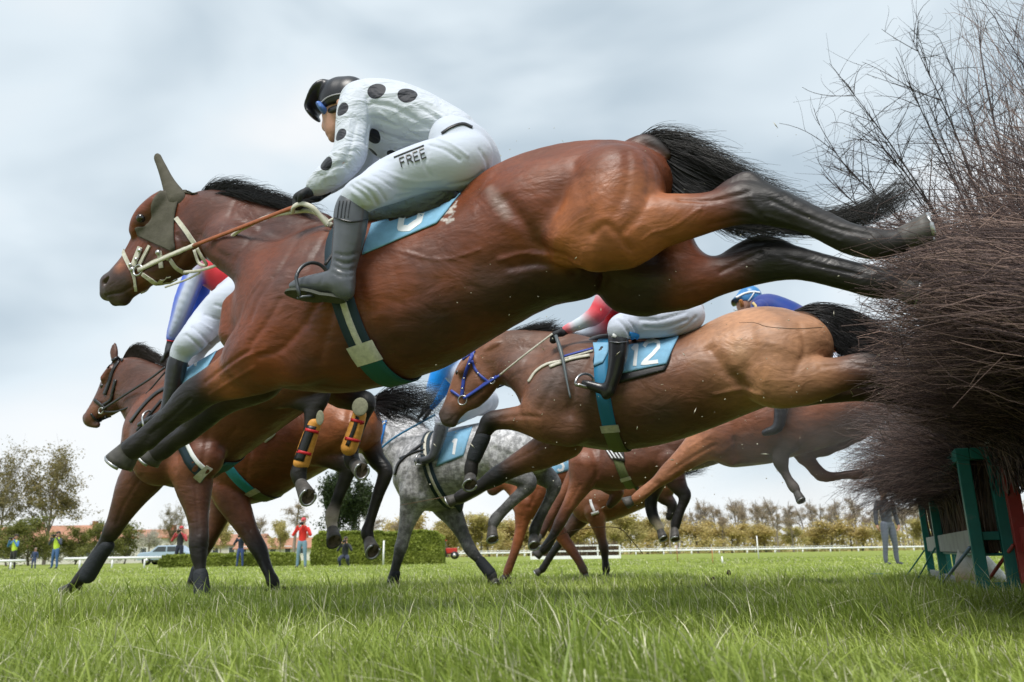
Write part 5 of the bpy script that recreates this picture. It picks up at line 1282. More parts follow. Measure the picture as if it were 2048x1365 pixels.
sc.carve([([(745, 205), (790, 215), (830, 235)], 4, -7), ([(742, 235), (790, 250), (840, 275)], 4, -7), ([(750, 262), (800, 280), (850, 290)], 4, -6), ([(800, 225), (850, 250), (880, 270)], 4, -6), ([(830, 210), (870, 235), (905, 262)], 4, -6),
          ([(760, 225), (810, 260), (860, 262)], 3, 5), ([(870, 225), (900, 245), (930, 256)], 3, 5), ([(735, 195), (738, 240), (732, 290)], 4, -6), ([(700, 240), (690, 290), (672, 330)], 3, 4), ([(712, 250), (700, 300), (682, 332)], 3, -5),
          ([(690, 325), (665, 335), (650, 350)], 3, -5), ([(675, 350), (650, 356), (640, 368)], 3, 4), ([(700, 315), (690, 330), (700, 345)], 3, -4), ([(820, 190), (870, 212), (910, 240)], 4, 4), ([(780, 300), (820, 305), (850, 300)], 4, -5)], noise=0.0018, seed=5)
J1['breeches'].carve([([(700, 372), (725, 388), (738, 404)], 3, -6), ([(712, 366), (740, 385), (756, 410)], 3, -6), ([(725, 360), (756, 378), (772, 402)], 3, -5), ([(704, 385), (720, 398), (728, 412)], 2.6, 4), ([(860, 290), (890, 300), (920, 320)], 3.5, -6), ([(875, 278), (905, 290), (935, 312)], 3.5, 5),
          ([(750, 352), (800, 380), (860, 380)], 4, -4), ([(760, 340), (820, 362), (880, 360)], 4, 3), ([(855, 300), (850, 330), (860, 350)], 3.5, -4), ([(960, 300), (975, 330), (970, 360)], 4, -5), ([(900, 370), (940, 362), (965, 345)], 5, -5), ([(790, 395), (840, 385), (890, 378)], 4, -4)], noise=0.0012, seed=6)
for q in ('shirt', 'breeches'):
    J1[q].obj.data.vertices.foreach_set('co', (J1[q].V - root_loc(J1['root'])).astype(np.float32).ravel()); J1[q].obj.data.update()
J1['boot'].carve([([(668, 520), (690, 528), (712, 524)], 2.6, -5), ([(666, 532), (690, 542), (710, 538)], 2.6, -5), ([(664, 545), (684, 554), (704, 552)], 2.4, -4), ([(670, 508), (694, 512), (716, 506)], 2.6, -4), ([(645, 556), (640, 570)], 2.4, -3)], noise=0.001, seed=7)
J1['boot'].obj.data.vertices.foreach_set('co', (J1['boot'].V - root_loc(J1['root'])).astype(np.float32).ravel()); J1['boot'].obj.data.update()
m = dots_material('dotted_silk', sc, J1['root'], dots, (0.55, 0.59, 0.68), (0.012, 0.014, 0.025))
J1['shirt'].obj.data.materials[0] = m
bs_ = J1['breeches']
mk('waistband', *strap(bs_, [(884, 268), (902, 256), (925, 249), (944, 256)], 4.5, 0.003, thick=0.002), BLEATHER, J1['root'])
lettering(bs_, 'FREE', (799, 318), (849, 297), (804, 335), 1.9, 'breeches_print', BLEATHER, J1['root'], 0.003, gap=0.3)
mk('breeches_print', *strap(bs_, [(788, 316), (815, 305), (848, 292)], 1.6, 0.003, thick=0.001), BLEATHER, J1['root'])
bt = J1['boot']
mk('boot_trim', *strap(bt, [(670, 436), (700, 444), (733, 440)], 3.0, 0.002, thick=0.003), BOOTD, bt.obj)
for x in (680, 687, 694, 701):
    mk('boot_trim', *strap(bt, [(x, 402), (x - 3, 418), (x - 5, 436)], 1.3, 0.001, thick=0.002), BOOTD, bt.obj)
# sole and stirrup
def sole(pl, toe, heel, w, d, parent, mt, thick=0.012, dz=0.0):
    T = pl.w(*toe, d); H = pl.w(*heel, d); ax = H - T; L = np.linalg.norm(ax); ax /= L
    V = []; K = 28
    lat = pl.n * 0.92 + np.array([0, 0, -0.38]); lat -= ax * (lat @ ax); lat /= np.linalg.norm(lat)
    nn = np.cross(ax, lat); nn /= np.linalg.norm(nn)
    if nn[2] > 0: nn = -nn
    for k in range(K):
        a = 2 * math.pi * k / K
        t = 0.5 + 0.5 * math.cos(a)
        ww = w * (0.98 - 0.30 * math.exp(-((t - 0.62) / 0.18) ** 2)) * (1.0 if t < 0.6 else 0.82)
        V.append(T + ax * L * t + lat * math.sin(a) * ww)
    V = np.array(V); V2 = V + nn * thick
    Fs = [tuple(range(K)), tuple(range(2 * K - 1, K - 1, -1))] + [(k, k + K, (k + 1) % K + K, (k + 1) % K) for k in range(K)]
    return mk('boot_sole', np.vstack([V, V2]), Fs, mt, parent, smooth=False)
SOLEG = mat('rubber_sole', (0.045, 0.05, 0.035), rough=0.7, var=0.3, scale=60)
sole(P1, (572, 583), (694, 598), 0.038, NLG, bt.obj, SOLEG)
def stirrup(pl, c, r, tread, d, parent, t=0.007, up=(30, -50)):
    """stirrup iron: an arch over the foot and a tread below it"""
    pts = []
    for k in range(15):
        a = math.pi * (k / 14) 
        x = c[0] + r * math.cos(a) * 0.95; y = c[1] - r * math.sin(a) * 1.0
        pts.append(pl.w(x, y, d + 0.055 * math.cos(a)))
    pts = [pl.w(tread[0], tread[1], d + 0.055)] + pts + [pl.w(tread[2], tread[3], d - 0.055)]
    v1 = tube(pts, t, 8, n=2)
    a_, b_ = pl.w(tread[0], tread[1], d + 0.06), pl.w(tread[2], tread[3], d - 0.06)
    v2 = beam(a_, b_, 0.03, 0.010)
    root = empty('stirrup', pl.w(c[0], c[1], d))
    return join([v1, v2])
v, f = stirrup(P1, (625, 560), 34, (650, 590, 600, 596), NLG, h1)
st = mk('stirrup', v, f, mat('dark_steel', (0.08, 0.085, 0.09), rough=0.35, metal=0.7), h1)
free_strap(P1, [(650, 530, NLG), (672, 500, NLG + 0.02), (700, 470, NLG + 0.06), (715, 440, -0.2)], 4, 'stirrup_leather', BLEATHER, h1)
hp = J1['helmet']
mk('helmet_band', *strap(hp, [(643, 206), (655, 196), (672, 190), (700, 186), (722, 182)], 2.6, 0.002, thick=0.002), mat('grey_band', (0.3, 0.3, 0.32), rough=0.4), hp.obj)
gs = Sculpt(P1, PALR); gs.chain([(657, 226, 10, 0, 4.2, 'k'), (662, 233, 9, 0, 4.4)], k=0.01); gs.build('goggles', GOGB, J1['root'], vox=0.006).link()
gs = Sculpt(P1, PALR); gs.chain([(662, 222, 8, -0.045, 0.8, 'k'), (674, 216, 4, -0.068, 0.5), (692, 206, 3, -0.074, 0.5)], k=0.01); gs.build('goggle_strap', BLEATHER, J1['root'], vox=0.006).link()

# ---- rider 2, red waistcoat, blue and white sleeves
L2 = -0.36
J2 = rider(P2, 'jockey in red with blue and white striped sleeves riding the far left horse', (420, 1109, 0), dict(
    shirt=dict(mat=FAB, chains=[ch([(475, 560, 42, 0, 1.4, 'r'), (445, 540, 44, 0, 1.5), (412, 520, 40, 0, 1.7)], k=0.03),
                                ch([(405, 520, 24, -0.17, 1, 'b'), (388, 555, 20, -0.19), (370, 600, 19, -0.2), (358, 640, 16, -0.2), (345, 675, 12, -0.2)], k=0.015),
                                ch([(398, 530, 12, -0.22, 1, 'w'), (386, 560, 11, -0.235), (369, 602, 11, -0.245), (355, 643, 9, -0.235), (345, 668, 7, -0.225)], k=0.006),
                                ch([(408, 525, 24, 0.17, 1, 'b'), (400, 580, 18, 0.2), (375, 640, 14, 0.18), (355, 680, 11, 0.15)], k=0.015)]),
    breeches=dict(mat=BREECH, folds=[([(372, 670), (390, 685), (404, 700)], 3, -9), ([(385, 655), (405, 672), (420, 690)], 3, -9), ([(410, 630), (440, 640), (460, 650)], 3, -8), ([(430, 610), (460, 620), (480, 632)], 3, -8), ([(400, 645), (425, 660)], 2.5, 6)], chains=[ch([(500, 590, 42, 0, 1.6, 'lav'), (480, 600, 42, 0, 1.4)], k=0.03), ch([(485, 592, 38, -0.12, 1, 'lav'), (450, 612, 36, -0.18), (415, 645, 31, -0.23), (385, 680, 26, L2), (366, 700, 20, L2), (358, 720, 16, L2)], k=0.02),
                                      ch([(485, 592, 38, 0.12, 1, 'lav'), (440, 640, 32, 0.22), (395, 695, 20, 0.26), (385, 730, 14, 0.26)], k=0.02)]),
    boots=dict(mat=BOOTD, chains=[ch([(356, 722, 19, L2, 1, 'k'), (351, 745, 18), (344, 780, 15), (336, 810, 12), (330, 828, 12), (305, 840, 9), (280, 850, 6)], k=0.01), ch([(380, 730, 16, 0.26, 1, 'k'), (370, 790, 12), (345, 820, 9)], k=0.01)]),
    gloves=dict(mat=GLOVE, vox=0.007, chains=[ch([(345, 678, 10, -0.2, 0.9, 'k'), (341, 690, 9)], k=0.01)], hands=[((341, 688), (333, 712), -0.2, 6.0, (-0.6, 0.7)), ((352, 690), (345, 714), 0.13, 6.0, (-0.6, 0.7), 'k', 1)])),
    head=[ch([(400, 500, 17, 0, 1.1, 'skin'), (378, 498, 18)], k=0.02), ch([(365, 480, 24, 0, 0.8, 'skin'), (352, 495, 18, 0, 0.8), (350, 508, 10)], k=0.02), ch([(340, 494, 5, 0, 1, 'skin')], k=0.01)],
    helmet=[ch([(370, 474, 29, 0, 0.84, 'r'), (366, 476, 28, 0, 0.84)], k=0.02), ch([(350, 476, 10, 0, 2.5, 'r'), (338, 484, 4, 0, 5)], k=0.02), ch([(360, 512, 20, 0, 3, 'r')], op='-', k=0.01)], vox=0.010)
mk('cuff', *strap(J2['shirt'], [(332, 682), (345, 684), (358, 684)], 5, 0.003), REDS, J2['root'])
v, f = stirrup(P2, (300, 838), 16, (312, 852, 288, 856), L2, h2); mk('stirrup', v, f, METAL, h2)

# ---- rider 5, white silks with red armbands
L5 = -0.36
J5 = rider(P5, 'jockey in pale silks with red armbands on the number 12 horse', (1300, 1109, 0), dict(
    shirt=dict(mat=FAB, chains=[ch([(1360, 612, 30, 0, 1.6, 'lav'), (1310, 590, 38, 0, 1.5), (1255, 572, 38, 0, 1.6), (1220, 572, 32, 0, 1.8)], k=0.03),
                                ch([(1218, 585, 22, -0.18, 1, 'w'), (1211, 600, 20, -0.2, 1, 'w'), (1209, 604, 20, -0.2, 1, 'r'), (1194, 628, 18, -0.21, 1, 'r'), (1184, 636, 16, -0.21, 1, 'r'), (1182, 637, 15, -0.21, 1, 'lt'), (1160, 648, 12, -0.21, 1, 'lt'), (1144, 655, 9.5, -0.21, 1, 'lt'), (1142, 656, 9.5, -0.21, 1, 'r'), (1132, 660, 9, -0.21, 1, 'r')], k=0.01, n=2),
                                ch([(1222, 585, 20, 0.18, 1, 'w'), (1228, 625, 17, 0.2, 1, 'r'), (1215, 652, 14, 0.2, 1, 'r'), (1180, 665, 11, 0.16, 1, 'w'), (1150, 668, 8, 0.14)], k=0.01)]),
    breeches=dict(mat=BREECH, folds=[([(1236, 640), (1250, 655), (1258, 668)], 2.6, -8), ([(1250, 634), (1266, 652), (1274, 668)], 2.6, -8), ([(1280, 640), (1320, 640), (1370, 625)], 3, -8), ([(1290, 655), (1330, 655), (1375, 640)], 3, -7), ([(1340, 665), (1370, 655), (1392, 635)], 3, -7), ([(1270, 632), (1310, 630)], 2.5, 6)], chains=[ch([(1378, 622, 30, 0, 1.7, 'w'), (1362, 640, 34, 0, 1.5)], k=0.04), ch([(1378, 632, 32, -0.12, 1, 'w'), (1340, 640, 32, -0.18), (1300, 645, 29, -0.22), (1262, 650, 26, -0.25), (1240, 655, 22, L5), (1238, 675, 16, L5)], k=0.02),
                                      ch([(1370, 640, 30, 0.12, 1, 'w'), (1310, 660, 27, 0.2), (1250, 675, 20, 0.25), (1250, 700, 15, 0.26)], k=0.02)]),
    boots=dict(mat=BOOTD, chains=[ch([(1236, 672, 19, L5, 1, 'k'), (1237, 690, 19), (1236, 712, 18), (1231, 738, 15), (1225, 760, 13), (1216, 782, 11), (1212, 792, 8)], k=0.01), ch([(1220, 782, 11, L5, 0.9, 'k'), (1192, 775, 9), (1168, 766, 6)], k=0.012),
                                  ch([(1248, 690, 16, 0.26, 1, 'k'), (1240, 740, 12), (1215, 770, 9)], k=0.01)]),
    gloves=dict(mat=GLOVE, vox=0.006, chains=[ch([(1134, 660, 9, -0.21, 0.9, 'k'), (1126, 664, 8)], k=0.01)], hands=[((1130, 663), (1106, 670), -0.21, 6.2, (-0.1, 1.0)), ((1148, 670), (1124, 676), 0.12, 6.2, (-0.1, 1.0), 'k', 1)])),
    head=[ch([(1210, 570, 16, 0, 1.1, 'skin'), (1192, 565, 17)], k=0.02), ch([(1180, 556, 23, 0, 0.8, 'skin'), (1170, 568, 17, 0, 0.8), (1168, 580, 9)], k=0.02), ch([(1160, 568, 4, 0, 1, 'skin')], k=0.01)],
    helmet=[ch([(1182, 550, 27, 0, 0.84, 'w'), (1178, 552, 26, 0, 0.84)], k=0.02), ch([(1164, 552, 9, 0, 2.5, 'w'), (1152, 560, 4, 0, 5)], k=0.02), ch([(1176, 584, 19, 0, 3, 'w')], op='-', k=0.01)], vox=0.009)
mk('boot_trim', *strap(J5['boot'], [(1220, 684), (1237, 686), (1254, 684)], 2.5, 0.002), BOOTL, J5['boot'].obj)
gd = J5['boot'].hit(1230, 671); mk('boot_badge', *ball(gd[0], 0.014, sy=0.4, nu=12, nv=8), WHITEC, J5['boot'].obj)
v, f = stirrup(P5, (1170, 768), 20, (1188, 780, 1154, 770), L5, h5); mk('stirrup', v, f, METAL, h5)
mk('breeches_trim', *strap(J5['breeches'], [(1258, 668), (1275, 672), (1262, 678)], 8, 0.004), mat('bright_blue', (0.03, 0.30, 0.75), rough=0.6), J5['root'])
V_, F_ = tube([P5.w(1112, 672, -0.28), P5.w(1124, 712, -0.34), P5.w(1134, 764, -0.38), P5.w(1141, 797, -0.40)], [0.010, 0.012, 0.008, 0.005, 0.005], 8, n=4)
tag(mk('riding_whip', V_, F_, mat('whip', (0.09, 0.11, 0.12), rough=0.4)), 'thin grey riding whip hanging from the gloved hand of the number 12 jockey', 'riding whip')

# ---- rider 4, bright blue sleeves, on the grey
L4 = -0.36
J4 = rider(P4, 'jockey with bright blue sleeves riding the grey horse', (900, 1109, 0), dict(
    shirt=dict(mat=FAB, chains=[ch([(960, 790, 24, 0, 1.5, 'w'), (930, 755, 28, 0, 1.5), (905, 728, 27, 0, 1.7, 'w')], k=0.03),
                                ch([(898, 722, 18, -0.17, 1, 'sb'), (880, 742, 16, -0.19, 1, 'sb'), (868, 770, 13, -0.2, 1, 'sb'), (860, 792, 10, -0.2, 1, 'lt'), (852, 812, 7, -0.2)], k=0.015),
                                ch([(902, 722, 18, 0.17, 1, 'sb'), (898, 760, 14, 0.19), (880, 790, 10, 0.18), (862, 815, 7, 0.15)], k=0.015)]),
    breeches=dict(mat=BREECH, chains=[ch([(968, 800, 27, 0, 1.6, 'w'), (958, 808, 24, 0, 1.5)], k=0.03), ch([(960, 802, 24, -0.12, 1, 'w'), (930, 818, 22, -0.2), (900, 832, 17, -0.25), (886, 840, 14, L4), (882, 852, 11, L4)], k=0.02), ch([(960, 802, 24, 0.12, 1, 'w'), (920, 825, 20, 0.2), (890, 845, 14, 0.26)], k=0.02)]),
    boots=dict(mat=BOOTL, chains=[ch([(884, 850, 14, L4, 1, 'k'), (880, 868, 13), (874, 890, 11), (868, 908, 9), (862, 916, 8), (848, 921, 7), (832, 922, 5)], k=0.01), ch([(890, 850, 12, 0.26, 1, 'k'), (880, 900, 8), (850, 915, 6)], k=0.01)]),
    gloves=dict(mat=GLOVE, vox=0.009, chains=[ch([(853, 812, 7, -0.2, 0.9, 'k'), (848, 820, 6)], k=0.01)], hands=[((851, 816), (843, 830), -0.2, 4.5, (-0.6, 0.7)), ((861, 817), (853, 832), 0.12, 4.5, (-0.6, 0.7), 'k', 1)])),
    head=[ch([(895, 715, 11, 0, 1.1, 'skin'), (882, 710, 12)], k=0.02), ch([(874, 700, 17, 0, 0.8, 'skin'), (866, 710, 12, 0, 0.8), (865, 718, 7)], k=0.02)],
    helmet=[ch([(876, 696, 20, 0, 0.84, 'w'), (873, 697, 19, 0, 0.84)], k=0.02), ch([(864, 700, 7, 0, 2.5, 'w'), (856, 705, 3, 0, 5)], k=0.02)], vox=0.011)
v, f = stirrup(P4, (842, 918), 10, (852, 930, 832, 930), L4, h4); mk('stirrup', v, f, METAL, h4)

# ---- rider 9, navy top, blue helmet, seen over number 12's croup
J9 = rider(P9, 'jockey in navy with a blue helmet, head just above the number 12 horse rump', (1560, 1109, 0), dict(
    shirt=dict(mat=FAB, chains=[ch([(1672, 706, 30, 0, 1.4, 'o'), (1640, 680, 32, 0, 1.4, 'o'), (1585, 645, 34, 0, 1.5, 'navy'), (1545, 622, 28, 0, 1.6), (1524, 616, 22, 0, 1.8)], k=0.03),
                                ch([(1520, 618, 18, -0.18, 1, 'navy'), (1512, 650, 15, -0.2), (1500, 690, 13, -0.2), (1480, 720, 10, -0.2)], k=0.015), ch([(1524, 618, 18, 0.18, 1, 'navy'), (1520, 660, 14, 0.2), (1495, 715, 10, 0.18)], k=0.015)]),
    breeches=dict(mat=BREECH, chains=[ch([(1688, 722, 26, 0, 1.6, 'w'), (1670, 735, 28, 0, 1.5)], k=0.04), ch([(1670, 730, 26, -0.12, 1, 'w'), (1620, 745, 24, -0.2), (1570, 765, 20, L4), (1562, 790, 13, L4)], k=0.02), ch([(1670, 730, 26, 0.12, 1, 'w'), (1620, 750, 22, 0.2), (1575, 770, 17, 0.26)], k=0.02)]),
    boots=dict(mat=BOOTD, chains=[ch([(1564, 780, 15, L4, 1, 'k'), (1562, 820, 13), (1555, 855, 10), (1530, 866, 7)], k=0.01), ch([(1575, 775, 13, 0.26, 1, 'k'), (1565, 840, 9), (1540, 850, 6)], k=0.01)]),
    gloves=dict(mat=GLOVE, vox=0.009, chains=[ch([(1482, 718, 9, -0.2, 0.9, 'k'), (1476, 726, 8)], k=0.01)], hands=[((1480, 722), (1464, 738), -0.2, 4.8, (-0.4, 0.8))])),
    head=[ch([(1520, 612, 12, 0, 1.1, 'skin'), (1506, 606, 14)], k=0.02), ch([(1496, 596, 19, 0, 0.8, 'skin'), (1489, 608, 14, 0, 0.8), (1486, 620, 8, 0, 0.9)], k=0.02), ch([(1479, 616, 4, 0, 1, 'skin')], k=0.008)],
    helmet=[ch([(1500, 594, 23, 0, 0.84, 'blue'), (1496, 596, 22, 0, 0.84)], k=0.02), ch([(1480, 598, 8, 0, 2.5, 'blue'), (1466, 607, 4, 0, 5, 'k')], k=0.02), ch([(1492, 620, 15, 0, 3, 'k')], op='-', k=0.008)], vox=0.009)
mk('helmet_band', *strap(J9['helmet'], [(1472, 596), (1488, 588), (1505, 584), (1520, 586)], 3.2, 0.002, thick=0.003), WHITEC, J9['helmet'].obj)
mk('helmet_band', *strap(J9['helmet'], [(1508, 586), (1502, 596), (1496, 603)], 2.6, 0.002, thick=0.003), WHITEC, J9['helmet'].obj)
gs = Sculpt(P9, PALR); gs.chain([(1483, 608, 6, 0, 4.2, 'k'), (1485, 614, 5, 0, 4.4)], k=0.01); gs.build('goggles', mat('amber_goggles', (0.5, 0.2, 0.06), rough=0.2), J9['root'], vox=0.007).link()
mk('silk_emblem', *strap(J9['shirt'], [(1506, 606), (1512, 614), (1507, 622)], 5, 0.003), mat('yellow_emblem', (0.6, 0.45, 0.2), rough=0.6), J9['root'])
# ================================================================== ground
def grid_ground():
    xs = np.concatenate([-np.geomspace(1500, 12, 26), np.linspace(-11, 11, 45), np.geomspace(12, 1500, 26)])
    ys = np.concatenate([[-60, -20, -6], np.linspace(-2, 22, 60), np.geomspace(23, 2500, 40)])
    X, Y = np.meshgrid(xs, ys, indexing='ij')
    Z = ground_z(X, Y)
    V = np.stack([X, Y, Z], -1).reshape(-1, 3)
    a, b = X.shape
    i = np.arange(a - 1)[:, None]; j = np.arange(b - 1)[None, :]
    Q = np.stack([i * b + j, (i + 1) * b + j, (i + 1) * b + j + 1, i * b + j + 1], -1).reshape(-1, 4)
    return V, Q
GM = bpy.data.materials.new('turf'); GM.use_nodes = True
t = GM.node_tree; b = t.nodes['Principled BSDF']; L = t.links
b.inputs['Roughness'].default_value = 0.9; b.inputs['Specular IOR Level'].default_value = 0.1
tc = N(t, 'ShaderNodeTexCoord')
n1 = N(t, 'ShaderNodeTexNoise'); n1.inputs['Scale'].default_value = 0.6; n1.inputs['Detail'].default_value = 8; n1.inputs['Roughness'].default_value = 0.7
mpn = N(t, 'ShaderNodeMapping'); mpn.inputs['Scale'].default_value = (1, 1.0, 1)
L.new(tc.outputs['Object'], mpn.inputs[0]); L.new(mpn.outputs[0], n1.inputs[0])
cr = N(t, 'ShaderNodeValToRGB')
cr.color_ramp.elements[0].position = 0.32; cr.color_ramp.elements[0].color = (0.24, 0.32, 0.06, 1)
cr.color_ramp.elements[1].position = 0.68; cr.color_ramp.elements[1].color = (0.42, 0.47, 0.13, 1)
L.new(n1.outputs['Fac'], cr.inputs[0])
n2 = N(t, 'ShaderNodeTexNoise'); n2.inputs['Scale'].default_value = 40; n2.inputs['Detail'].default_value = 4
L.new(tc.outputs['Object'], n2.inputs[0])
x = N(t, 'ShaderNodeMix', data_type='RGBA', blend_type='MULTIPLY'); x.inputs[0].default_value = 0.35
L.new(cr.outputs[0], x.inputs[6]); L.new(n2.outputs['Fac'], x.inputs[7])
L.new(x.outputs[2], b.inputs['Base Color'])
bp = N(t, 'ShaderNodeBump'); bp.inputs['Strength'].default_value = 1; bp.inputs['Distance'].default_value = 0.06
L.new(n2.outputs['Fac'], bp.inputs['Height']); L.new(bp.outputs[0], b.inputs['Normal'])
g_ = mk('ground', *grid_ground(), GM)
tag(g_, kind='structure')

# grass blades, real geometry, longest and densest near the camera
def leafmat(name, attr=True, col=(0.1, 0.2, 0.05), trans=0.4, rough=0.55):
    m = bpy.data.materials.new(name); m.use_nodes = True
    t = m.node_tree; b = t.nodes['Principled BSDF']; L = t.links
    b.inputs['Roughness'].default_value = rough; b.inputs['Specular IOR Level'].default_value = 0.35
    tr = N(t, 'ShaderNodeBsdfTranslucent')
    mx = N(t, 'ShaderNodeMixShader'); mx.inputs[0].default_value = trans
    if attr:
        a = N(t, 'ShaderNodeVertexColor', layer_name='col'); L.new(a.outputs[0], b.inputs['Base Color']); L.new(a.outputs[0], tr.inputs['Color'])
    else:
        b.inputs['Base Color'].default_value = (*col, 1); tr.inputs['Color'].default_value = (*col, 1)
    L.new(b.outputs[0], mx.inputs[1]); L.new(tr.outputs[0], mx.inputs[2])
    L.new(mx.outputs[0], t.nodes['Material Output'].inputs['Surface'])
    return m
GRASSM = leafmat('grass_blades', trans=0.35, rough=0.42)

def vnoise(x, y, s, seed=0):
    g = np.random.default_rng(seed); T = g.uniform(0, 1, (64, 64))
    u = x / s; v = y / s
    i = np.floor(u).astype(int); j = np.floor(v).astype(int); fu = u - i; fv = v - j
    fu = fu * fu * (3 - 2 * fu); fv = fv * fv * (3 - 2 * fv)
    g0 = T[i % 64, j % 64]; g1 = T[(i + 1) % 64, j % 64]; g2 = T[i % 64, (j + 1) % 64]; g3 = T[(i + 1) % 64, (j + 1) % 64]
    return (g0 * (1 - fu) + g1 * fu) * (1 - fv) + (g2 * (1 - fu) + g3 * fu) * fv

def grass(bands, seed=21):
    g = np.random.default_rng(seed); X = []; Y = []; S_ = []
    for y0, y1, dens, sc_ in bands:
        area = 0.5 * (y1 - y0) * ((1.6 * y0 + 2.2) + (1.6 * y1 + 2.2))
        n = int(area * dens)
        y = g.uniform(y0, y1, n * 2); hw = 0.8 * y + 1.1
        keep = g.uniform(0, 1, n * 2) < hw / (0.8 * y1 + 1.1)
        y = y[keep][:n]; x = g.uniform(-1, 1, len(y)) * (0.8 * y + 1.1)
        # gather into tufts
        tx = np.round(x / 0.055 + g.normal(0, .1, len(x))) * 0.055; ty = np.round(y / 0.055 + g.normal(0, .1, len(x))) * 0.055
        x = x * 0.5 + tx * 0.5; y = y * 0.5 + ty * 0.5
        X.append(x); Y.append(y); S_.append(np.full(len(x), sc_))
    X, Y, S_ = map(np.concatenate, (X, Y, S_)); n = len(X)
    c1 = vnoise(X + 40, Y + 40, 0.55, 1); c2 = vnoise(X + 40, Y + 40, 0.17, 2); c3 = vnoise(X + 40, Y + 40, 1.7, 3)
    H = (0.06 + 0.10 * c1 ** 1.5 + 0.05 * c2 * c1 + 0.02 * c3) * g.uniform(0.6, 1.25, n) * S_
    H = np.where(Y > 1.6, H, H * (0.55 + 0.28 * Y)) * np.interp(Y, [0, 5, 9, 16, 40], [.92, .85, .6, .34, .3])
    az = g.uniform(0, 2 * math.pi, n) * 0.75 + 2.5 * vnoise(X + 40, Y + 40, 0.3, 5)
    lean = g.uniform(0.12, 1.0, n) ** 1.4 * 1.15
    long_ = g.uniform(0, 1, n) < 0.07
    H = np.where(long_, H * 1.7, H); lean = np.where(long_, lean * 1.3 + 0.3, lean)
    K = 5
    s = np.linspace(0, 1, K)[None, :]
    bend = lean[:, None]
    up = H[:, None] * (s - 0.32 * bend * s ** 2.2)
    outw = H[:, None] * bend * 0.9 * s ** 1.9
    P = np.stack([X[:, None] + np.cos(az)[:, None] * outw, Y[:, None] + np.sin(az)[:, None] * outw, ground_z(X, Y)[:, None] - 0.004 + np.maximum(up, 0.002)], -1)
    wd = (0.0013 + 0.0015 * g.uniform(0, 1, n)) * (1 + 0.22 * np.maximum(Y - 3, 0))
    wa = az + math.pi / 2 + g.normal(0, 0.5, n)
    side = np.stack([np.cos(wa), np.sin(wa), np.zeros(n)], -1)
    wk = np.array([0.75, 1.0, 0.9, 0.6, 0.06])[None, :, None] * wd[:, None, None]
    V = np.stack([P - side[:, None, :] * wk, P + side[:, None, :] * wk], 2).reshape(-1, 3)
    base = (np.arange(n) * K * 2)[:, None]; k = (np.arange(K - 1) * 2)[None, :]
    q = base + k
    Q = np.stack([q, q + 1, q + 3, q + 2], -1).reshape(-1, 4)
    a = np.array([0.10, 0.17, 0.012]); b_ = np.array([0.50, 0.58, 0.14]); d_ = np.array([0.82, 0.80, 0.55])
    m = np.clip(0.35 * (1 - c1) + 0.35 * g.uniform(0, 1, n) + 0.28 * c3 + 0.02 * np.clip(Y - 4, 0, 10), 0, 1)[:, None]
    col = a * (1 - m) + b_ * m
    dry = (g.uniform(0, 1, n) < 0.12)[:, None]; col = np.where(dry, d_ * g.uniform(0.5, 1, (n, 1)), col)
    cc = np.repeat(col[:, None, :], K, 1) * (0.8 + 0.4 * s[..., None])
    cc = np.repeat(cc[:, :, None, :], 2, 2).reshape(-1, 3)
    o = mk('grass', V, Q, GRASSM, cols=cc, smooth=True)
    return tag(o, kind='stuff')
grass([(0.7, 2.2, 14000, 1.0), (2.2, 4.0, 10000, 0.95), (4.0, 7.0, 4200, 0.9), (7.0, 12.0, 1100, 0.95), (12.0, 24.0, 260, 1.05), (24.0, 45.0, 50, 1.6)])

# ================================================================== brush fence
def gpt(px, py):
    d = ray(px, py); return CAM + d * (-CAM[2] / d[2])
FAR_, NEAR_ = gpt(1866, 1163), gpt(1974, 1212)
EV = NEAR_ - FAR_; LEN = np.linalg.norm(EV); EV = EV / LEN
TV = np.array([-EV[1], EV[0], 0]);
if TV[0] < 0: TV = -TV
UP = np.array([0, 0, 1.0])
def fp(s, t, z): return FAR_ + EV * s + TV * t + UP * z
GREENP = mat('green_paint', (0.010, 0.15, 0.13), rough=0.45, var=0.15, scale=12, bump=0.15, bscale=30, bdist=0.003, col2=(0.10, 0.15, 0.13), clip=(0.60, 0.80))
REDP = mat('red_paint', (0.30, 0.030, 0.024), rough=0.45, var=0.15, scale=12, bump=0.15, bscale=30, bdist=0.003, col2=(0.24, 0.10, 0.08), clip=(0.60, 0.80))
BOARD = mat('weathered_board', (0.42, 0.43, 0.41), rough=0.8, var=0.25, scale=6, bump=0.4, bscale=40, bdist=0.004, col2=(0.2, 0.2, 0.19), bs=(1, 1, 4))
TWIG = mat('twig_bark', attr=True, rough=0.6, spec=0.35)
FH = 0.80
def post(name, s, t, z0, z1, w, m, par):
    v, f = beam(fp(s, t, z0), fp(s, t, z1), w, w, up=tuple(EV)); return bevel(mk(name, v, f, m, par, smooth=False), 0.004)
def rail(name, a, b, w, h, m, par):
    v, f = beam(fp(*a), fp(*b), w, h); return bevel(mk(name, v, f, m, par, smooth=False), 0.004)
TK = 0.145
gf = empty('brush_fence', FAR_, label='green painted steeplechase fence frame packed with dark birch brush', cat='fence', group='sections of the brush fence')
for s_, t_ in ((0, 0), (0, TK), (LEN * 0.36, 0), (LEN, 0), (LEN, TK)):
    post('post', s_, t_, -0.06, FH - 0.035, 0.062, GREENP, gf)
for t_ in (0, TK):
    rail('top_rail', (-0.031, t_, FH), (LEN + 0.031, t_, FH), 0.068, 0.070, GREENP, gf)
for s_ in (0, LEN):
    rail('top_rail', (s_, 0.035, FH + 0.001), (s_, TK - 0.035, FH + 0.001), 0.060, 0.066, GREENP, gf)
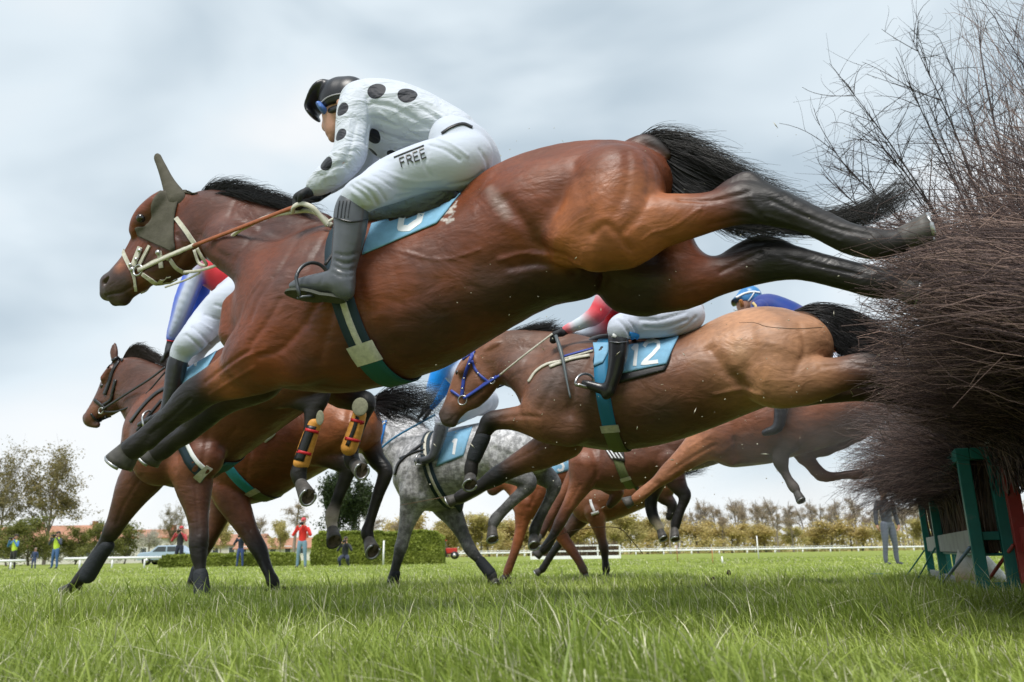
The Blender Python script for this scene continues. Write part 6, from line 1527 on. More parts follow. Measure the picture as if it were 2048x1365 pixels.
rail('end_rail', (LEN, 0.032, 0.36), (LEN, TK - 0.032, 0.36), 0.03, 0.045, GREENP, gf)
rail('end_rail', (LEN, 0.032, 0.07), (LEN, TK - 0.032, 0.07), 0.03, 0.10, GREENP, gf)
rail('board', (0.032, 0.004, 0.335), (LEN * 0.36 - 0.033, 0.004, 0.335), 0.022, 0.125, BOARD, gf)
rail('board', (LEN * 0.36 + 0.033, 0.004, 0.335), (LEN - 0.033, 0.004, 0.335), 0.022, 0.125, BOARD, gf)
rail('bottom_rail', (0.032, 0.004, 0.075), (LEN * 0.36 - 0.033, 0.004, 0.075), 0.04, 0.06, BOARD, gf)
rail('bottom_rail', (LEN * 0.36 + 0.033, 0.004, 0.075), (LEN - 0.033, 0.004, 0.075), 0.04, 0.06, BOARD, gf)
for s_ in (0.55, 0.8, LEN * 0.36 + 0.5):
    post('inner_post', s_, TK + 0.02, -0.04, 0.40, 0.05, GREENP, gf)
rail('shelf', (0.04, TK * 0.5, 0.262), (LEN - 0.04, TK * 0.5, 0.262), TK - 0.02, 0.015, GREENP, gf)
rf = empty('brush_fence', fp(LEN, TK + 0.055, 0), label='dark red fence frame under the tall birch brush at the right edge', cat='fence', group='sections of the brush fence')
RL = LEN + 2.9; RT = TK + 0.055
for s_, t_ in ((LEN + 0.05, RT), (LEN + 0.05, RT + TK + 0.05), (LEN + 1.4, RT), (RL, RT)):
    post('post', s_, t_, -0.06, FH - 0.015, 0.066, REDP, rf)
rail('top_rail', (LEN + 0.018, RT, FH + 0.02), (RL, RT, FH + 0.02), 0.070, 0.072, REDP, rf)
rail('top_rail', (LEN + 0.05, RT + 0.036, FH + 0.021), (LEN + 0.05, RT + TK + 0.014, FH + 0.021), 0.060, 0.068, REDP, rf)
rail('board', (LEN + 0.085, RT + 0.004, 0.335), (LEN + 1.36, RT + 0.004, 0.335), 0.022, 0.125, REDP, rf)
# steel stakes propping the frames
def stake(p_top, p_bot, m, lab, r=0.008):
    d1, d2 = ray(*p_top[:2]), ray(*p_bot)
    B = CAM + d2 * ((0.0 - CAM[2]) / d2[2]); T = fp(*p_top[2:])
    v, f = tube([T, B - UP * 0.03], r, 8); tag(mk('stake', v, f, m), lab, 'stake', 'stakes propping the fence')
BLUESTK = mat('blue_grey_steel', (0.16, 0.22, 0.28), rough=0.4, metal=0.4); REDSTK = mat('red_steel', (0.30, 0.05, 0.035), rough=0.4)
stake((0, 0, LEN, -0.035, 0.30), (1854, 1196), BLUESTK, 'blue grey steel stake slanting from the near green post to the grass', 0.009)
stake((0, 0, LEN + 0.07, RT - 0.04, 0.31), (1936, 1204), REDSTK, 'red steel stake slanting from the red post across the green posts', 0.009)
stake((0, 0, 0, -0.035, 0.28), (1802, 1160), GREENP, 'dark thin stake slanting from the furthest green post', 0.007)
stake((0, 0, LEN * 0.36, -0.035, 0.30), (1826, 1166), GREENP, 'dark thin stake slanting from the middle green post', 0.007)
for (a, b_, lab) in (((1700, 1199), (1745, 1199), 'green slat lying flat in the grass, left of another slat'), ((1772, 1193), (1825, 1193), 'pale green slat lying flat in the grass nearest the blue grey stake'), ((1742, 1158), (1768, 1158), 'small slat lying in the grass, furthest from the camera')):
    v, f = beam(gpt(*a) + UP * 0.05, gpt(*b_) + UP * 0.05, 0.03, 0.012); tag(mk('slat', v, f, mat('slat_green', (0.10, 0.22, 0.17), rough=0.5)), lab, 'slat', 'loose slats in the grass')

def bez(P0, P1, P2, P3, K):
    t = np.linspace(0, 1, K)[None, :, None]
    return P0[:, None] * (1 - t) ** 3 + 3 * P1[:, None] * t * (1 - t) ** 2 + 3 * P2[:, None] * t * t * (1 - t) + P3[:, None] * t ** 3
def brush(specs, seed=31):
    g = np.random.default_rng(seed); PP = []; RR = []; CC = []
    K = 10
    for sp in specs:
        n = int(sp['n'] * 0.85)
        s_ = g.uniform(*sp['s'], n); t_ = g.uniform(*sp['t'], n)
        P0 = FAR_ + EV * s_[:, None] + TV * t_[:, None] + UP * g.uniform(0.55, 0.80, n)[:, None]
        px = g.uniform(*sp['x'], n); py = g.uniform(*sp['y'], n)
        if 'tri' in sp: px = sp['x'][0] + (sp['x'][1] - sp['x'][0]) * g.beta(*sp['tri'], n)
        if 'slope' in sp: py = py + (px - sp['x'][0]) * sp['slope']
        d = _F[None] * F_PX + _R[None] * (px - 1024)[:, None] + _U[None] * (682.5 - py)[:, None]
        Yt = P0[:, 1] + g.uniform(*sp['dy'], n)
        P3 = CAM + d * (Yt / d[:, 1])[:, None]
        v = P3 - P0; Ln = np.linalg.norm(v, axis=1, keepdims=True)
        up = sp.get('up', 0.5)
        # twigs are gathered in bundles: pull the tips toward a few bundle centres
        nb = max(6, n // 45); bi = g.integers(0, nb, n); ctr = P3[g.integers(0, n, nb)]; dd_ = np.linalg.norm(ctr[bi] - P3, axis=1, keepdims=True)
        P3 = P3 + (ctr[bi] - P3) * np.where(dd_ < 0.5, 0.45, 0.0) * g.uniform(0.5, 1, (n, 1))
        brk = (g.uniform(0, 1, (n, 1)) < 0.25); P3 = np.where(brk, P0 + (P3 - P0) * g.uniform(0.6, 0.9, (n, 1)), P3); v = P3 - P0; Ln = np.linalg.norm(v, axis=1, keepdims=True)
        P1 = P0 + UP * Ln * (up * g.uniform(0.6, 1.2, (n, 1))) + g.normal(0, 0.05, (n, 3))
        dr = sp.get('tipd', (-0.9, 0.25, 0.1)); dr = np.array(dr)
        P2 = P3 - (dr + g.normal(0, 0.55, (n, 3))) * Ln * g.uniform(0.15, 0.45, (n, 1))
        P = bez(P0, P1, P2, P3, K)
        u = np.linspace(0, 1, K)[None, :, None]
        for fq, am in ((6, 0.022), (14, 0.011), (27, 0.005)):
            P = P + np.sin(u * fq * g.uniform(.6, 1.4, (n, 1, 1)) + g.uniform(0, 6.3, (n, 1, 3))) * am * u
        PP.append(P)
        RR.append((sp.get('r', 0.0028) * g.uniform(0.5, 1.35, (n, 1))) * (1 - 0.72 * np.linspace(0, 1, K)[None] ** 1.3))
        # forked side twigs
        m = int(n * sp.get('fork', 0.8)); idx = g.integers(0, n, m); k0 = g.integers(4, 8, m)
        A = P[idx, k0]; T = P[idx, k0 + 1] - P[idx, k0 - 1]; T /= np.linalg.norm(T, axis=1, keepdims=True)
        ln = g.uniform(0.05, 0.22, (m, 1)) * sp.get('fl', 1.0)
        D = T + g.normal(0, 0.42, (m, 3)); D /= np.linalg.norm(D, axis=1, keepdims=True)
        D2 = D + g.normal(0, 0.35, (m, 3))
        Q = bez(A, A + D * ln * 0.4, A + D * ln * 0.7, A + (D + D2) * 0.5 * ln, K)
        PP.append(Q); RR.append(0.0012 * g.uniform(0.6, 1.1, (m, 1)) * sp.get('r', 0.0019) / 0.0019 * (1 - 0.6 * np.linspace(0, 1, K)[None]))
    P = np.concatenate(PP); Rr = np.concatenate(RR); n = len(P)
    V, Q = tubes(P, Rr, 3)
    dk = np.array([0.026, 0.012, 0.012]); lt = np.array([0.30, 0.20, 0.165])
    m = (g.uniform(0, 1, (n, 1)) ** 2.6)
    col = dk * (1 - m) + lt * m
    cc = np.repeat(col, K * 3, 0)
    return V, Q, cc
near_s = (LEN + 0.15, LEN + 2.3)
V, Q, cc = brush([
    dict(n=2600, s=near_s, t=(RT, RT + 0.35), x=(1700, 1980), y=(430, 760), dy=(0.05, 0.45), tri=(1.3, 2.2), up=0.45, tipd=(-0.95, 0.2, 0.12), fork=0.7),
    dict(n=420, s=(LEN + 1.9, LEN + 2.75), t=(RT - 0.05, RT + 0.2), x=(1700, 1960), y=(425, 640), dy=(-0.05, 0.25), up=0.35, tipd=(-1.0, 0.1, 0.0), r=0.0026, fork=0.7),
    dict(n=1100, s=(LEN + 0.35, LEN + 1.3), t=(RT - 0.03, RT + 0.2), x=(1690, 1900), y=(690, 840), dy=(-0.05, 0.3), tri=(1.5, 1.6), up=0.35, tipd=(-0.95, 0.15, -0.1), r=0.0024, fork=0.8),
    dict(n=700, s=(LEN + 0.9, LEN + 2.3), t=(RT, RT + 0.3), x=(1690, 1900), y=(470, 600), dy=(0.0, 0.3), up=0.40, tipd=(-1.0, 0.1, -0.05), r=0.0022, fork=0.5),
    dict(n=2600, s=near_s, t=(RT, RT + 0.4), x=(1840, 2200), y=(250, 740), dy=(0.05, 0.5), up=0.6, tipd=(-0.5, 0.2, 0.7), fork=1.0),
    dict(n=700, s=(LEN + 0.3, LEN + 2.2), t=(RT, RT + 0.3), x=(1880, 2200), y=(-60, 420), dy=(0.1, 0.5), up=0.7, tipd=(-0.35, 0.1, 0.9), fork=2.2, r=0.0021, fl=1.2),
    dict(n=1100, s=(LEN - 0.2, LEN + 1.0), t=(RT - 0.1, RT + 0.3), x=(1720, 2060), y=(640, 800), dy=(0.1, 0.6), up=0.5, tipd=(-0.9, 0.2, -0.2), fork=0.8),
])
o = mk('brush', V, Q, TWIG, rf, cols=cc); tag(o, kind='stuff')
V, Q, cc = brush([
    dict(n=2300, s=(0.3, LEN - 0.1), t=(0.03, TK), x=(1660, 1860), y=(800, 985), dy=(0.0, 0.5), tri=(1.4, 1.7), up=0.40, tipd=(-0.95, 0.2, -0.1), fork=0.8, r=0.0026),
    dict(n=1300, s=(0.2, LEN), t=(0.03, TK), x=(1690, 2000), y=(700, 850), dy=(0.0, 0.5), up=0.55, tipd=(-0.8, 0.2, 0.2), fork=0.8, r=0.0026),
    dict(n=900, s=(0.2, LEN * 0.7), t=(0.03, TK), x=(1665, 1840), y=(940, 1045), dy=(-0.2, 0.3), tri=(1.6, 1.6), up=0.33, tipd=(-0.5, 0.1, -0.9), fork=1.4, r=0.0020, fl=1.4),
    dict(n=700, s=(LEN * 0.4, LEN), t=(0.03, TK), x=(1840, 1990), y=(760, 850), dy=(0.0, 0.3), up=0.6, tipd=(-0.3, 0.2, 0.7), fork=0.6, r=0.0026),
], seed=33)
o = mk('brush', V, Q, TWIG, gf, cols=cc); tag(o, kind='stuff')
# upright stems packed inside the frames
def stems(s0, s1, t0, t1, n, par, seed):
    g = np.random.default_rng(seed)
    s_ = g.uniform(s0, s1, n); t_ = g.uniform(t0, t1, n)
    B = FAR_ + EV * s_[:, None] + TV * t_[:, None]
    K = 6; u = np.linspace(0, 1, K)[None, :, None]
    P = B[:, None] + UP * (0.275 + u * g.uniform(0.48, 0.62, (n, 1, 1))) + np.sin(u * 5 + g.uniform(0, 6, (n, 1, 3))) * 0.008 + g.normal(0, 0.015, (n, 1, 3)) * u
    V, Q = tubes(P, g.uniform(0.003, 0.009, (n, 1)) * (1 - 0.4 * np.linspace(0, 1, K)[None]), 5)
    m = g.uniform(0, 1, (n, 1)) ** 2
    cc = np.repeat(np.array([0.035, 0.022, 0.016]) * (1 - m) + np.array([0.13, 0.075, 0.045]) * m, K * 5, 0)
    o = mk('stems', V, Q, TWIG, par, cols=cc); tag(o, kind='stuff')
stems(0.05, LEN - 0.04, 0.03, TK - 0.02, 900, gf, 41)
stems(LEN + 0.12, RL - 0.1, RT + 0.045, RT + TK, 700, rf, 42)

# white knotted cloth on the green corner
PW = Plane(1990, float(fp(LEN, 0.1, 0)[1]), 0)
ks = Sculpt(PW, dict(g=(0.62, 0.60, 0.52)))
c0 = (1992, 886)
ks.chain([(1978, 888, 7, 0, 1.4, 'g'), (1992, 880, 9), (2006, 884, 7)], k=0.01)
ks.chain([(2000, 876, 6, -0.03, 1, 'g'), (2008, 888, 5), (2000, 896, 5), (1990, 892, 5)], k=0.005)
ks.chain([(1980, 884, 3, -0.03, 1, 'g'), (1982, 868, 2.6), (1990, 862, 2.6), (1996, 868, 2.6), (1994, 878, 3)], k=0.004)
ks.chain([(1996, 894, 4, -0.02, 1, 'g'), (2004, 902, 4), (2008, 910, 3)], k=0.004)
ks.build('knotted_cloth', mat('white_cloth', (0.62, 0.60, 0.52), rough=0.85, bump2=0.8, b2scale=60, var=0.1), None, vox=0.004)
tag(ks.link(), 'white knotted cloth tied on the corner of the green frame', 'cloth')
# pale sack standing behind the green frame
PS = Plane(1935, 5.2, 0)
ks = Sculpt(PS, dict(g=(0.60, 0.60, 0.58), y=(0.42, 0.28, 0.10)))
ks.chain([(1940, 1160, 26, 0, 0.9, 'y'), (1940, 1130, 24, 0, 0.9, 'g'), (1938, 1100, 17), (1936, 1078, 12)], k=0.02)
ks.chain([(1960, 1110, 9, 0, 0.8, 'g'), (1985, 1140, 11), (2005, 1165, 12)], k=0.02)
ks.build('sack', mat('sack_cloth', attr=True, rough=0.85, bump2=0.6, b2scale=20), None, vox=0.012)
tag(ks.link(), 'pale sack with a tan patch standing in the grass behind the green frame', 'sack')

# tall bare birch rising behind the fence
def branchy(base, tips, seed, r0=0.02, r_tip=0.0015, n1=16, n2=60, bark=True, wob=0.05, droop=0.15, l1=0.5, l2=0.16, tw=0.0016):
    g = np.random.default_rng(seed); PP, RR = [], []
    K = 9; u = np.linspace(0, 1, K)
    for tp, rr in tips:
        P = bez(base[None], base[None] + (tp - base)[None] * 0.3 + UP * np.linalg.norm(tp - base) * droop, base[None] + (tp - base)[None] * 0.75 + UP * 0.05, np.array(tp)[None], K)[0]
        P += np.sin(u[:, None] * 7 + g.uniform(0, 6, 3)) * wob * u[:, None] * np.linalg.norm(tp - base) * 0.2
        PP.append(P); RR.append(rr * (1 - u) + r_tip)
        f = g.uniform(0.3, 0.97, n1)
        for q in f:
            i = int(q * (K - 1)); A = P[i] + (P[min(i + 1, K - 1)] - P[i]) * (q * (K - 1) - i)
            T = P[min(i + 1, K - 1)] - P[max(i - 1, 0)]; T /= np.linalg.norm(T)
            D = T * 0.8 + g.normal(0, 0.55, 3); D /= np.linalg.norm(D)
            ln = l1 * g.uniform(0.4, 1.1) * (1.15 - q * 0.6)
            B = A + D * ln; Q = bez(A[None], (A + D * ln * 0.3)[None], (A + D * ln * 0.7 + g.normal(0, 0.05, 3) * ln)[None], (B + g.normal(0, 0.12, 3) * ln - UP * 0.05 * ln)[None], K)[0]
            PP.append(Q); RR.append(rr * 0.35 * (1 - u) * (1 - q * .6) + r_tip * 0.8)
            for w_ in range(n2 // n1):
                j = g.integers(2, K - 1); A2 = Q[j]; D2 = D * 0.6 + g.normal(0, 0.6, 3); D2 /= np.linalg.norm(D2); l_ = l2 * g.uniform(0.4, 1.2)
                PP.append(bez(A2[None], (A2 + D2 * l_ * .3)[None], (A2 + D2 * l_ * .6 + g.normal(0, .03, 3))[None], (A2 + D2 * l_ + g.normal(0, .04, 3))[None], K)[0]); RR.append(tw * (1 - 0.6 * u))
    return tubes(np.array(PP), np.array(RR), 3)
BASEB = np.array([4.2, 6.0, 0.0])
bt_ = empty('birch_tree', BASEB, label='bare birch sapling with fine budded twigs reaching left behind the brush', cat='tree')
v, f = tube([BASEB - UP * 0.1, BASEB + np.array([0.03, 0, 0.6]), BASEB + np.array([-0.02, 0, 1.3])], [0.05, 0.04, 0.03], 8, n=4)
mk('trunk', v, f, mat('birch_bark', (0.22, 0.20, 0.19), rough=0.8, var=0.4, scale=20), bt_)
crown0 = BASEB + np.array([-0.02, 0, 1.25])
tips = [(at(px, py, Y), 0.014) for px, py, Y in ((1650, 280, 5.5), (1690, 165, 5.6), (1720, 230, 5.4), (1790, 110, 5.7), (1825, 60, 5.8), (1700, 340, 5.3), (1760, 300, 5.6), (1850, 190, 5.9), (1900, 120, 6), (1950, 20, 6), (1670, 370, 5.4), (1880, 260, 5.8))]
V, Q = branchy(crown0, tips, 51, n1=22, n2=88, l1=0.75, l2=0.28, r_tip=0.0022, tw=0.0019)
mk('crown', V, Q, mat('birch_twig', (0.045, 0.035, 0.04), rough=0.8), bt_)

# airborne bits: kicked-up clods, straw and water drops
g = np.random.default_rng(61); parts_v = []; parts_f = []; o_ = 0
n = 330
px = g.uniform(860, 1760, n); py = 250 + g.uniform(0, 1, n) * 780; Yd = g.uniform(2.1, 3.9, n)
for i in range(n):
    c = at(px[i], py[i], Yd[i]); r = g.uniform(0.0009, 0.0030) * (Yd[i] / 3)
    ax = g.normal(0, 1, 3); ax /= np.linalg.norm(ax); s2 = np.cross(ax, [0, 0, 1]); s2 /= np.linalg.norm(s2); s3 = np.cross(ax, s2)
    ln = r * (1.3 if g.uniform() < 0.85 else 7)
    parts_v.append(np.array([c + ax * ln, c - ax * ln, c + s2 * r, c - s2 * r, c + s3 * r, c - s3 * r]))
    parts_f.append(np.array([(0, 2, 4), (0, 4, 3), (0, 3, 5), (0, 5, 2), (1, 4, 2), (1, 3, 4), (1, 5, 3), (1, 2, 5)]) + o_); o_ += 6
tag(mk('flying_debris', np.vstack(parts_v), np.vstack(parts_f), mat('pale_debris', (0.55, 0.52, 0.42), rough=0.7), smooth=False), kind='stuff')
v, f = tube([P5.w(1478, 646, -0.36), P5.w(1510, 646, -0.36), P5.w(1535, 654, -0.36), P5.w(1592, 658, -0.36), P5.w(1645, 655, -0.36)], [0.001, 0.0018, 0.0022], 5, n=3)
tag(mk('twig', v, f, mat('loose_twig', (0.10, 0.06, 0.03), rough=0.8)), 'broken brown twig flying in front of the number 12 horse rump', 'twig')

for pts, lab in (([(1083, 1098), (1120, 1070), (1170, 1058), (1235, 1056), (1262, 1080), (1286, 1108)], 'long thin twig flying under the rear horses'), ([(800, 1011), (860, 1000), (930, 985), (962, 962)], 'dark forked twig flying past the grey horse chest')):
    v, f = tube([at(x, y, 5.0) for x, y in pts], [0.0015, 0.003, 0.0022], 5, n=4)
    tag(mk('twig', v, f, mat('loose_twig')), lab, 'twig', 'twigs in the air')
# dust hanging where the field brushes through the fence
def dust():
    c = at(1650, 880, 4.9)
    v, f = ball(c, 1.0, sx=1.15, sy=1.0, sz=0.62, nu=24, nv=14)
    m = bpy.data.materials.new('dust'); m.use_nodes = True; t = m.node_tree; t.nodes.remove(t.nodes['Principled BSDF'])
    pv = N(t, 'ShaderNodeVolumePrincipled'); pv.inputs['Color'].default_value = (0.9, 0.88, 0.85, 1); pv.inputs['Anisotropy'].default_value = 0.3
    tc = N(t, 'ShaderNodeTexCoord'); n = N(t, 'ShaderNodeTexNoise'); n.inputs['Scale'].default_value = 2.2; n.inputs['Detail'].default_value = 2
    t.links.new(tc.outputs['Object'], n.inputs[0])
    r = N(t, 'ShaderNodeMapRange'); r.inputs[1].default_value = 0.4; r.inputs[2].default_value = 0.7; r.inputs[3].default_value = 0.0; r.inputs[4].default_value = 0.36
    t.links.new(n.outputs['Fac'], r.inputs[0])
    d = N(t, 'ShaderNodeVectorMath', operation='DISTANCE'); t.links.new(tc.outputs['Object'], d.inputs[0]); d.inputs[1].default_value = (0, 0, 0)
    r2 = N(t, 'ShaderNodeMapRange'); r2.inputs[1].default_value = 0.95; r2.inputs[2].default_value = 0.2; r2.inputs[3].default_value = 0; r2.inputs[4].default_value = 1
    t.links.new(d.outputs['Value'], r2.inputs[0])
    mm = N(t, 'ShaderNodeMath', operation='MULTIPLY'); t.links.new(r.outputs[0], mm.inputs[0]); t.links.new(r2.outputs[0], mm.inputs[1]); t.links.new(mm.outputs[0], pv.inputs['Density'])
    t.links.new(pv.outputs[0], t.nodes['Material Output'].inputs['Volume'])
    v = (v - c) / np.array([1.15, 1.0, 0.62]); o = mk('dust_cloud', v, f, m, local=True); o.location = c; o.scale = (1.15, 1.0, 0.62)
    tag(o, kind='stuff')
dust()

def clods():
    g = np.random.default_rng(88); V = []; Fs = []; o = 0
    for cx, cy, Y in ((130, 1190, 5.9), (405, 1205, 5.0), (553, 1192, 6.0), (783, 1180, 6.6), (990, 1165, 6.7), (1010, 1160, 8.2), (1176, 1158, 8.2), (1415, 1166, 6.0), (1440, 1168, 6.0), (1400, 1170, 5.8)):
        b = at(cx, cy, Y)
        for i in range(14):
            c = b + g.normal(0, 1, 3) * np.array([.10, .12, .0]); c[2] = float(ground_z(c[0], c[1])) + abs(g.normal(0, .035)) + .015
            v, f = ball(c, g.uniform(.006, .022), nu=6, nv=4); v = v + g.normal(0, .003, v.shape)
            V.append(v); Fs += [tuple(int(k) + o for k in q) for q in f]; o += len(v)
    tag(mk('turf_clods', np.vstack(V), Fs, mat('wet_soil', (0.035, 0.025, 0.016), rough=.9, bump=.5, bscale=90)), kind='stuff')
clods()
# ================================================================== background
class MPlane:
    """metre-based frame for figures: x right, z up, d away"""
    def __init__(s, P, yaw=0.0):
        s.P = np.asarray(P, float); y = yaw
        s.u = np.array([math.cos(y), math.sin(y), 0]); s.n = np.array([-math.sin(y), math.cos(y), 0])
    def w(s, x, z, d=0.0): return s.P + s.u * x + s.n * d + np.array([0, 0, z])
    def sc(s, *a): return 1.0
    loc = Plane.loc
    glob = Plane.glob
VIS = (0.55, 0.75, 0.06)
def bystander(px, Y, h, label, pal, pose='camera', yaw=0.0, vest=False, group='people watching from the grass'):
    P = on_ground(px, Y, 0.0); q = MPlane(P, yaw); k = h / 1.8
    root = empty('person', P, label=label, cat='person', group=group)
    pal = dict(skin=(0.46, 0.25, 0.18), **pal); pal.setdefault('vest', VIS); pal.setdefault('hair', (0.04, 0.03, 0.02)); pal.setdefault('sleeve', pal['top']); pal.setdefault('shoe', (0.03, 0.03, 0.03))
    cr_ = 0.45 if pose == 'crouch' else 0.0
    def S_(): return Sculpt(q, pal)
    def c_(nodes): return [(x * k, (z - cr_) * k, r * k, *rest) for x, z, r, *rest in nodes]
    legs = []
    for sgn in (-1, 1):
        if pose == 'crouch':
            legs.append([(sgn * 0.10, 0.92, 0.09, 0), (sgn * 0.17, 0.80, 0.085, -0.34 if sgn < 0 else -0.2), (sgn * 0.16, 0.60, 0.06, -0.30 if sgn < 0 else -0.05), (sgn * 0.15, 0.52, 0.05, -0.28 if sgn < 0 else 0.2)])
        else:
            legs.append([(sgn * 0.085, 0.92, 0.088, 0), (sgn * 0.105, 0.70, 0.080, -0.01), (sgn * 0.125, 0.48, 0.058, -0.01), (sgn * 0.14, 0.25, 0.052, 0.02), (sgn * 0.15, 0.09, 0.042, 0.02)])
    if pose in ('camera', 'crouch'):
        arms = [[(s_ * 0.19, 1.42, 0.062, 0), (s_ * 0.30, 1.24, 0.052, -0.10), (s_ * 0.31, 1.20, 0.048, -0.14), (s_ * 0.17, 1.45, 0.038, -0.22), (s_ * 0.09, 1.56, 0.030, -0.24)] for s_ in (-1, 1)]
    else:
        arms = [[(s_ * 0.19, 1.42, 0.062, 0), (s_ * 0.25, 1.20, 0.052, 0.02), (s_ * 0.28, 1.00, 0.042, 0.0), (s_ * 0.28, 0.84, 0.034, -0.03)] for s_ in (-1, 1)]
    torso = [(0, 0.95, 0.115, 0, 0.72), (0, 1.12, 0.125, 0, 0.68), (0, 1.30, 0.135, 0, 0.68), (0, 1.42, 0.105, 0, 0.72)]
    B = S_(); B.chain(c_([(0, 0.95, 0.10, 0, 0.7, 'skin'), (0, 1.40, 0.10), (0, 1.52, 0.05), (0, 1.60, 0.05)]), k=0.03)
    B.chain(c_([(0, 1.70, 0.095, 0.01, 1.05, 'skin'), (0, 1.62, 0.075, -0.02)]), k=0.02)
    B.chain(c_([(0, 1.655, 0.016, -0.105, 1, 'skin'), (0, 1.64, 0.018, -0.115)]), k=0.01)
    for a in legs + arms: B.chain([(x, z, r * 0.8, *rest) for x, z, r, *rest in c_(a)], k=0.02, c='skin')
    for a in arms:
        x, z, r, d = a[-1][:4]
        for j in range(4): B.chain(c_([(x, z, 0.02, d), (x * 0.8, z + (0.03 if pose != 'stand' else -0.07), 0.010, d - 0.01 + j * 0.018)]), k=0.006, c='skin')
    B.build('body', SKINM, root, vox=0.014 * max(1, Y / 30)).link()
    T = S_(); T.chain(c_(torso), c='top', k=0.03)
    for a in arms: T.chain(c_(a[:-1] + [tuple(0.5 * (u + v) for u, v in zip(a[-2], a[-1]))]), c='sleeve', k=0.02)
    T.chain(c_([(0, 1.50, 0.07, 0.0, 1.0)]), c='top', k=0.02)
    T.build('jacket', FAB, root, vox=0.014 * max(1, Y / 30)).link()
    Lg = S_(); Lg.chain(c_([(0, 0.95, 0.118, 0, 0.76), (0, 0.90, 0.115, 0, 0.76)]), c='leg', k=0.03)
    for a in legs: Lg.chain(c_(a), c='leg', k=0.02)
    Lg.build('trousers', FAB, root, vox=0.014 * max(1, Y / 30)).link()
    for a in legs:
        Sh = S_()
        x, z, r, d = a[-1][:4]; Sh.chain(c_([(x, z - 0.045, 0.045, d), (x * 1.05, z - 0.06, 0.036, d - 0.14)]), c='shoe', k=0.01)
        Sh.build('shoe', FAB, root, vox=0.012 * max(1, Y / 30)).link()
    Hr = S_(); Hr.chain(c_([(0, 1.735, 0.10, 0.02, 1.0), (0, 1.72, 0.096, 0.035)]), c='hair', k=0.02)
    Hr.chain(c_([(0, 1.735, 0.05, -0.08, 1.0)]), c='hair', k=0.02)
    Hr.chain(c_([(0, 1.60, 0.085, -0.10, 1.3)]), op='-', c='hair', k=0.01)
    Hr.build('hair' if not pal.get('cap') else 'cap', FAB, root, vox=0.012 * max(1, Y / 30)).link()
    if vest:
        Vs = S_(); Vs.chain(c_([(0, 1.0, 0.135, 0, 0.74), (0, 1.15, 0.142, 0, 0.72), (0, 1.30, 0.150, 0, 0.72), (0, 1.42, 0.122, 0, 0.76)]), c='vest', k=0.03)
        Vs.build('safety_vest', FAB, root, vox=0.014 * max(1, Y / 30)).link()
    if pose in ('camera', 'crouch'):
        y_ = 1.60 - cr_
        v, f = join([box(q.w(0, y_ * k, -0.21), (0.15, 0.09, 0.11)), tube([q.w(0, y_ * k, -0.25), q.w(0, y_ * k, -0.42)], 0.045, 10)])
        tag(mk('camera', v, f, BLEATHER), 'black camera held up by the ' + ' '.join(label.split(' with')[0].split()[:8]), 'camera', 'cameras held up')
    return root
bystander(25, 44, 1.84, 'spectator in blue jacket, yellow safety vest and black trousers, furthest left', dict(top=(0.05, 0.17, 0.40), leg=(0.02, 0.02, 0.02)), vest=True, yaw=-0.3)
bystander(68, 44, 1.12, 'small child in navy clothes between two adults in safety vests', dict(top=(0.03, 0.05, 0.12), leg=(0.04, 0.06, 0.14), hair=(0.3, 0.22, 0.2)), pose='stand')
bystander(109, 43, 1.92, 'photographer in yellow safety vest and blue jeans beside the child', dict(top=(0.04, 0.05, 0.08), leg=(0.05, 0.12, 0.28)), vest=True, yaw=-0.2)
bystander(357, 38, 1.90, 'photographer in black coat and red cap before the low hedge', dict(top=(0.025, 0.025, 0.03), sleeve=(0.45, 0.05, 0.06), leg=(0.015, 0.02, 0.04), hair=(0.5, 0.04, 0.05), cap=True))
bystander(480, 37, 1.55, 'photographer in dark navy jacket and blue jeans before the low hedge', dict(top=(0.02, 0.03, 0.06), leg=(0.03, 0.06, 0.18), hair=(0.3, 0.35, 0.1)), vest=False)
bystander(603, 31, 1.86, 'photographer in bright red jacket and pale blue jeans', dict(top=(0.70, 0.03, 0.025), leg=(0.16, 0.27, 0.36), hair=(0.55, 0.06, 0.08), cap=True))
bystander(690, 33, 1.55, 'photographer in black crouching before the tall hedge', dict(top=(0.02, 0.025, 0.03), leg=(0.02, 0.03, 0.06)), pose='crouch', vest=False)
bystander(1781, 19.5, 1.86, 'man in grey shirt and grey trousers standing under the brush', dict(top=(0.045, 0.05, 0.065), leg=(0.09, 0.105, 0.14), shoe=(0.03, 0.035, 0.05)), pose='stand', yaw=0.2)

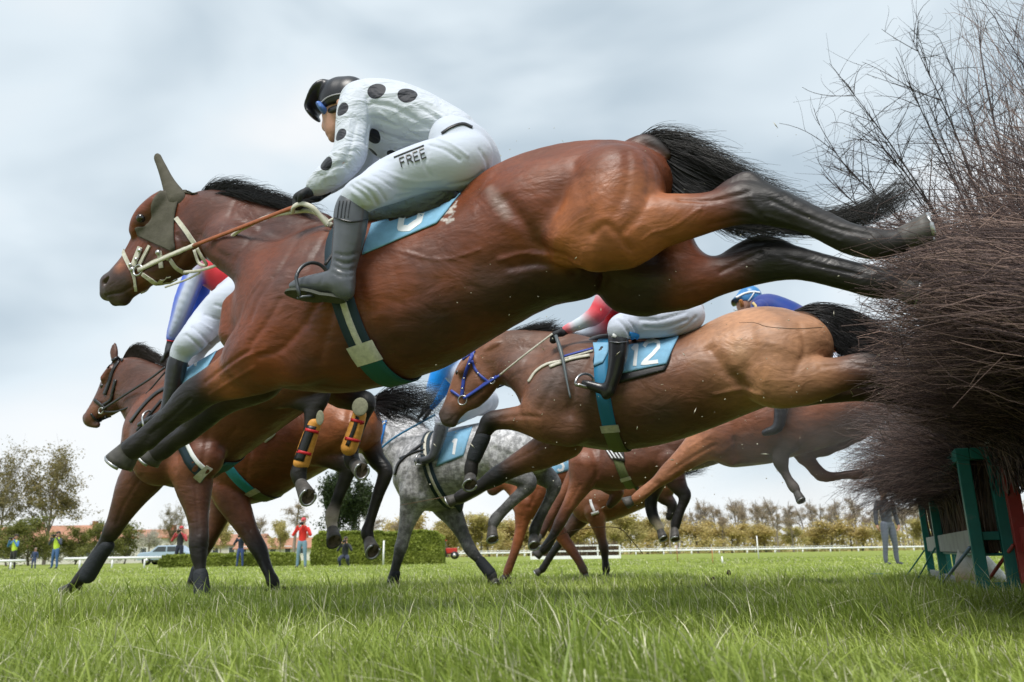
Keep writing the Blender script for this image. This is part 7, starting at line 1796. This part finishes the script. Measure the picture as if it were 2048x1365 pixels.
# ---- trees
LEAFY = leafmat('leaf_yellow_green', trans=0.4)
TRBARK = mat('tree_bark', (0.22, 0.185, 0.155), rough=0.9, var=0.3, scale=3)
TRPALE = mat('pale_bark', (0.18, 0.15, 0.12), rough=0.9, var=0.3, scale=3)
def tree_mesh(seed, H, W_, leaf, dens, bare=0.5, stem=0.14, low=0.25, size=0.28, nl=9):
    """returns trunk (V,Q) and crown (V,F,cols)"""
    g = np.random.default_rng(seed); PP, RR = [], []; K = 8; u = np.linspace(0, 1, K)
    top = np.array([g.normal(0, .4), g.normal(0, .4), H * 0.86])
    T = bez(np.zeros((1, 3)) - UP * 0.3, np.array([[g.normal(0, .3), 0, H * .3]]), np.array([[g.normal(0, .3), g.normal(0, .3), H * .6]]), top[None], K)[0]
    PP.append(T); RR.append(stem * (1 - u * 0.9) + 0.02)
    tips = []
    for i in range(nl):
        q = g.uniform(low, 0.8); A = T[0] + (T[-1] - T[0]) * q; j = int(q * (K - 1)); A = T[j] + (T[j + 1] - T[j]) * (q * (K - 1) - j)
        az = i * 2.4 + g.normal(0, .4); el = g.uniform(0.35, 1.1); ln = W_ * g.uniform(0.6, 1.0) * (1.2 - 0.6 * q)
        D = np.array([math.cos(az) * math.cos(el), math.sin(az) * math.cos(el), math.sin(el)])
        B = A + D * ln; Q = bez(A[None], (A + D * ln * .35)[None], (A + D * ln * .7 + UP * ln * .15)[None], (B + UP * ln * .3)[None], K)[0]
        PP.append(Q); RR.append(stem * 0.42 * (1 - u * .9) * (1.1 - q) + 0.015)
        for k in range(7):
            j = g.integers(2, K - 1); A2 = Q[j]; D2 = D * .5 + g.normal(0, .55, 3) + UP * .35; D2 /= np.linalg.norm(D2); l2 = ln * g.uniform(.25, .6)
            Q2 = bez(A2[None], (A2 + D2 * l2 * .3)[None], (A2 + D2 * l2 * .7)[None], (A2 + D2 * l2 + g.normal(0, .1, 3))[None], K)[0]
            PP.append(Q2); RR.append(0.022 * (1 - u * .7)); tips.append(Q2)
            for m_ in range(5):
                j2 = g.integers(2, K); A3 = Q2[min(j2, K - 1)]; D3 = D2 * .6 + g.normal(0, .6, 3); l3 = l2 * g.uniform(.3, .7)
                Q3 = bez(A3[None], (A3 + D3 * l3 * .3)[None], (A3 + D3 * l3 * .7)[None], (A3 + D3 * l3)[None], K)[0]
                PP.append(Q3); RR.append(0.012 * (1 - u * .6)); tips.append(Q3)
    for k in range(14):
        q = g.uniform(.6, 1); j = min(int(q * (K - 1)), K - 2); A = T[j]; D = g.normal(0, .5, 3) + UP * .8; l2 = H * .16 * g.uniform(.5, 1.1)
        Q2 = bez(A[None], (A + D * l2 * .3)[None], (A + D * l2 * .7)[None], (A + D * l2)[None], K)[0]; PP.append(Q2); RR.append(0.02 * (1 - u * .7)); tips.append(Q2)
    tr = tubes(np.array(PP), np.array(RR), 4)
    tips = np.array(tips)
    n = int(dens); i = g.integers(0, len(tips), n); j = g.integers(2, K, n)
    C0 = tips[i, j] + g.normal(0, size * 0.9, (n, 3))
    cl = vnoise(C0[:, 0] * 1.0 + 50 + C0[:, 2], C0[:, 1] + 50 + C0[:, 2] * .7, 1.1, seed)
    keep = cl > bare * 0.7; C0 = C0[keep]; cl = cl[keep]; n = len(C0)
    a = g.normal(0, 1, (n, 3)); a /= np.linalg.norm(a, axis=1, keepdims=True); b = np.cross(a, g.normal(0, 1, (n, 3))); b /= np.linalg.norm(b, axis=1, keepdims=True)
    s_ = size * g.uniform(.4, 1.0, (n, 1))
    V = np.stack([C0 - a * s_ * .5, C0 + b * s_ * .35, C0 + a * s_ * .6, C0 - b * s_ * .3], 1).reshape(-1, 3)
    F_ = np.arange(n * 4).reshape(-1, 4)
    m = g.uniform(0, 1, (n, 1)); l0, l1 = np.array(leaf[0]), np.array(leaf[1])
    cc = np.repeat(l0 * (1 - m) + l1 * m, 4, 0)
    return tr, (V, F_, cc)
YG = ((0.36, 0.31, 0.12), (0.62, 0.53, 0.22)); OL = ((0.12, 0.14, 0.03), (0.27, 0.27, 0.07)); BR = ((0.32, 0.25, 0.18), (0.52, 0.42, 0.30)); EG = ((0.02, 0.035, 0.012), (0.06, 0.09, 0.03)); WH = ((0.45, 0.42, 0.36), (0.6, 0.58, 0.5))  # YG and BR are paled to stand in for distance haze
KINDS = {
    'yellow': ('yellowing_tree', tree_mesh(1, 9, 3.0, YG, 5200, bare=.25, size=.36), TRPALE),
    'yellow2': ('yellowing_tree', tree_mesh(2, 7, 3.4, ((0.40, 0.31, 0.12), (0.66, 0.53, 0.22)), 5600, bare=.2, size=.36, low=.1), TRPALE),
    'bare': ('bare_tree', tree_mesh(3, 13, 2.4, BR, 2600, bare=.4, size=.2, stem=.2, low=.35), TRBARK),
    'bare2': ('bare_tree', tree_mesh(4, 15, 2.0, BR, 2400, bare=.4, size=.2, stem=.22, low=.45, nl=9), TRBARK),
    'budding': ('budding_tree', tree_mesh(5, 15, 6.6, ((0.15, 0.14, 0.05), (0.34, 0.27, 0.12)), 13000, bare=.38, size=.30, stem=.22, low=.2, nl=15), TRBARK),
    'olive': ('leafy_tree', tree_mesh(6, 8, 3.2, OL, 6500, bare=.2, size=.34, low=.1, nl=11), TRBARK),
    'dark': ('evergreen_tree', tree_mesh(7, 13, 3.4, EG, 11000, bare=.35, size=.42, stem=.2, low=.3, nl=12), TRBARK),
    'blossom': ('blossom_tree', tree_mesh(8, 6, 2.4, WH, 3200, bare=.3, size=.24), TRBARK),
}
PROTO = {}
def plant_tree(kind, px, Y, hgt, label, group, rot=0.0, sx=1.0):
    nm, (tr, cw), bark = KINDS[kind]
    P = on_ground(px, Y); base_h = {'yellow': 9, 'yellow2': 7, 'bare': 13, 'bare2': 15, 'budding': 15, 'olive': 8, 'dark': 13, 'blossom': 6}[kind] * 1.05
    r = empty(nm, P, rot, label=label, cat='tree', group=group)
    s_ = hgt / base_h; r.scale = (s_ * sx, s_ * sx, s_)
    if kind not in PROTO:
        a = mk('trunk', *tr, bark, None, local=True); b = mk('crown', cw[0], cw[1], LEAFY, None, cols=cw[2], local=True, smooth=False)
        a.parent = r; b.parent = r; PROTO[kind] = (a, b)
    else:
        for q in PROTO[kind]:
            c = q.copy(); C.objects.link(c); c.parent = r
    return r
# left group
plant_tree('budding', 88, 100, 15.2, 'tall budding tree with a broad open crown above the orange roof', None, 0.0, 1.15)
plant_tree('budding', -8, 96, 15.0, 'tall tree cut by the left edge of the frame', None, 2.0, 0.8)
plant_tree('olive', 150, 92, 4.4, 'olive bushy tree in front of the bright orange roof', None, 4.1, 1.3)
plant_tree('olive', 105, 90, 3.6, 'low olive bush behind the photographer in jeans', None, 5.1, 1.5)
plant_tree('olive', 15, 80, 4.6, 'dense olive green bushy tree behind the blue-jacketed spectator', None, 0.5, 1.5)
plant_tree('olive', 58, 84, 5.2, 'olive green bushy tree behind the child', None, 1.5, 1.3)
plant_tree('olive', 200, 85, 4.6, 'olive bushy tree left of the white house', None, 2.5, 1.2)
plant_tree('olive', 248, 88, 5.0, 'round olive tree in front of the white house', None, 3.5, 1.2)
plant_tree('budding', 343, 90, 6.6, 'pale budding tree behind the red-capped photographer', None, 1.0, 0.8)
plant_tree('blossom', 300, 82, 3.8, 'small white blossom tree beside the white house', None, 0.4, 1.2)
plant_tree('yellow', 440, 95, 5.5, 'yellowish tree glimpsed between the horse legs at left', None, 0.4)
plant_tree('bare', 515, 95, 6.6, 'slim budding tree left of the red-jacketed photographer', None, 0.4, 1.2)
plant_tree('yellow', 560, 92, 5.0, 'low yellow-green tree behind the photographer in red', None, 1.4, 1.0)
plant_tree('bare2', 588, 70, 6.6, 'bare spreading tree directly behind the photographer in red', None, 2.4, 1.8)
plant_tree('dark', 668, 60, 8.3, 'dark evergreen tree showing between the hanging hind legs', None, 0.0, 0.85)
plant_tree('dark', 715, 61, 7.6, 'second dark evergreen left of the grey horse', None, 1.7, 0.7)
plant_tree('bare2', 735, 66, 5.6, 'bare tree with arching twigs above the tall hedge', None, 1.1, 2.0)
plant_tree('bare', 790, 80, 5.0, 'bare tree left of the grey horse foreleg', None, 2.1, 1.6)
g = np.random.default_rng(77)
xs = np.concatenate([np.linspace(770, 2130, 58), np.linspace(790, 2120, 34), np.linspace(1330, 2120, 46)])
for i, px in enumerate(xs):
    back = i >= 58
    Y = g.uniform(205, 235) if back else g.uniform(160, 200)
    u_ = g.uniform()
    if i >= 92: kd = 'bare2' if u_ < .6 else 'bare'; hh = g.uniform(11, 18)
    elif back: kd = 'bare2' if u_ < .5 else 'bare'; hh = g.uniform(13.5, 18) * (1.0 if px > 1350 else 0.72)
    elif px < 1330: kd = ('yellow', 'yellow2', 'yellow', 'yellow2', 'bare')[int(u_ * 5)]; hh = g.uniform(6.0, 9.5)
    else: kd = ('bare', 'bare2', 'yellow2', 'yellow', 'bare')[int(u_ * 5)]; hh = g.uniform(9, 13.5) if kd.startswith('bare') else g.uniform(4.5, 7.5)
    if abs(px - 1105) < 50 and not back: kd = 'blossom' if abs(px - 985) < 40 else kd
    what = {'yellow': 'yellow-green tree in the wood edge', 'yellow2': 'golden bushy tree in the wood edge', 'olive': 'olive green tree in the wood edge', 'bare': 'slender bare brown tree in the far wood', 'bare2': 'tall bare brown tree in the far wood', 'blossom': 'white blossom tree in the wood edge'}[kd]
    plant_tree(kd, px + g.normal(0, 6), Y, hh, what + ' beyond the white rail', 'trees of the far wood, ' + kd, g.uniform(0, 6.28), g.uniform(1.0, 1.5) * (1.0 if kd.startswith('bare') else 1.5))
# undergrowth that closes the wood below the crowns
n = 26000; ux = g.uniform(-60, 260, n); uy = g.uniform(185, 250, n); uz = g.uniform(0, 1, n) ** 1.6 * (2.2 + 5.0 * vnoise(ux + 99, uy + 10, 9, 9))
Cc = np.stack([ux, uy, uz - 0.08], -1); a = g.normal(0, 1, (n, 3)); a /= np.linalg.norm(a, axis=1, keepdims=True); b = np.cross(a, g.normal(0, 1, (n, 3))); b /= np.linalg.norm(b, axis=1, keepdims=True)
s_ = g.uniform(.3, .9, (n, 1)); V = np.stack([Cc - a * s_ * .6, Cc + b * s_ * .5, Cc + a * s_ * .6, Cc - b * s_ * .5], 1).reshape(-1, 3)
m = vnoise(ux + 99, uy + 10, 14, 12)[:, None] * .6 + g.uniform(0, .4, (n, 1)); cc = np.repeat(np.array([0.36, 0.29, 0.15]) * (1 - m) + np.array([0.66, 0.56, 0.24]) * m, 4, 0)
tag(mk('undergrowth', V, np.arange(n * 4).reshape(-1, 4), LEAFY, cols=cc, smooth=False), kind='stuff')

# ---- clipped hedges: leaf cards over a rough solid core
def hedge(x0, x1, Y, h, dep, label, seed):
    g = np.random.default_rng(seed); A = on_ground(x0, Y); B = on_ground(x1, Y)
    root = empty('clipped_hedge', (A + B) / 2, label=label, cat='hedge')
    cx = (A[0] + B[0]) / 2; wx = abs(B[0] - A[0]); z0 = A[2]
    v, f = box((cx, Y + dep / 2, z0 + h / 2 - 0.08), (wx - 0.9, dep - 0.5, h - 0.12))
    mk('core', v, f, mat('hedge_core', (0.05, 0.075, 0.015), rough=0.9), root)
    n = int((wx * h + wx * dep + dep * h * 2) * 1500); sd = g.choice(3, n, p=[0.55, 0.3, 0.15])
    X = g.uniform(-.5, .5, n) * wx; Yy = g.uniform(0, 1, n) * dep; Z = g.uniform(0, 1, n) * h
    Yy = np.where(sd == 0, np.abs(g.normal(0, .05, n)), Yy); Z = np.where(sd == 1, h - np.abs(g.normal(0, .05, n)), Z); X = np.where(sd == 2, np.where(g.uniform(0, 1, n) < .5, -1, 1) * (wx / 2 - np.abs(g.normal(0, .05, n))), X)
    bl = 0.16 * (vnoise(X + 50, Z + 50 + Yy, .5, 3) - .5)
    ed_ = np.clip((np.abs(X) - (wx / 2 - .45)) / .45, 0, 1); Z = Z - 0.22 * ed_ ** 2 * (Z / h) * min(1, h); ez = np.clip((Z - (h - .4)) / .4, 0, 1); X = X - np.sign(X) * .2 * ez ** 2 * (np.abs(X) > wx / 2 - .3); Yy = Yy + .18 * ez ** 2 * (sd == 0)
    Cc = np.stack([cx + X * (1 + bl * .2), Y + Yy - np.where(sd == 0, bl, 0), z0 + Z + np.where(sd == 1, bl, 0)], -1)
    # rounded upper corners
    a = g.normal(0, 1, (n, 3)); a /= np.linalg.norm(a, axis=1, keepdims=True); b = np.cross(a, g.normal(0, 1, (n, 3))); b /= np.linalg.norm(b, axis=1, keepdims=True)
    s_ = g.uniform(.03, .07, (n, 1)); V = np.stack([Cc - a * s_, Cc + b * s_ * .7, Cc + a * s_, Cc - b * s_ * .7], 1).reshape(-1, 3)
    m = np.clip(vnoise(X + 50, Z * 1.5 + 50, .35, 8)[:, None] * .5 + g.uniform(0, .5, (n, 1)), 0, 1)
    cc = np.repeat(np.array([0.16, 0.21, 0.035]) * (1 - m) + np.array([0.44, 0.50, 0.10]) * m, 4, 0)
    mk('leaves', V, np.arange(n * 4).reshape(-1, 4), LEAFY, root, cols=cc, smooth=False)
hedge(622, 884, 36, 1.46, 1.6, 'tall clipped green hedge behind the crouching photographer', 71)
hedge(318, 590, 37.5, 0.62, 1.0, 'low clipped green hedge behind the photographers', 72)

WHITEP = mat('white_paint', (0.78, 0.79, 0.80), rough=0.5)
def railing(x0, x1, Y, h, n, label, slope=0.0, r=0.05):
    A = on_ground(x0, Y); B = on_ground(x1, Y + slope)
    root = empty('running_rail', (A + B) / 2, label=label, cat='rail')
    v, f = tube([A + UP * h, B + UP * h], r, 8); mk('rail', v, f, WHITEP, root)
    for i in range(n):
        t = (i + .5) / n; P = A + (B - A) * t
        v, f = tube([P - UP * .05, P + UP * (h - r * 0.98)], r * .7, 6); mk('post', v, f, WHITEP, root)
railing(128, 322, 37, 0.50, 3, 'low white running rail between the photographers and the low hedge', r=0.06)
railing(-60, 50, 38, 0.44, 2, 'white rail behind the spectators at far left', r=0.06)
railing(855, 2300, 118, 0.62, 26, 'long low white running rail in front of the far wood', r=0.13)
railing(858, 1700, 128, 0.95, 20, 'second thin white rail close behind the long one', r=0.05)
def pole(px, Y, h, r, m, lab, gr=None):
    P = on_ground(px, Y); v, f = tube([P - UP * .05, P + UP * h], [r, r * .8], 8); tag(mk('marker_post', v, f, m), lab, 'post', gr)
pole(767, 35, 1.05, .045, WHITEP, 'white marker post in front of the tall hedge')
pole(1516, 36, 1.02, .03, WHITEP, 'white marker post standing alone on the open turf')
pole(1443, 26, 0.22, .03, WHITEP, 'short white peg low in the turf')
pole(1354, 30, .62, .012, REDSTK, 'thin dark stake in the turf under the dangling hooves')
pole(1424, 24, .45, .010, mat('orange_stick', (0.5, 0.16, 0.05), rough=.6), 'thin orange stick in the open turf')
# white practice hurdle filled with brush
A = on_ground(1062, 58); B = on_ground(1240, 58)
hr = empty('white_hurdle', (A + B) / 2, label='white wooden hurdle filled with brown brush on the turf under the horses', cat='hurdle')
for i in range(5):
    P = A + (B - A) * i / 4; v, f = beam(P, P + UP * 0.95, .10, .10, up=(1, 0, 0)); mk('post', v, f, WHITEP, hr, smooth=False)
for z in (.12, .55, .93):
    v, f = beam(A + UP * z + np.array([0.06, -0.055, 0]), B + UP * z + np.array([-0.06, -0.055, 0]), .03, .09 if z > .2 else .22); mk('rail', v, f, WHITEP, hr, smooth=False)
n = 900; X = g.uniform(A[0] + .1, B[0] - .1, n); Yb = g.uniform(58.02, 58.4, n); P0 = np.stack([X, Yb, np.full(n, A[2] + .1)], -1)
P = P0[:, None] + np.linspace(0, 1, 4)[None, :, None] * (np.array([0, 0, .9]) + g.normal(0, .12, (n, 3)))[:, None]
V, Q = tubes(P, np.full((n, 4), .012), 3); tag(mk('brush', V, Q, mat('hurdle_brush', (0.14, 0.09, 0.06), rough=.9), hr), kind='stuff')

# ---- houses, car, tractor
ROOF = mat('orange_tiles', (0.40, 0.20, 0.13), rough=.8, var=.2, scale=2.0, bump=.5, bscale=8, bdist=.05)
WALL = mat('pale_render', (0.62, 0.60, 0.55), rough=.9, var=.1, scale=.8)
PANE = mat('window_glass', (0.05, 0.06, 0.07), rough=.15, spec=.6)
def house(px, Y, w, d, h, rh, label, nwin=4):
    P = on_ground(px, Y); r = empty('house', P, label=label, cat='house', group='houses behind the course')
    v, f = box(P + np.array([0, d / 2, h / 2 - .1]), (w, d, h)); mk('wall', v, f, WALL, r, smooth=False)
    x0, x1, y0, y1, z = P[0] - w / 2 - .4, P[0] + w / 2 + .4, P[1] - .4, P[1] + d + .4, P[2] + h - .15
    ym = (y0 + y1) / 2
    V = [(x0, y0, z), (x1, y0, z), (x1, y1, z), (x0, y1, z), (x0, ym, z + rh), (x1, ym, z + rh), (x0, y0, z - .15), (x1, y0, z - .15), (x1, y1, z - .15), (x0, y1, z - .15)]
    mk('roof', V, [(0, 1, 5, 4), (2, 3, 4, 5), (0, 4, 3), (1, 2, 5), (6, 7, 1, 0), (7, 8, 2, 1), (8, 9, 3, 2), (9, 6, 0, 3), (9, 8, 7, 6)], ROOF, r, smooth=False)
    v, f = box((P[0] + w * .2, ym, z + rh), (.6, .6, 1.2)); mk('chimney', v, f, mat('chimney_brick', (.3, .13, .08), rough=.9), r, smooth=False)
    for i in range(nwin):
        for k in range(max(1, int(h // 2.6))):
            c = P + np.array([(i + .5) / nwin * w - w / 2, -.02, 1.5 + k * 2.6])
            v, f = box(c, (1.0, .08, 1.2)); wo = mk('window', v, f, WHITEP, r, smooth=False)
            v, f = box(c - np.array([0, .045, 0]), (.8, .02, 1.0)); mk('pane', v, f, PANE, wo, smooth=False)
house(128, 118, 9, 8, 3.2, 2.6, 'house with a bright orange roof behind the photographer in jeans', 4)
house(18, 125, 10, 8, 2.8, 3.2, 'house with an orange roof hidden by the olive trees at far left', 4)
house(285, 112, 11, 8, 3.6, 1.2, 'white rendered house between the budding trees', 5)
house(430, 120, 12, 8, 2.6, 1.6, 'orange roofed house seen between the left horse legs', 5)
house(560, 118, 13, 8, 2.0, 1.5, 'long low orange roofed house behind the photographer in red', 6)
house(735, 125, 14, 8, 2.0, 1.4, 'long orange roofed house behind the tall hedge', 6)
def car(px, Y, label, col, sx=1.0):
    P = on_ground(px, Y, .02); r = empty('parked_car', P, label=label, cat='car')
    prof = [(-2.1, .35), (-2.1, .75), (-1.9, .9), (-1.2, .95), (-.6, 1.4), (.8, 1.42), (1.5, .98), (2.0, .85), (2.1, .6), (2.1, .35)]
    n = len(prof); V = [(P[0] + x, P[1] - .85, P[2] + z) for x, z in prof] + [(P[0] + x, P[1] + .85, P[2] + z) for x, z in prof]
    Fs = [tuple(range(n)), tuple(range(2 * n - 1, n - 1, -1))] + [(i, i + n, (i + 1) % n + n, (i + 1) % n) for i in range(n)]
    bevel(mk('body', V, Fs, mat('car_paint_' + label[:4].strip(), col, rough=.3, coat=.5), r, smooth=False), .06, 3)
    for x0, x1 in ((-.95, .05), (.15, 1.1)):
        V = [(P[0] + x0, P[1] - .862, P[2] + .95), (P[0] + x1, P[1] - .862, P[2] + .95), (P[0] + min(x1, .75), P[1] - .862, P[2] + 1.32), (P[0] + max(x0, -.55), P[1] - .862, P[2] + 1.32)]
        mk('window', V + [(a, b + .02, c) for a, b, c in V], [(0, 1, 2, 3), (7, 6, 5, 4), (0, 4, 5, 1), (1, 5, 6, 2), (2, 6, 7, 3), (3, 7, 4, 0)], PANE, r, smooth=False)
    for x in (-1.35, 1.35):
        for y in (-.8, .8):
            v, f = tube([P + np.array([x, y - .1, .32]), P + np.array([x, y + .1, .32])], .33, 16); w_ = mk('wheel', v, f, BLEATHER, r)
            v, f = tube([P + np.array([x, y - .11, .32]), P + np.array([x, y + .11, .32])], .18, 12); mk('rim', v, f, METAL, w_)
car(338, 62, 'pale blue parked car behind the low hedge at left', (.35, .45, .58))
P = on_ground(893, 82); r = empty('tractor', P, label='small red tractor parked right of the tall hedge', cat='tractor')
v, f = join([box(P + np.array([.45, 0, .85]), (1.3, .7, .5)), box(P + np.array([.3, 0, .6]), (1.6, .4, .2))]); bevel(mk('body', v, f, mat('tractor_red', (.45, .03, .02), rough=.4), r, smooth=False), .04)
v, f = box(P + np.array([-.5, 0, 1.35]), (.9, .9, .9)); mk('cab', v, f, PANE, r, smooth=False)
v, f = box(P + np.array([-.5, 0, 1.85]), (1.05, 1.05, .1)); mk('cab_roof', v, f, mat('tractor_red'), r, smooth=False)
for x, rad in ((-.55, .6), (.85, .38)):
    for y in (-.55, .55):
        v, f = tube([P + np.array([x, y - .14, rad]), P + np.array([x, y + .14, rad])], rad, 18); w_ = mk('wheel', v, f, BLEATHER, r)
        v, f = tube([P + np.array([x, y - .15, rad]), P + np.array([x, y + .15, rad])], rad * .5, 12); mk('rim', v, f, METAL, w_)
